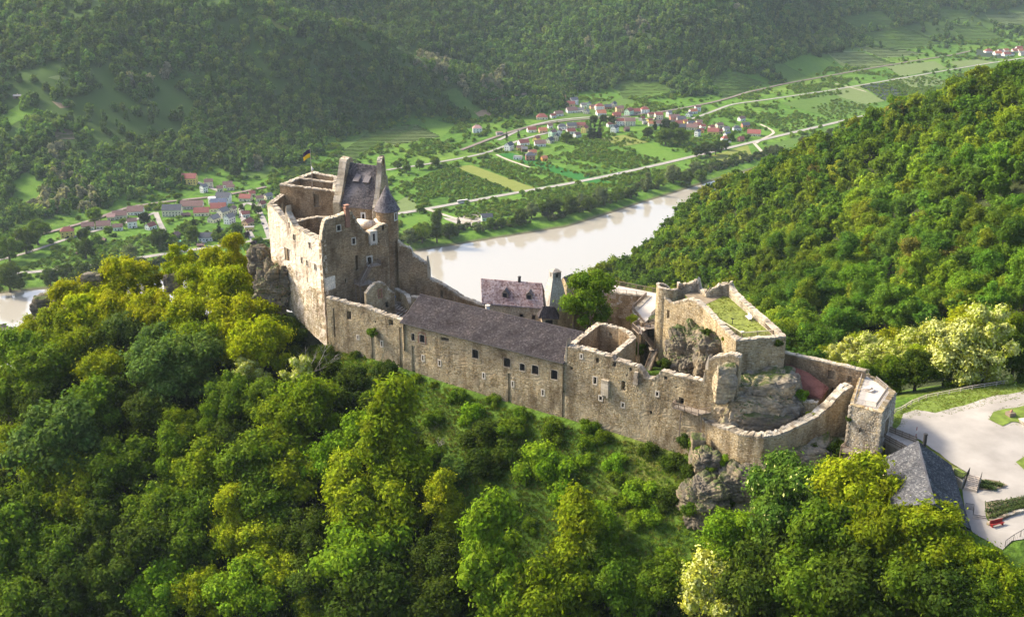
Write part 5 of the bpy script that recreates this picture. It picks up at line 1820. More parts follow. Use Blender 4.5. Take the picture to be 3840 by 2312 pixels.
# small roofed tower further back
bt_ = root('roof_turret', 'small steep slate roof with a sunlit end wall just right of the chimney tower', 'tower')
a, b = at_Y(*c(3, 900, 215), 264), at_Y(*c(3, 960, 165), 268); tp0, tp1 = at_Y(*c(3, 868, 138), 266.5), at_Y(*c(3, 948, 106), 270.5)
g_ = MB(); g_.quad(a, b, tp1, tp0); bb0, bb1 = tp0 + Vector((-2, 2.4, -4)), tp1 + Vector((-2, 2.4, -4)); g_.quad(tp0, tp1, bb1, bb0); g_.build('roof', M['slate_blue'], bt_)
shingles(a, b, tp1, tp0, M['slate_blue'], bt_, .4, .36, 116)
g_ = MB(); dn_ = Vector((0, 0, -14))
g_.add([a + dn_, bb0 + dn_, bb0, tp0 - Vector((0, 0, .12)), a], [(4, 3, 2, 1, 0)]); g_.quad(a + dn_, b + dn_, b, a); g_.quad(b + dn_, bb1 + dn_, bb1, b); g_.add([b, bb1, tp1], [(0, 1, 2)])
g_.build('wall', M['mortar'], bt_)

# ------------------------------------------------------------------ walkway terrace behind the courtyard tree
TZ = 258.0
M['walk'] = simple_mat('pale_walkway', (0.46, 0.41, 0.35), 0.9, .08, .8)
wt = root('terrace_wall', 'brown retaining wall carrying the pale walkway behind the round courtyard tree', 'retaining wall')
w0, w1, w2, w3 = at_z(*c(3, 960, 225), TZ), at_z(*c(3, 1345, 288), TZ), at_z(*c(3, 1612, 318), TZ), at_z(*c(3, 1485, 440), TZ)
w4 = at_z(*c(3, 1590, 575), TZ - .6); w5 = at_z(*c(3, 1660, 500), TZ - .4); w6 = at_z(*c(3, 1745, 420), TZ); w7 = at_z(*c(3, 1748, 292), TZ); w8 = at_z(*c(3, 1300, 205), TZ); w9 = at_z(*c(3, 960, 150), TZ)
TWL = Wall([(w0.x, w0.y), (w1.x, w1.y), (w2.x, w2.y), (w3.x, w3.y), (w4.x - .6, w4.y)], 1.0)
TWL.build(TZ + .05, 245, parent=wt, mats=[M['mortar_dark'], M['interior'], M['coping']], seed=120); TWL.stones(wt, M['stone_brown'], seed=121, zmin=246); TWL.coping(wt, seed=122, h=(.02, .1))
g_ = MB(); g_.prism([(p.x, p.y) for p in (w0, w1, w2, w3, w4, w5, w6, w7, w8, w9)], TZ - 6, TZ - .03)
o = g_.build('walkway', M['walk'], wt)
r1 = root('walkway_railing', 'long railing along the river edge of the pale walkway', 'railing'); railing(r1, [(*p.xy, TZ) for p in (w9, w8, w7)], 1.1, 2.4, True, .22)
r2 = root('walkway_railing', 'railing of upright bars on the brown retaining wall right of the courtyard tree', 'railing'); railing(r2, [(*p.xy, TZ + .05) for p in (w0, w1, w2)], 1.1, 2.2, True, .2, M['wood_pale'])
r3 = root('walkway_railing', 'stepped railing on the left side of the walkway above the small yellow green bush', 'railing'); railing(r3, [(*w2.xy, TZ + .05), (*w3.xy, TZ + .05), (*w4.xy, TZ - .5)], 1.1, 1.9, True, .2)
r4 = root('walkway_railing', 'short railing between the walkway and the round tower', 'railing'); railing(r4, [(*w5.xy, TZ - .3), (*w6.xy, TZ)], 1.1, 1.9, True, .2)

# wooden landing and the two flights going down from the walkway
st = root('wooden_staircase', 'long wooden staircase descending in two flights from the walkway landing beside the rock', 'staircase')
LZ = TZ - .9
l0, l1, l2, l3 = at_z(*c(4, 48, 520), LZ), at_z(*c(4, 105, 575), LZ), at_z(*c(4, 160, 540), LZ), at_z(*c(4, 130, 480), LZ)
deck(st, [tuple(p.xy) for p in (l0, l1, l2, l3)], LZ)
railing(st, [(*l0.xy, LZ), (*l1.xy, LZ)], 1.1, 1.8); railing(st, [(*l0.xy, LZ), (*l3.xy, LZ)], 1.1, 1.8)
b0, b1, b2, b3 = at_z(*c(4, 155, 535), LZ), at_z(*c(4, 300, 480), LZ + .2), at_z(*c(4, 362, 500), LZ + .3), at_z(*c(4, 355, 470), LZ + .3)
deck(st, [tuple(b0.xy), tuple(b2.xy), tuple(b3.xy), tuple(l3.lerp(b0, .3).xy)], LZ + .02)
railing(st, [(*b0.xy, LZ), (*b1.xy, LZ), (*b2.xy, LZ)], 1.1, 1.7)
f1 = at_z(*c(4, 120, 565), LZ); f2 = at_z(*c(4, 232, 700), LZ - 4.2)
stairs(st, f2, f1, 1.5)
f3 = f2 + Vector((.5, -.2, 0)); f4 = at_Y(*c(4, 170, 915), FW.P[0][1])
fy = f2.y - 2.5
f4 = at_Y(*c(4, 172, 912), fy)
deck(st, [(f2.x - 1.0, f2.y - .9), (f2.x + 1.6, f2.y - .9), (f2.x + 1.6, f2.y + .9), (f2.x - 1.0, f2.y + .9)], f2.z)
stairs(st, f4, at_Y(*c(4, 245, 715), f2.y - .6), 1.5)
for q in (l1, b1, b2):
 g_ = MB(); g_.beam((q.x, q.y, 248), (q.x, q.y, LZ - .1), .22, .22); g_.build('support_post', M['wood'], st)

# ------------------------------------------------------------------ high platform on the rock at the right
PZ = 266.6
plat = root('platform_tower', 'high walled platform on the rock with a fenced lawn on top', 'castle tower')
pk = lambda x, y, z=PZ: at_z(*c(4, x, y), z)
rim = [pk(938, 632), pk(1366, 594), pk(1240, 480), pk(1040, 318), pk(905, 200)]
rim_l = [pk(520, 300), pk(660, 352), pk(800, 500), pk(938, 632)]
PW = Wall([tuple(p.xy) for p in rim_l] + [tuple(p.xy) for p in rim[1:]], 1.0)
ptop = [(0, PZ + .6), (PW.s[1] * .5, PZ + .9), (PW.s[1], PZ + .1), (PW.s[3], PZ), (PW.s[4], PZ), (PW.s[5], PZ + .1), (PW.L - 3, PZ + .5), (PW.L, PZ + 1.5)]
pbase = [(0, 259), (PW.s[1], 258.5), (PW.s[2], 256.5), (PW.s[3], 255.5), (PW.s[4], 256), (PW.L, 245)]
PW.build(ptop, pbase, [], [M['mortar'], M['interior'], M['coping']], plat, seed=130, jag=.2, ds=.8)
PW.stones(plat, M['stone'], seed=131, zmin=250, cw=(.28, .75), ch=(.18, .3)); PW.stones(plat, M['stone_grey'], seed=133, side=-1, zmin=PZ - 1.4); PW.coping(plat, seed=132, h=(.04, .16))
LZ2 = PZ - 1.25
M['lawn'] = simple_mat('lawn', (0.15, 0.175, 0.03), .95, .45, .9, bump=.6)
lawn_poly = [p.xy for p in (pk(500, 240, LZ2), pk(560, 330, LZ2), pk(690, 420, LZ2), pk(900, 620, LZ2), pk(945, 660, LZ2), pk(1350, 620, LZ2), pk(1230, 490, LZ2), pk(1030, 325, LZ2), pk(880, 215, LZ2), pk(640, 190, LZ2))]
g_ = MB(); g_.prism([tuple(p) for p in lawn_poly], LZ2 - 9, LZ2); lw = g_.build('lawn', M['lawn'], plat)
g_ = MB(); g_.prism([tuple(p.xy) for p in (pk(500, 240, LZ2), pk(570, 320, LZ2), pk(660, 330, LZ2), pk(760, 285, LZ2), pk(850, 235, LZ2), pk(640, 190, LZ2))], LZ2 - .2, LZ2 + .05); g_.build('bare_ground', M['earth'], plat)
fence = root('platform_fence', 'pale topped wooden fence round the lawn of the high platform', 'fence')
fz = LZ2
F = [pk(690, 395, fz), pk(790, 495, fz), pk(985, 612, fz), pk(1252, 588, fz), pk(1040, 385, fz), pk(895, 275, fz)]
railing(fence, [(*p.xy, fz) for p in F[:3]], 1.15, 2.3, True, .2, None, True, M['wood_rail']); railing(fence, [(*p.xy, fz) for p in F[2:4]], 1.15, 3, True, .2, None, True, M['wood_rail']); railing(fence, [(*p.xy, fz) for p in F[3:]], 1.15, 2.6, True, .2, None, True, M['wood_rail'])
bench = root('park_bench', 'pale wooden bench on the platform lawn facing the view', 'bench')
bp_ = pk(1040, 450, fz); ba = math.atan2(F[3].y - F[4].y, F[3].x - F[4].x)
bd = Vector((math.cos(ba), math.sin(ba), 0)); bn = Vector((bd.y, -bd.x, 0)); bn = -bn if bn.x > 0 else bn
for nm, off, z, sx_, sy_, sz_ in (('seat', 0, .45, 2.2, .55, .08), ('backrest', -.35, .85, 2.2, .08, .6)):
 q = bp_ + bn * off; g_ = MB(); g_.box(q.x, q.y, fz + z, sx_, sy_, sz_, ba); g_.build(nm, M['white'], bench)
for sg in (-.9, .9):
 for off in (.18, -.3):
  q = bp_ + bd * sg + bn * off; g_ = MB(); g_.box(q.x, q.y, fz + .21, .1, .1, .42, ba); g_.build('leg', M['wood_pale'], bench)
post = root('viewing_post', 'small dark viewing scope on a post beside the lawn fence', 'post')
vp = pk(905, 490, fz); g_ = MB(); g_.tube([(vp.x, vp.y, fz), (vp.x, vp.y, fz + 1.1)], [.08, .06], 6); g_.build('stand', M['iron'], post); g_ = MB(); g_.tube([(vp.x - .3, vp.y, fz + 1.25), (vp.x + .25, vp.y - .1, fz + 1.12)], [.13, .1], 7); g_.build('scope', M['iron'], post)
box_ = root('corner_box', 'pale wooden box lid on the front corner post of the lawn fence', 'box')
g_ = MB(); g_.box(F[2].x, F[2].y, fz + 1.3, .7, .6, .22, .4); g_.box(F[2].x, F[2].y, fz + 1.44, .8, .7, .06, .4); g_.build('lid', M['wood_rail'], box_)
# round tower at the left end
rt = root('round_tower', 'ruined round tower shell at the left end of the platform', 'castle tower')
rc = at_z(*c(4, 348, 172), PZ + .4); rr_ = 2.35
RT = Wall([(rc.x + rr_ * math.cos(-a_), rc.y + rr_ * math.sin(-a_)) for a_ in np.linspace(-.2, 2 * math.pi - .9, 15)][::-1], .5)
RT.build([(0, PZ - 1.2), (RT.L * .12, PZ + .2), (RT.L * .3, PZ + .9), (RT.L * .62, PZ + .7), (RT.L * .9, PZ + .2), (RT.L, PZ - .6)], 250, [], [M['mortar'], M['interior'], M['coping']], rt, seed=140, ds=.5, jag=.15)
RT.stones(rt, seed=141, zmin=254, cw=(.3, .6), ch=(.2, .3)); RT.stones(rt, M['stone_brown'], seed=142, side=-1, zmin=262, cw=(.3, .6)); RT.coping(rt, seed=143, w=(.3, .6), h=(.04, .12))
# wall linking tower and platform, with doorway
pa = RT.pos(RT.L * .10, 0); lk0 = Vector((rc.x - 1.0, rc.y - rr_ + .5)); lk1 = Vector(PW.P[0])
LK = Wall([tuple(lk0), tuple(lk1)], .9)
lo_ = [op(LK, 4, 355, 405, 22, 76, 'dark')]
if not (0 < lo_[0]['s'] < LK.L): lo_[0]['s'] = .8
LK.build([(0, PZ - 1.0), (LK.L * .3, PZ - 2.0), (LK.L * .6, PZ - .9), (LK.L, PZ + .6)], 253, lo_, [M['mortar'], M['interior'], M['coping']], plat, seed=145); LK.stones(plat, seed=146, zmin=256); LK.coping(plat, seed=147)
# crumbling wall remains at the far end
BKW = Wall([tuple(pk(905, 200).xy), tuple(pk(800, 185).xy), tuple(pk(700, 200).xy), tuple(pk(625, 150).xy), tuple(pk(540, 160).xy), tuple(pk(430, 165).xy)], 1.0)
BKW.build([(0, PZ + 1.5), (BKW.s[1], PZ + 1.1), (BKW.s[2], PZ - .6), (BKW.s[3] - .8, PZ - .2), (BKW.s[3], PZ + 1.4), (BKW.s[4], PZ + .5), (BKW.L, PZ + .3)], 247, [], [M['mortar'], M['interior'], M['coping']], plat, seed=148, jag=.7)
BKW.stones(plat, M['stone_grey'], seed=149, zmin=255); BKW.stones(plat, M['stone_grey'], seed=150, side=-1, zmin=PZ - 1.3); BKW.coping(plat, seed=151, h=(.05, .5))

# ------------------------------------------------------------------ rocks
def rk(label, px, Y, size, seed, **kw):
 p = at_Y(*px, Y)
 o = rock('rock_outcrop', p, size, seed, **kw)
 tag(o, label, 'rock')
 return o
rk('big grey rock bulging out below the high platform wall', c(4, 1110, 1145), 210.5, (8.8, 5.6, 6.6), 3, sub=6, rough=.26, box=.55, freq=1.2, mat='rock_pale')
rk('pale leaning rock slab between outer wall and platform', c(4, 840, 985), 206.4, (2.2, 1.7, 4.4), 5, sub=5, rough=.24, box=.5, mat='rock_pale')
rk('jagged brown rock face behind the notch in the outer wall', c(4, 570, 800), 228, (5.4, 4.8, 7.0), 8, sub=6, rough=.32, box=.45, freq=1.7, rz=-.5)
rk('rock nose below the left wall of the platform', c(4, 700, 800), 220, (3.2, 3.0, 5.4), 11, sub=5, rough=.28, box=.45, freq=2.0)
rk('shadowed rock under the wooden staircase landing', c(4, 290, 640), 247, (3.6, 2.6, 6.4), 13, sub=5, rough=.25)
rk('layered brown rock at the foot of the big outcrop inside the curved wall', c(5, 1000, 520), 206.5, (6.0, 2.6, 3.2), 17, sub=5, rough=.2, box=.6, strata=.035, tilt=-.35)
rk('dark grey rock spur at the corner below the curved wall', c(5, 520, 900), 202, (3.2, 3.2, 5.2), 19, sub=6, rough=.36, box=.35, freq=1.6)
rk('lowest lump of the dark grey rock spur above the grass', c(5, 530, 1130), 197, (4.6, 4.4, 5.6), 20, sub=6, rough=.36, box=.4, freq=1.6)
rk('broken grey rocks under the middle of the curved wall', c(5, 780, 1060), 198.5, (6.6, 4.2, 6.0), 23, sub=6, rough=.36, box=.4)
rk('grassy rock ledge right of the grey spur', c(5, 1000, 1000), 199.5, (5.4, 3.8, 5.8), 27, sub=6, rough=.32, box=.4)
rk('pale streaked cliff under the right half of the curved wall', c(5, 1330, 850), 201.2, (6.8, 3.2, 5.4), 29, sub=6, rough=.26, box=.6, mat='rock_pale')
rk('narrow rock rib in the corner between outer wall and curved wall', c(5, 455, 740), 206, (1.5, 1.6, 4.2), 31, sub=5, rough=.2, box=.75)
rk('rock ledge among bushes below the grey spur', c(5, 870, 1240), 193, (3.2, 2.6, 2.6), 37, sub=5)
rk('dark cliff below the plastered corner of the keep', c(1, 165, 1085), 283, (5.2, 4.2, 7.2), 41, sub=6, rough=.38, box=.3, freq=1.9)
rk('rock lump at the far left foot of the keep', c(1, 78, 885), 291, (3.8, 3.2, 4.6), 43, sub=6, rough=.38, box=.3, freq=1.9)

def rkg(label, px, size, seed, **kw):
 p = hit_near(*px, lift=size[2] * .35)
 o = rock('rock_outcrop', p, size, seed, **kw)
 tag(o, label, 'rock')
rkg('dark rock knob on the golden ridge by the river', (180, 1165), (4, 3.2, 4.6), 47, sub=5)
rkg('small rock peeping out between the golden trees', (650, 1055), (2.6, 2.4, 2.8), 53, sub=5)
rkg('flat rock top behind the golden trees', (355, 1050), (3, 2.6, 2.4), 59, sub=5)
rkg('grey rock at the far left edge of the wood', (15, 1290), (5, 4, 5), 61, sub=5)
rkg('mossy rock in the gap of the trees low on the left', (115, 1500), (4.5, 4, 4.5), 67, sub=5)

# ------------------------------------------------------------------ curved lower wall
bpath = [(36.6, 212.5), (38.0, 208.5), (40.2, 204.8), (43.1, 201.2), (47.3, 198.6), (52.0, 198.9), (56.4, 201.0), (60.6, 203.0), (65.4, 205.4)]
CW = Wall(bpath, 1.9)
ct = CW.prof(5, [(520, 490), (600, 520), (700, 555), (800, 590), (900, 610), (1000, 608), (1100, 592), (1200, 555), (1300, 510), (1400, 455), (1500, 380), (1600, 270), (1650, 225)])
ct = [p for p in ct if 0 < p[0] < CW.L]; ct = [(0, ct[0][1] + .5)] + ct + [(CW.L, ct[-1][1])]
cb = CW.prof(5, [(540, 770), (620, 800), (760, 860), (900, 880), (1100, 800), (1300, 720), (1500, 700), (1600, 650)])
cb = [(s, z - 2.5) for s, z in cb if 0 < s < CW.L]; cb = [(0, cb[0][1])] + cb + [(CW.L, cb[-1][1])]
cwall = root('bastion_wall', 'curved lower wall with a broad mossy grey crest sweeping round to the gate tower', 'castle wall')
CW.build(ct, cb, [], [M['mortar'], M['interior'], M['stone_grey']], cwall, seed=160, jag=.2, ds=.7)
CW.stones(cwall, seed=161, zmin=240, cw=(.25, .6)); CW.stones(cwall, M['stone_grey'], seed=162, side=-1, zmin=249)
CW.coping(cwall, M['stone_grey'], seed=163, h=(.05, .28), w=(.3, .8), skip=0.0)
g_ = MB(); g_.prism([(38.5, 210), (41, 205.5), (44, 202.8), (47.5, 200.4), (52, 200.8), (56, 203), (60, 205), (62, 207), (60, 214), (50, 216), (40, 216)], 244, 250.3); o = g_.build('bastion_ground', M['earth']); tag(o, kind='structure')

# wooden gangway along the outer wall and the stair down to the curved wall
gw = root('wooden_gangway', 'weathered wooden gangway from the arched opening of the outer wall to the curved wall', 'gangway')
def fwp(px, off):
 s, z = FW.hit(*px); p = FW.pos(s, off); return Vector((p[0], p[1], z))
g0 = fwp(c(4, 420, 1240), 1.6); gz = g0.z
sA, sB = FW.hit(*c(4, 425, 1180))[0], FW.hit(*c(4, 525, 1200))[0]
gz = W_DOOR[0]['z'] - W_DOOR[0]['h'] / 2 - .1
q = [FW.pos(sA, 1.7), FW.pos(sB, 1.7), FW.pos(sB, .1), FW.pos(sA, .1)]
deck(gw, q, gz); railing(gw, [(*q[3], gz), (*q[0], gz), (*q[1], gz)], 1.1, 1.7)
e0 = Vector(CW.pos(3.0, -.2)); gz2 = gz + .25
d0, d1 = at_z(*c(4, 610, 1265), gz2), at_z(*c(4, 745, 1240), gz2); d2, d3 = at_z(*c(4, 805, 1190), gz2), at_z(*c(4, 640, 1200), gz2)
deck(gw, [tuple(d0.xy), tuple(d1.xy), tuple(d2.xy), tuple(d3.xy)], gz2)
deck(gw, [q[1], tuple(d0.xy), tuple(d3.xy), q[2]], gz + .12)
railing(gw, [(*q[1], gz), (*d0.xy, gz2), (*d1.xy, gz2)], 1.1, 1.7); railing(gw, [(*d3.xy, gz2), (*d2.xy, gz2)], 1.1, 1.7)
stb = at_z(*c(4, 800, 1300), gz2 - 1.7); stairs(gw, stb, (d1 + d2) / 2 + Vector((0, 0, 0)), 1.3)
sl = [at_z(*c(4, x, y), gz2 - 1.8 - .4 * i) for i, (x, y) in enumerate(((770, 1295), (840, 1330), (890, 1360)))]
railing(gw, sl, .9, 1.8, True, .22); sl = [at_z(*c(4, x, y), gz2 - 1.6 - .3 * i) for i, (x, y) in enumerate(((880, 1320), (945, 1368)))]
railing(gw, sl, .9, 1.8, True, .22)
for px in ((462, 1250), (642, 1265)):
 p = at_z(*c(4, *px), gz - .1); g_ = MB(); g_.beam((p.x, p.y, gz - 6.5), (p.x, p.y, gz), .2, .2); g_.build('support_post', M['wood'], gw)

# ------------------------------------------------------------------ gate tower
GT = [Vector(p) for p in ((62.6, 197.9), (67.3, 194.0), (72.8, 203.5), (70.3, 212.0), (68.6, 212.2))]
GZ = 259.0
gate = root('gate_tower', 'square gate tower with an arched doorway and a railed terrace on its top', 'castle tower')
Gw = Wall([tuple(p) for p in GT], .9, closed=True)
g_o = [op(Gw, 6, 739, 610, 26, 96, 'dark')]
Gw.build([(0, GZ + .1), (Gw.L, GZ + .1)], 243, g_o, [M['mortar'], M['interior'], M['coping']], gate, seed=170, jag=.05, ds=.8)
Gw.stones(gate, M['stone_grey'], seed=171, zmin=244, cw=(.28, .65), ch=(.16, .28)); Gw.coping(gate, M['stone'], seed=172, h=(.02, .08), over=.06)
window_part(Gw, g_o[0], gate, False, arch=True, pane=False, fw=.3)
g_ = MB(); o_ = g_o[0]; p0, p1 = Gw.pos(o_['s'] - o_['w'] / 2, -.5), Gw.pos(o_['s'] + o_['w'] / 2, -.5)
g_.quad((*p0, o_['z'] - o_['h'] / 2), (*p1, o_['z'] - o_['h'] / 2), (*p1, o_['z'] + o_['h'] / 2), (*p0, o_['z'] + o_['h'] / 2)); g_.build('door', M['wood'], gate)
inn = [Vector(Gw.pos(s, -.6)) for s in Gw.s[:-1]]
g_ = MB(); g_.prism([tuple(p) for p in inn], GZ - 1.2, GZ + .06); g_.build('terrace', M['walk'], gate)
# quoins on the front corner
for ci in (0, 1, 2):
 qm = MB()
 for k_ in range(26):
  z = GZ - .3 - k_ * .5
  s = Gw.s[ci] + (.38 if k_ % 2 else .22); s2 = Gw.s[ci] - (.22 if k_ % 2 else .38)
  p = GT[ci]; 
  n_ = Vector((Gw.vn[ci][0], Gw.vn[ci][1])).normalized()
  ctr = p - n_ * .10
  dirv = (GT[(ci + 1) % 5] - GT[ci]).normalized()
  qm.box(ctr.x + dirv.x * (.12 if k_ % 2 else -.0), ctr.y + dirv.y * (.12 if k_ % 2 else 0), z, .62 if k_ % 2 else .42, .42 if k_ % 2 else .62, .40, math.atan2(dirv.y, dirv.x))
 qm.build('quoins', M['coping'], gate)['kind'] = 'stuff'
tr = root('terrace_railing', 'pale metal railing round the terrace of the gate tower', 'railing')
ins = lambda i, k_: Vector(Gw.pos(Gw.s[i], -k_))
ra = [ins(1, 1.3), ins(0, .7)]
M['metal_pale'] = simple_mat('pale_metal', (0.36, 0.31, 0.26), .6, .1, 3)
railing(tr, [(*ins(4, .4), GZ + .06), (*ins(0, .7), GZ + .06), (*ins(1, 1.4), GZ + .06), (*ins(2, 1.4), GZ + .06), (*ins(2, 1.4).lerp(ins(3, .6), .6), GZ + .06)], 1.15, 1.6, False, .15, M['metal_pale'], bw=.035)
railing(tr, [(*ins(4, .4), GZ + .06), (*ins(3, .4), GZ + .06)], 1.15, 1.6, False, .15, M['metal_pale'], bw=.035)
tab = root('picnic_table', 'pale picnic table with benches on the gate tower terrace', 'table')
tp_ = at_z(*c(5, 1822, 245), GZ); ta = .7
for nm, dx, z, sx_, sy_, sz_ in (('table_top', 0, .75, 1.7, .7, .07), ('seat', .75, .45, 1.7, .3, .06), ('seat', -.75, .45, 1.7, .3, .06)):
 g_ = MB(); g_.box(tp_.x - math.sin(ta) * dx, tp_.y + math.cos(ta) * dx, GZ + .06 + z, sx_, sy_, sz_, ta); g_.build(nm, M['white'], tab)
for sg in (-.6, .6):
 g_ = MB(); g_.box(tp_.x + math.cos(ta) * sg, tp_.y + math.sin(ta) * sg, GZ + .4, .1, 1.5, .08, ta); g_.box(tp_.x + math.cos(ta) * sg, tp_.y + math.sin(ta) * sg, GZ + .4, .1, .5, .7, ta); g_.build('leg', M['wood_pale'], tab)
lan = root('wall_lantern', 'small black lantern on the front face of the gate tower', 'lantern')
s_, z_ = Gw.hit(*c(6, 570, 628)); p = Gw.pos(s_, .3); q = Gw.pos(s_, 0)
g_ = MB(); g_.tube([(*p, z_ - .35), (*p, z_ - .1), (*p, z_ + .3), (*p, z_ + .5)], [.12, .2, .24, .05], 6); g_.build('lamp_body', M['iron'], lan); g_ = MB(); g_.beam((*q, z_ + .45), (*p, z_ + .45), .05, .05); g_.build('bracket', M['iron'], lan)

# wooden stair at the foot of the gate tower
gs = root('wooden_staircase', 'dark wooden staircase at the foot of the gate tower', 'staircase')
f0, f1 = Gw.hit(*c(6, 490, 700))[0], Gw.hit(*c(6, 650, 730))[0]
gzz = 250.3
la = at_z(*c(6, 465, 720), gzz); lb = at_z(*c(6, 540, 740), gzz); lc_ = at_z(*c(6, 640, 770), gzz)
nf = Vector((Gw.segn[0][0], Gw.segn[0][1]))
dq = [lb + Vector((*(nf * 1.1), 0)), lc_ + Vector((*(nf * 1.1), 0)), lc_, lb]
A0 = Vector((*GT[0], 0)).lerp(Vector((*GT[1], 0)), .0); A1_ = Vector((*GT[0], 0)).lerp(Vector((*GT[1], 0)), .95)
q0, q1 = A0.xy + nf * .1, A1_.xy + nf * .1; q2, q3 = q1 + nf * 1.9, q0 + nf * 1.9
deck(gs, [tuple(q3), tuple(q2), tuple(q1), tuple(q0)], gzz)
railing(gs, [(*q0, gzz), (*q3, gzz), (*q3.lerp(q2, .42), gzz)], 1.1, 1.7); railing(gs, [(*q3.lerp(q2, .72), gzz), (*q2, gzz), (*q1, gzz)], 1.1, 1.7)
tpp = Vector((*q3.lerp(q2, .57), gzz)); btm = at_z(*c(6, 520, 820), gzz - 4.0)
dd = (Vector((*nf, 0)) * 4.2); btm = tpp + dd + Vector((-.8, 0, -3.4))
stairs(gs, btm, tpp, 1.5)
deck(gs, [tuple((btm.xy + Vector(v_))) for v_ in ((-1, -1.6), (1.2, -1.6), (1.2, .2), (-1, .2))], btm.z)
railing(gs, [btm + Vector((1.2, .1, 0)), btm + Vector((2.2, -1.2, -1)), btm + Vector((3.6, -4.5, -3))], 1.1, 1.8); railing(gs, [btm + Vector((-1, -.8, 0)), btm + Vector((.6, -2.6, -1)), btm + Vector((2.0, -5.2, -3))], 1.1, 1.8)
for q in (q3, q2):
 g_ = MB(); g_.beam((*q, gzz - 6), (*q, gzz), .2, .2); g_.build('support_post', M['wood'], gs)

# inner back wall at the right, red roof, small cross wall
RB = Wall([(53.6, 219.6), (58, 216.6), (63.2, 212.8), (68.6, 209.6)], 1.1)
rbt = RB.prof(6, [(88, 132), (200, 158), (330, 185), (450, 212), (555, 238)])
rbt = [p for p in rbt if 0 < p[0] < RB.L]; rbt = [(0, rbt[0][1])] + rbt + [(RB.L, rbt[-1][1])]
rbo = [op(RB, 6, 378, 272, 44, 56, 'niche'), op(RB, 6, 395, 385, 50, 60, 'dark'), op(RB, 6, 500, 300, 30, 40, 'niche')]
rbw = root('curtain_wall', 'brown back wall with blind arches between high platform and gate tower', 'castle wall')
RB.build(rbt, 246, rbo, [M['mortar_dark'], M['interior'], M['coping']], rbw, seed=180); RB.stones(rbw, M['stone_brown'], seed=181, zmin=248); RB.coping(rbw, seed=182, h=(.04, .16))
M['tile_red'] = stone_mat('dark_red_tile', [(0.0, (0.115, 0.05, 0.04)), (0.5, (0.175, 0.072, 0.055)), (1.0, (0.25, 0.12, 0.095))], stain=(.7, .65, .65))
rh = root('gatehouse_building', 'low building with a dark red tiled roof and a skylight behind the rock', 'building')
ua, ub = at_Y(*c(6, 85, 196), 217.8), at_Y(*c(6, 362, 352), 210.6); um = at_Y(*c(6, 230, 255), 214.6)
la_, lb_ = at_Y(*c(6, 110, 400), 211.0), at_Y(*c(6, 318, 422), 207.5)
g_ = MB(); g_.add([ua, um, ub, lb_, la_], [(4, 3, 2, 1, 0)]); dn_ = Vector((0, 0, -.25)); g_.add([p + dn_ for p in (ua, um, ub, lb_, la_)], [(0, 1, 2, 3, 4)]); g_.quad(la_, la_ + dn_, lb_ + dn_, lb_); g_.quad(lb_, lb_ + dn_, ub + dn_, ub)
g_.build('roof', M['tile_red'], rh)
shingles(la_, lb_, ub, um.lerp(ua, .9), M['tile_red'], rh, .38, .34, 185)
sk = la_.lerp(lb_, .42).lerp(um, .45); ex = (lb_ - la_).normalized(); ey = (um - la_.lerp(lb_, .5)).normalized(); en = ex.cross(ey); en = en if en.z > 0 else -en
g_ = MB(); q = [sk - ex * .6 - ey * .7, sk + ex * .6 - ey * .7, sk + ex * .6 + ey * .7, sk - ex * .6 + ey * .7]; g_.add([p + en * .05 for p in q] + [p + en * .22 for p in q], [(4, 5, 6, 7), (0, 1, 5, 4), (1, 2, 6, 5), (2, 3, 7, 6), (3, 0, 4, 7)]); g_.build('skylight', M['white'], rh)
g_ = MB(); i_ = Vector((.2, .5, 0)); g_.add([Vector((la_.x, la_.y, 247)) + i_, Vector((lb_.x, lb_.y, 247)) + Vector((-.4, .3, 0)), lb_ + Vector((-.4, .3, -.2)), la_ + i_ + Vector((0, 0, -.2))], [(0, 1, 2, 3)]); a_ = lb_ + Vector((-.4, .3, -.2)); g_.quad(Vector((a_.x, a_.y, 247)), Vector((ub.x - .3, ub.y, 247)), ub + Vector((-.3, 0, -.25)), a_); g_.build('wall', M['stone_brown'], rh)
g_ = MB(); w_ = la_.lerp(lb_, .7) + Vector((0, .3, -1.3)); g_.box(w_.x, w_.y, w_.z, 1.2, .3, 1.2, math.atan2(ex.y, ex.x)); g_.build('window', M['glass_dark'], rh)
low_wall('cross_wall', 'small cross wall with a low arch between the rock and the curved wall', 5, [(1150, 278), (1240, 305), (1330, 330), (1410, 348)], 255.6, 247, .8, seed=190)

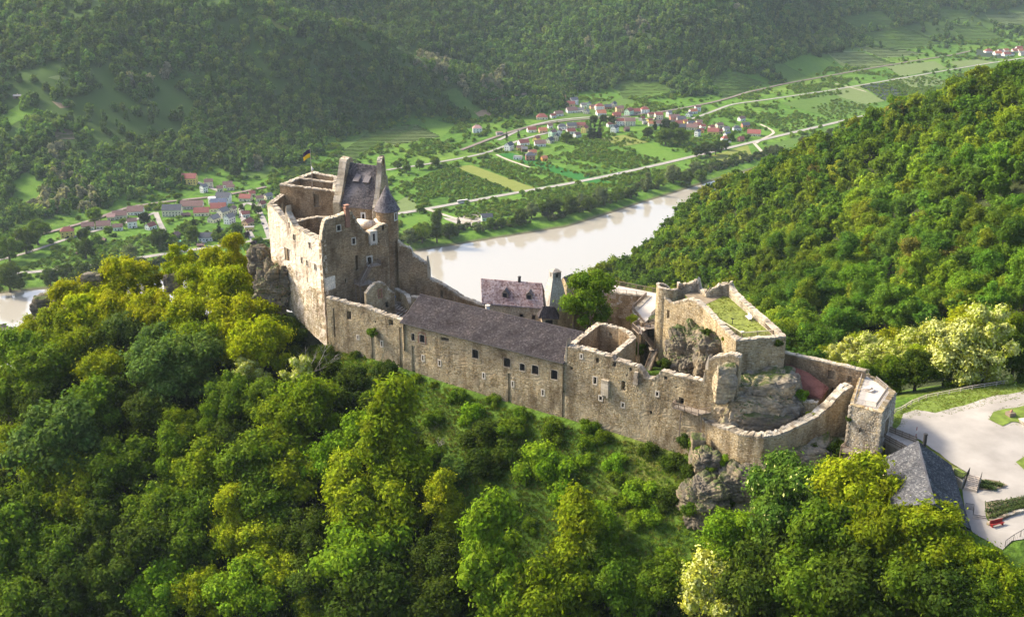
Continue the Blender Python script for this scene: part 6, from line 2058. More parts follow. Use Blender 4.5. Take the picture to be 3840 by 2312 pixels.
# ------------------------------------------------------------------ forecourt, bridge, restaurant
from mathutils.geometry import delaunay_2d_cdt
def sheet(name, px, mat, lift=.12, step=1.5, far=False, world_pts=None):
 hitf = (lambda x, y: hit_near(x, y, step=.1))
 P = world_pts or [hitf(x, y) for x, y in px]
 B = []
 for a, b in zip(P, P[1:] + P[:1]):
  n = max(1, int((b - a).length / step))
  B += [(a.x + (b.x - a.x) * i / n, a.y + (b.y - a.y) * i / n) for i in range(n)]
 nb = len(B)
 xs = [p[0] for p in B]; ys = [p[1] for p in B]
 gx, gy = np.meshgrid(np.arange(min(xs), max(xs), step), np.arange(min(ys), max(ys), step))
 ins_ = in_poly(gx, gy, B)
 pts = [Vector(p) for p in B] + [Vector((x, y)) for x, y in zip(gx[ins_], gy[ins_])]
 r = delaunay_2d_cdt(pts, [], [list(range(nb))], 1, 1e-4)
 X = np.array([p.x for p in r[0]]); Y = np.array([p.y for p in r[0]])
 Z = gnear(X, Y) + lift
 me = bpy.data.meshes.new(name); me.from_pydata(list(zip(X.tolist(), Y.tolist(), Z.tolist())), [], [tuple(f) for f in r[2]]); me.materials.append(mat)
 me.polygons.foreach_set('use_smooth', [True] * len(me.polygons))
 for p_ in me.polygons:
  if p_.normal.z < 0: p_.flip()
 o = link(name, me); tag(o, kind='structure'); return o
def bumpy(px, k, seed, amp=10):
 """roughen an outline given in crop pixels"""
 r = random.Random(seed); out = []
 for a, b in zip(px, px[1:] + px[:1]):
  n = max(1, int(math.hypot(b[0] - a[0], b[1] - a[1]) / 45))
  for i in range(n):
   t_ = i / n; j = amp if i else 0
   out.append(c(k, a[0] + (b[0] - a[0]) * t_ + r.uniform(-j, j), a[1] + (b[1] - a[1]) * t_ + r.uniform(-j, j) * .6))
 return out
M['meadow'] = simple_mat('mown_grass', (0.115, 0.16, 0.022), .95, .35, .8, bump=.5)
sheet('grass_verge', bumpy([(770, 640), (790, 520), (900, 440), (1100, 370), (1400, 310), (1700, 290), (1700, 430), (1400, 520), (1100, 560), (900, 620), (840, 660)], 6, 2, 6), M['meadow'], .1)
sheet('forecourt', bumpy([(775, 660), (830, 600), (850, 530), (930, 505), (1060, 525), (1180, 490), (1300, 460), (1420, 420), (1560, 400), (1720, 350), (1900, 500), (1900, 1080), (1641, 1085), (1560, 1085), (1380, 1112), (1345, 1090), (1335, 1040), (1345, 960), (1270, 915), (1160, 850), (960, 700)], 6, 3, 8), M['gravel'], .2)
sheet('forecourt_grass', bumpy([(1410, 570), (1440, 520), (1520, 500), (1640, 480), (1760, 480), (1720, 590), (1560, 585), (1500, 615)], 6, 4, 10), M['meadow'], .3)
sheet('forecourt_grass', bumpy([(1585, 850), (1640, 815), (1760, 800), (1760, 920), (1640, 900)], 6, 5, 10), M['meadow'], .3)
sheet('lower_path', bumpy([(1235, 1010), (1330, 1035), (1385, 1115), (1390, 1200), (1420, 1260), (1560, 1200), (1700, 1150), (1900, 1180), (1760, 1330), (1560, 1360), (1500, 1420), (1300, 1300), (1255, 1180)], 6, 6, 3), M['gravel'], .14)
sheet('planting_bed', [c(6, *p) for p in [(1345, 965), (1400, 965), (1470, 975), (1532, 1003), (1500, 1018), (1420, 1035), (1340, 1032)]], M['earth'], .36, 1.0)
sheet('planting_bed', [c(6, *p) for p in [(1390, 1118), (1500, 1105), (1650, 1078), (1760, 1060), (1760, 1150), (1650, 1160), (1520, 1195), (1415, 1245), (1395, 1190)]], M['earth'], .36, 1.0)
# lavender rows in the beds
M['lavender'] = foliage_mat('bed_plants', True)
def tuft_row(name, label, k, a, b, n, seed):
 r = random.Random(seed); m_ = MB()
 for i in range(n):
  t_ = i / max(1, n - 1); p = hit_near(*c(k, a[0] + (b[0] - a[0]) * t_, a[1] + (b[1] - a[1]) * t_), step=.1)
  for _ in range(26):
   q = p + Vector((r.gauss(0, .28), r.gauss(0, .28), .4 + r.uniform(0, .55)))
   d = Vector((r.gauss(0, 1), r.gauss(0, 1), r.uniform(0, 1.2))).normalized(); s = d.cross(Vector((0, 0, 1))).normalized() * .1
   m_.add([q - d * .2, q + s, q + d * .2, q - s], [(0, 1, 2, 3)])
 o = m_.build(name, M['lavender']); o.color = (.07, .10, .035, 1); tag(o, label, 'plants', kind='stuff'); return o
for i, (a, b) in enumerate([((1360, 985), (1490, 1010)), ((1350, 1010), (1440, 1030)), ((1410, 1140), (1660, 1090)), ((1400, 1180), (1560, 1140)), ((1560, 1140), (1680, 1110)), ((1415, 1220), (1560, 1165)), ((1580, 1160), (1680, 1140))]):
 tuft_row('bed_plants', 'row of low planting in the beds beside the restaurant steps', 6, a, b, 16, i)
# low stone kerb round the larger bed
kb = [hit_near(*c(6, *p), step=.1) for p in [(1410, 1262), (1470, 1235), (1540, 1205), (1600, 1185), (1680, 1165), (1780, 1150)]]
KW = Wall([tuple(p.xy) for p in kb], .45); kr = root('bed_wall', 'low curved stone wall holding the planting bed beside the path', 'wall')
KW.build([(0, kb[0].z + .55), (KW.L, kb[-1].z + .55)], [(0, kb[0].z - 1), (KW.L, kb[-1].z - 1)], parent=kr, seed=200); KW.stones(kr, M['stone_grey'], seed=201); KW.coping(kr, M['stone_grey'], seed=202, h=(.03, .08))
rb_ = root('red_bench', 'bright red bench at the end of the planting bed wall', 'bench'); M['red'] = simple_mat('red_paint', (0.26, 0.025, 0.02), .5, .1, 1)
p = hit_near(*c(6, 1462, 1262), step=.1); ra_ = .35
g_ = MB(); g_.box(p.x, p.y, p.z + .65, 2.6, .6, .1, ra_); g_.build('seat', M['red'], rb_); g_ = MB(); g_.box(p.x - .1, p.y + .3, p.z + .95, 2.6, .08, .5, ra_); g_.build('backrest', M['red'], rb_)
for sg in (-1, 1):
 g_ = MB(); g_.box(p.x + sg * 1.0, p.y + sg * .36, p.z + .38, .12, .5, .5, ra_); g_.build('leg', M['red'], rb_)
pb = root('planter_box', 'square wooden planter on the grass patch of the forecourt', 'planter'); p = hit_near(*c(6, 1550, 545), step=.1)
g_ = MB(); g_.box(p.x, p.y, p.z + .55, 1.4, 1.4, .9, .3); g_.build('box', M['wood'], pb); g_ = MB(); g_.box(p.x, p.y, p.z + 1.02, 1.15, 1.15, .06, .3); g_.build('soil', M['earth'], pb); g_ = MB(); g_.tube([(p.x, p.y, p.z + 1), (p.x + .2, p.y, p.z + 1.6)], [.3, .12], 7); g_.build('plant', M['brick_red'], pb)
sb = root('stone_platform', 'flat topped stone block at the right edge of the forecourt', 'stone block'); p = hit_near(*c(6, 1650, 605), step=.1)
g_ = MB(); g_.box(p.x + 2.2, p.y + .3, p.z + .45, 5.5, 3.2, 1.0, .25); g_.build('block', M['stone_grey'], sb); g_ = MB(); g_.box(p.x + 2.2, p.y + .3, p.z + 1.0, 5.7, 3.4, .12, .25); g_.build('top_slab', M['walk'], sb)
# wooden rail along the verge
vr = root('verge_rail', 'long low wooden rail curving along the grass verge of the forecourt', 'fence')
pts = [hit_near(*c(6, *p), step=.1) for p in [(795, 525), (835, 510), (900, 470), (1000, 430), (1150, 400), (1300, 370), (1460, 345), (1640, 315), (1760, 300)]]
for p in pts: p.z = float(gnear(p.x, p.y)) + .1
railing(vr, pts, .85, 2.6, True, .2, M['wood_pale'], fill=False)
pole = root('marker_pole', 'thin red and white marker pole at the end of the bridge', 'pole'); p = hit_near(*c(6, 930, 698), step=.1)
for i in range(4):
 g_ = MB(); g_.tube([(p.x, p.y, p.z + .7 * i), (p.x, p.y, p.z + .7 * (i + 1))], [.07, .07], 6); g_.build('band', M['red'] if i % 2 else M['white'], pole)
# bridge to the gate
BZ = 251.4
br = root('gate_bridge', 'short bridge with boarded parapets from the forecourt to the arched gate', 'bridge')
b0, b1, b2, b3 = at_z(*c(6, 722, 690), BZ), at_z(*c(6, 880, 775), BZ), at_z(*c(6, 935, 712), BZ), at_z(*c(6, 752, 640), BZ)
g_ = MB(); g_.prism([tuple(p.xy) for p in (b0, b1, b2, b3)], BZ - .5, BZ); g_.build('bridge_deck', M['floor_stone'], br)
g_ = MB(); g_.prism([tuple(p.xy) for p in (b0.lerp(b1, .1), b1, b2, b3.lerp(b2, .1))], BZ - 6, BZ - .52); g_.build('abutment', M['stone_grey'], br)
for a, b in ((b0, b1), (b3, b2)):
 n = 8
 for j in range(5):
  g_ = MB(); g_.beam(Vector((a.x, a.y, BZ + .14 + j * .22)), Vector((b.x, b.y, BZ + .14 + j * .22)), .05, .19); g_.build('board', M['wood_pale'] if j % 2 else M['wood'], br)
 for i in range(5):
  p = a.lerp(b, i / 4); g_ = MB(); g_.box(p.x, p.y, BZ + .6, .12, .12, 1.25, .5); g_.build('post', M['wood'], br)

# restaurant with its steep slate roof
M['slate_grey'] = stone_mat('restaurant_slate', [(0.0, (0.048, 0.05, 0.06)), (0.5, (0.07, 0.073, 0.084)), (0.85, (0.10, 0.104, 0.115)), (1.0, (0.16, 0.165, 0.175))], stain=(.8, .8, .84))
rest = root('restaurant', 'building under a big blue grey slate roof beside the gravel forecourt', 'building')
R1, R2_ = at_z(*c(6, 945, 705), 256.2), at_z(*c(6, 1055, 1118), 256.2)
EL = 251.0
LB, RB_ = at_z(*c(6, 708, 822), EL), at_z(*c(6, 1163, 862), EL)
LF, RF = at_z(*c(6, 770, 1130), EL), at_z(*c(6, 1292, 1285), EL)
FB = Vector((R2_.x + (R2_.x - R1.x) * .28, R2_.y + (R2_.y - R1.y) * .28, EL))
rm = MB()
rm.quad(LF, R2_, R1, LB); rm.quad(RF, RB_, R1, R2_); rm.add([LF, RF, R2_], [(0, 1, 2)]); rm.add([LB, R1, RB_], [(0, 1, 2)])
dn_ = Vector((0, 0, -.25))
for a, b in ((LF, RF), (RF, RB_), (RB_, LB), (LB, LF)): rm.quad(a, a + dn_, b + dn_, b)
rm.add([p + dn_ for p in (LB, RB_, RF, LF)], [(0, 1, 2, 3)])
rm.build('roof', M['slate_grey'], rest)
shingles(LF, LB, R1, R2_, M['slate_grey'], rest, .36, .32, 210); shingles(RB_, RF, R2_, R1, M['slate_grey'], rest, .36, .32, 211)
g_ = MB(); g_.beam(R1 + Vector((0, 0, .08)), R2_ + Vector((0, 0, .08)), .3, .12); g_.build('ridge_cap', M['slate_grey'], rest)
g_ = MB(); cx_ = (LB + RB_ + RF + LF) / 4; wl = [cx_.lerp(p, .93) for p in (LF, RF, RB_, LB)]; g_.prism([tuple(p.xy) for p in wl], 238, EL - .1); g_.build('wall', M['old_plaster'], rest)
p = at_z(*c(6, 988, 735), 255.2); g_ = MB(); g_.tube([(p.x, p.y, 253), (p.x, p.y, 257.4)], [.32, .32], 10); g_.tube([(p.x, p.y, 257.4), (p.x, p.y, 257.6)], [.4, .4], 10); g_.build('chimney', M['iron'], rest)
p = LF.lerp(RF, .6).lerp(R2_, .55); g_ = MB(); g_.add([p + Vector((-.9, -1.1, -.3)), p + Vector((.9, -1.1, -.3)), p + Vector((0, -1.1, .8)), p + Vector((-.9, 1, .1)), p + Vector((.9, 1, .1)), p + Vector((0, 1.2, .85))], [(0, 1, 2), (0, 2, 5, 3), (1, 4, 5, 2)]); g_.build('dormer', M['slate_grey'], rest)
# steps, iron railings, terrace corner
ss = root('stone_steps', 'pale stone steps from the forecourt down to the restaurant', 'steps')
ta_, tb_ = at_z(*c(6, 1282, 925), 250.4), at_z(*c(6, 1362, 945), 250.4); ba_, bb_ = at_z(*c(6, 1248, 1005), 249.0), at_z(*c(6, 1332, 1030), 249.0)
for i in range(8):
 t0, t1 = i / 8, (i + 1) / 8 - .004
 z = 250.6 - 1.5 * i / 7
 g_ = MB(); g_.prism([tuple(ta_.lerp(ba_, t0).xy), tuple(tb_.lerp(bb_, t0).xy), tuple(tb_.lerp(bb_, t1).xy), tuple(ta_.lerp(ba_, t1).xy)], z - 1.2, z); g_.build('step', M['floor_stone'], ss)
ss2 = root('stone_steps', 'three broad stone steps lower on the path beside the restaurant', 'steps')
ta_, tb_ = at_z(*c(6, 1312, 1180), 248.6), at_z(*c(6, 1388, 1192), 248.6); ba_, bb_ = at_z(*c(6, 1308, 1215), 248.0), at_z(*c(6, 1398, 1230), 248.0)
for i in range(3):
 z = float(gnear(ta_.x, ta_.y)) + .75 - .2 * i; g_ = MB(); g_.prism([tuple(ta_.lerp(ba_, i / 3).xy), tuple(tb_.lerp(bb_, i / 3).xy), tuple(tb_.lerp(bb_, (i + .96) / 3).xy), tuple(ta_.lerp(ba_, (i + .96) / 3).xy)], z - 1, z); g_.build('step', M['floor_stone'], ss2)
ir = root('iron_railing', 'black iron railing round the small planted terrace beside the stone steps', 'railing')
q = [at_z(*c(6, *p), 250.3) for p in ((1180, 925), (1235, 955), (1262, 950), (1282, 915))]; railing(ir, q, 1.2, 1.6, False, .16)
tw = root('terrace_block', 'small stone terrace with plants beside the stone steps', 'terrace'); g_ = MB(); qq = [at_z(*c(6, *p), 250.2) for p in ((1170, 880), (1180, 930), (1240, 962), (1280, 920), (1215, 880))]; g_.prism([tuple(p.xy) for p in qq], 246, 250.2); g_.build('block', M['stone_grey'], tw); g_ = MB(); g_.prism([tuple((sum((v.xy for v in qq), Vector((0, 0))) / 5).lerp(p.xy, .8)) for p in qq], 250.1, 250.35); g_.build('planting', M['meadow'], tw)
ir2 = root('iron_railing', 'short black railing at the lower corner of the restaurant', 'railing'); q = [at_z(*c(6, *p), 248.9) for p in ((1255, 1150), (1308, 1158), (1308, 1185))]; railing(ir2, q, 1.2, 1.6, False, .16)
ir3 = root('iron_railing', 'black handrail on the outer side of the stone steps', 'railing'); q = [at_z(*c(6, 1362, 940), 250.6), at_z(*c(6, 1334, 1030), 249.1)]; railing(ir3, q, 1.0, 1.4, False, .2, fill=False)
wf = root('wire_fence', 'thin wire fence with posts at the right edge of the path', 'fence'); q = [hit_near(*c(6, *p), step=.1) for p in ((1515, 1400), (1570, 1360), (1660, 1310))]; railing(wf, q, 1.3, 2.2, False, .5, bw=.02)
# ------------------------------------------------------------------ trees: crowns of many leaf sprays on a limbed trunk
def ico(sub):
 bm = bmesh.new(); bmesh.ops.create_icosphere(bm, subdivisions=sub, radius=1.0)
 v = np.array([q.co for q in bm.verts]); f = np.array([[q.index for q in p.verts] for p in bm.faces]); bm.free()
 return v, f


ICO_V, ICO_F = ico(1)


def crown_mesh(name, seed, lobes, n_leaf, leaf, mats, up=0.35, spread=0.22, droop=0.0, blossom=0.0, core=0.58, aspect=1.9):
 """lobes: (x, y, z, r). Leaf sprays are pointed quads set on and inside the lobes; a few dark inner faces close the view through the middle."""
 r = np.random.default_rng(seed)
 L = np.array(lobes, float)
 w = L[:, 3] ** 2; w /= w.sum()
 k = r.choice(len(L), n_leaf, p=w)
 d = r.normal(size=(n_leaf, 3)); d[:, 2] += up
 d /= np.linalg.norm(d, axis=1)[:, None]
 rad = L[k, 3] * (1.0 - np.abs(r.normal(0, spread, n_leaf)) + r.normal(0, .13, n_leaf)) + (r.random(n_leaf) < .12) * r.random(n_leaf) * 1.0 * L[:, 3].max() * .45
 ctr = L[k, :3] + d * rad[:, None] * np.array([1, 1, .85])
 # drop sprays buried deep inside other lobes
 deep = np.zeros(n_leaf, bool)
 for i in range(len(L)):
  q = ((ctr - L[i, :3]) ** 2).sum(1) < (L[i, 3] * .62) ** 2
  deep |= q & (k != i)
 ctr, d = ctr[~deep], d[~deep]
 n = len(ctr)
 nrm = d + r.normal(0, .42, (n, 3)); nrm[:, 2] += .2
 nrm /= np.linalg.norm(nrm, axis=1)[:, None]
 t = np.cross(nrm, r.normal(size=(n, 3))); t /= np.linalg.norm(t, axis=1)[:, None]
 t[:, 2] -= droop; t /= np.linalg.norm(t, axis=1)[:, None]
 b = np.cross(nrm, t)
 s = leaf * r.uniform(.55, 1.35, n)[:, None]
 bend = nrm * s * r.uniform(-.25, .05, n)[:, None]
 V = np.stack([ctr - t * s * aspect * .5 + bend, ctr + b * s * .5, ctr + t * s * aspect * .5 + bend, ctr - b * s * .5], 1).reshape(-1, 3)
 F = np.arange(n * 4).reshape(-1, 4)
 mi = np.zeros(n, int)
 if blossom:
  # flower clusters sit towards the outside and bunch together
  cn = np.array([mnoise.noise(Vector(p * 1.1 + seed)) for p in ctr])
  mi[(cn > np.quantile(cn, 1 - min(.98, blossom * 1.3))) & (r.random(n) < .8) & (d[:, 2] > -.25)] = 1
 cv, cf = [], []
 o = len(V)
 for (x, y, z, rr) in L:
  jitter = 1 + r.uniform(-.12, .12, (len(ICO_V), 1))
  cv.append(ICO_V * jitter * rr * core * np.array([1, 1, .8]) + np.array([x, y, z]))
  tri = ICO_F + o; o += len(ICO_V)
  cf.append(np.concatenate([tri, tri[:, 2:3]], 1))
 V = np.concatenate([V] + cv)
 # triangles stored apart from quads
 me = bpy.data.meshes.new(name)
 tri = np.concatenate(cf)[:, :3]
 me.vertices.add(len(V)); me.vertices.foreach_set('co', np.ascontiguousarray(V, np.float32).ravel())
 idx = np.concatenate([F.ravel(), tri.ravel()]).astype(np.int32)
 me.loops.add(len(idx)); me.loops.foreach_set('vertex_index', idx)
 st = np.concatenate([np.arange(len(F)) * 4, len(F) * 4 + np.arange(len(tri)) * 3]).astype(np.int32)
 me.polygons.add(len(st)); me.polygons.foreach_set('loop_start', st)
 me.polygons.foreach_set('material_index', np.concatenate([mi, np.zeros(len(tri), int)]).astype(np.int32))
 for m in mats: me.materials.append(m)
 me.update(calc_edges=True)
 return me


def make_lobes(seed, kind):
 """unit crown: radius about 1 across, centred on the origin, z from about -1 to 1 (before aspect)"""
 r = np.random.default_rng(seed)
 out = []
 if kind == 'round':
  out = [(0, 0, 0, .62), (0, 0, .3, .5)]
  for i in range(30):
   a = r.uniform(0, 2 * math.pi); z = r.uniform(-.65, .95)
   q = math.sqrt(max(0.04, 1 - (z * .98) ** 2)) * r.uniform(.5, .95)
   out.append((q * math.cos(a), q * math.sin(a), z * .88, r.uniform(.13, .36)))
 elif kind == 'tall':
  for i in range(20):
   z = r.uniform(-1.2, 1.35); q = .62 * math.sqrt(max(.05, 1 - (z / 1.45) ** 2)) * r.uniform(.3, 1.0); a = r.uniform(0, 2 * math.pi)
   out.append((q * math.cos(a), q * math.sin(a), z, r.uniform(.22, .38)))
  out.append((0, 0, 0, .5)); out.append((0, 0, -.6, .5)); out.append((0, 0, .7, .36))
 elif kind == 'spread':
  out = [(0, 0, -.1, .6)]
  for i in range(26):
   a = r.uniform(0, 2 * math.pi); q = r.uniform(.25, 1.0); z = .5 * (1 - q ** 2) + r.uniform(-.35, .25)
   out.append((q * math.cos(a), q * math.sin(a), z, r.uniform(.18, .34)))
 elif kind == 'airy':
  out = [(0, 0, -.2, .4), (0, 0, .3, .35)]
  for i in range(30):
   a = r.uniform(0, 2 * math.pi); z = r.uniform(-.8, 1.05); q = r.uniform(.3, .95) * math.sqrt(max(.08, 1 - (z * .9) ** 2))
   out.append((q * math.cos(a), q * math.sin(a), z, r.uniform(.13, .27)))
 elif kind == 'shrub':
  for i in range(13):
   a = r.uniform(0, 2 * math.pi); q = r.uniform(0, .7); z = r.uniform(-.5, .45) * (1 - q * .5)
   out.append((q * math.cos(a), q * math.sin(a), z, r.uniform(.28, .45)))
 elif kind == 'conic':
  for i in range(24):
   z = r.uniform(-1.3, 1.5); q = max(.04, (1.55 - z) / 2.85 * .8) * r.uniform(.3, .95); a = r.uniform(0, 2 * math.pi)
   out.append((q * math.cos(a), q * math.sin(a), z, .12 + .22 * (1.6 - z) / 2.9))
  out.append((0, 0, -.4, .45))
 return out


def trunk_mesh(name, seed, h, r0, spread):
 r = random.Random(seed)
 mb_ = MB()
 pts = [Vector((0, 0, -1.5)), Vector((r.uniform(-.15, .15), r.uniform(-.15, .15), h * .3)), Vector((r.uniform(-.3, .3), r.uniform(-.3, .3), h * .65)), Vector((r.uniform(-.4, .4), r.uniform(-.4, .4), h))]
 mb_.tube(pts, [r0 * 1.25, r0, r0 * .65, r0 * .25], 7)
 for i in range(6):
  a = i * 1.05 + r.uniform(-.3, .3); b = pts[1].lerp(pts[2], r.uniform(.1, 1.2))
  e = b + Vector((math.cos(a) * spread * .7, math.sin(a) * spread * .7, spread * r.uniform(.35, .8)))
  mb_.tube([b, b.lerp(e, .5) + Vector((0, 0, .25)), e], [r0 * .4, r0 * .25, r0 * .08], 5)
 return mb_.mesh(name, M['bark'])


PROTO = {}
LEAFN = {'round': 15000, 'tall': 13000, 'spread': 15000, 'airy': 12000, 'shrub': 4200, 'conic': 8000}
for ki, kind in enumerate(['round', 'tall', 'spread', 'airy', 'shrub', 'conic']):
 nv = {'round': 4, 'tall': 3, 'spread': 3, 'airy': 3, 'shrub': 3, 'conic': 1}[kind]
 for v in range(nv):
  S_ = 5.0
  lob = [(x * S_, y * S_, z * S_, r * S_) for x, y, z, r in make_lobes(100 * ki + v, kind)]
  PROTO[kind, v] = crown_mesh('crown_' + kind, 100 * ki + v, lob, LEAFN[kind], .28 if kind != 'shrub' else .38, [M['leaf'], M['blossom']], spread=.30 if kind != 'airy' else .36)
for v in range(3):
 lob = [(x * 5, y * 5, z * 5, r * 5) for x, y, z, r in make_lobes(700 + v, ['round', 'airy', 'spread'][v])]
 PROTO['flower', v] = crown_mesh('crown_flower', 700 + v, lob, 14000, .27, [M['leaf'], M['blossom']], blossom=[.55, .45, .34][v], up=.6)
lob = [(x * 5, y * 5, z * 5, r * 5) for x, y, z, r in make_lobes(760, 'round')]
PROTO['candle', 0] = crown_mesh('crown_candle', 760, lob, 15000, .28, [M['leaf'], M['blossom']], up=.5, spread=.24)
# chestnut candles: single upright cream spikes
_m = PROTO['candle', 0]
_mi = np.zeros(len(_m.polygons), np.int32); _rr = np.random.default_rng(3); _mi[_rr.random(len(_mi)) < .035] = 1; _mi[-32 * 80:] = 0
_m.polygons.foreach_set('material_index', _mi)
TRUNK = {v: trunk_mesh('trunk', 40 + v, 7.5, .34, 4.0) for v in range(3)}
COLS = {'G': (.105, .165, .012), 'Y': (.165, .215, .009), 'YY': (.255, .295, .012), 'L': (.150, .245, .014), 'D': (.056, .088, .010), 'B': (.105, .165, .034), 'O': (.285, .310, .007), 'C': (.10, .17, .022), 'F': (.34, .37, .055), 'K': (.030, .052, .017), 'P': (.040, .018, .026), 'W': (.13, .165, .07)}
CNAME = {'G': 'mid green', 'Y': 'olive green', 'YY': 'yellow green', 'L': 'bright green', 'D': 'dark green', 'B': 'bluish green', 'O': 'golden green', 'C': 'candle blossomed', 'F': 'cream flowering', 'K': 'blackish green', 'P': 'dark purple leaved', 'W': 'silvery green'}
tree_rng = random.Random(5)
NTREE = {}


def place_tree(name, x, y, zb, R, height, colk, kind, label, cat, group=None, col=None):
 """root at the ground; crown radius R, crown centre at height"""
 v = tree_rng.randrange(sum(1 for q in PROTO if q[0] == kind))
 t = empty(name, (x, y, zb))
 tag(t, label, cat, group)
 cr = link('crown', PROTO[kind, v], t)
 sx = R / 5.0
 cr.location = (0, 0, height)
 cr.scale = (sx * tree_rng.uniform(.92, 1.08), sx * tree_rng.uniform(.92, 1.08), sx * tree_rng.uniform(.95, 1.15))
 cr.rotation_euler = (tree_rng.uniform(-.12, .12), tree_rng.uniform(-.12, .12), tree_rng.uniform(0, 6.28))
 cc = col or COLS[colk]
 j = tree_rng.uniform(.9, 1.1)
 cr.color = (cc[0] * j * tree_rng.uniform(.93, 1.07), cc[1] * j, cc[2] * j, 1)
 if kind != 'shrub':
  tk = link('trunk', TRUNK[tree_rng.randrange(3)], t)
  tk.scale = (sx * 1.1, sx * 1.1, max(.3, height / 7.5))
 return t


# picture list (2465 wide): x, y of the crown centre, radius, colour, habit
TREES = [
 # golden crest on the left
 (35, 835, 36, 'Y'), (92, 800, 38, 'O'), (160, 718, 36, 'O'), (225, 697, 38, 'O'), (300, 672, 50, 'O'), (365, 692, 42, 'O', 'airy'), (432, 640, 36, 'O', 'airy'), (520, 645, 40, 'O'), (562, 622, 36, 'O', 'tall'), (600, 660, 40, 'O'), (480, 695, 50, 'O'), (545, 708, 60, 'O'), (622, 705, 42, 'O'),
 (60, 865, 60, 'G'), (150, 795, 58, 'Y'), (225, 765, 58, 'O'), (290, 755, 52, 'O'), (370, 762, 50, 'O'), (450, 765, 55, 'O'), (560, 775, 62, 'O'), (640, 770, 48, 'O'), (115, 905, 66, 'G'), (185, 855, 55, 'Y'), (255, 835, 48, 'D'), (302, 805, 42, 'B'), (400, 832, 55, 'B'), (480, 835, 52, 'Y'), (625, 835, 68, 'O'), (685, 800, 40, 'D'), (575, 850, 46, 'O'),
 (20, 965, 60, 'G'), (100, 985, 50, 'D'), (250, 892, 52, 'O'), (390, 895, 72, 'B'), (470, 885, 66, 'B'), (300, 965, 42, 'D', 'airy'), (362, 1005, 52, 'D'), (230, 995, 62, 'G'), (150, 1078, 98, 'B', 'spread'), (500, 1045, 40, 'L', 'tall'), (440, 1035, 48, 'Y'), (560, 965, 60, 'G'), (600, 922, 42, 'F', 'flower'), (660, 975, 58, 'G'), (722, 915, 40, 'F', 'flower'), (740, 985, 76, 'Y'), (560, 1065, 50, 'D'), (690, 1055, 82, 'Y'), (535, 838, 30, 'F', 'flower'),
 (40, 1085, 52, 'Y'), (150, 1150, 72, 'Y', 'spread'), (300, 1132, 68, 'G'), (410, 1125, 55, 'L', 'tall'), (500, 1142, 68, 'Y'), (620, 1152, 82, 'G'), (720, 1142, 68, 'Y'), (870, 1068, 62, 'L', 'spread'), (940, 1085, 92, 'Y', 'tall'), (800, 1125, 66, 'L'), (830, 1205, 68, 'YY', 'tall'), (60, 1235, 80, 'G'), (180, 1225, 70, 'Y'), (280, 1235, 70, 'D', 'airy'), (380, 1245, 70, 'G'), (480, 1235, 68, 'G'), (570, 1265, 58, 'YY', 'tall'), (660, 1235, 66, 'G'), (900, 1245, 95, 'Y'), (965, 1165, 78, 'Y'),
 (40, 1355, 88, 'G', 'airy'), (140, 1335, 80, 'G'), (250, 1345, 88, 'D', 'airy'), (360, 1335, 80, 'D'), (450, 1325, 70, 'G'), (560, 1305, 54, 'YY'), (640, 1315, 58, 'YY'), (740, 1295, 68, 'D'), (880, 1355, 105, 'L', 'spread'), (1075, 1225, 60, 'YY', 'tall'), (1050, 1365, 68, 'D'), (1180, 1335, 88, 'L', 'tall'), (1370, 1325, 85, 'YY', 'tall'), (1440, 1265, 46, 'L'),
 (60, 1455, 80, 'G'), (170, 1445, 80, 'D'), (280, 1435, 78, 'D', 'airy'), (400, 1435, 68, 'L'), (490, 1435, 58, 'YY'), (600, 1432, 78, 'L'), (680, 1395, 56, 'YY'), (760, 1405, 58, 'D'), (765, 1470, 40, 'YY'), (900, 1445, 98, 'D'), (1060, 1455, 78, 'D'), (1200, 1442, 98, 'L', 'airy'), (1340, 1435, 96, 'Y'), (1470, 1395, 74, 'G'), (1530, 1440, 50, 'L'), (1690, 1425, 80, 'F', 'flower'), (1590, 1410, 62, 'G'),
 (1880, 1195, 80, 'C', 'candle'), (1960, 1195, 72, 'C', 'candle'), (2062, 1185, 82, 'YY'), (1755, 1290, 58, 'L'), (1990, 1325, 95, 'G'), (1900, 1285, 86, 'C', 'candle'), (2140, 1290, 84, 'Y'), (2245, 1300, 72, 'Y'), (1850, 1405, 96, 'D'), (1950, 1435, 98, 'G'), (2080, 1425, 96, 'D'), (2200, 1395, 86, 'G'), (2300, 1340, 56, 'YY'), (2375, 1385, 66, 'Y'), (2440, 1445, 58, 'Y'), (2270, 1452, 78, 'D'), (2340, 1440, 60, 'G'),
 # behind the castle on the right, along the forecourt; yellow tones include painted sunlight
 (2005, 866, 26, 'F', 'flower'), (2045, 862, 34, 'F', 'flower'), (2100, 850, 40, 'F', 'flower'), (2150, 858, 34, 'F', 'flower'), (2195, 842, 46, 'F', 'flower'), (2300, 850, 60, 'F', 'flower'), (2370, 848, 72, 'F', 'flower'), (2250, 828, 50, 'F', 'flower'), (2330, 805, 50, 'YY'), (2075, 905, 34, 'G'), (2140, 912, 40, 'G'), (2205, 910, 42, 'D'), (2440, 885, 44, 'D'), (2275, 893, 34, 'G'), (1985, 862, 30, 'YY'), (2070, 838, 34, 'YY'), (2140, 832, 36, 'YY'), (2215, 868, 34, 'YY'), (2400, 815, 44, 'YY'), (2425, 800, 46, 'Y'),
]
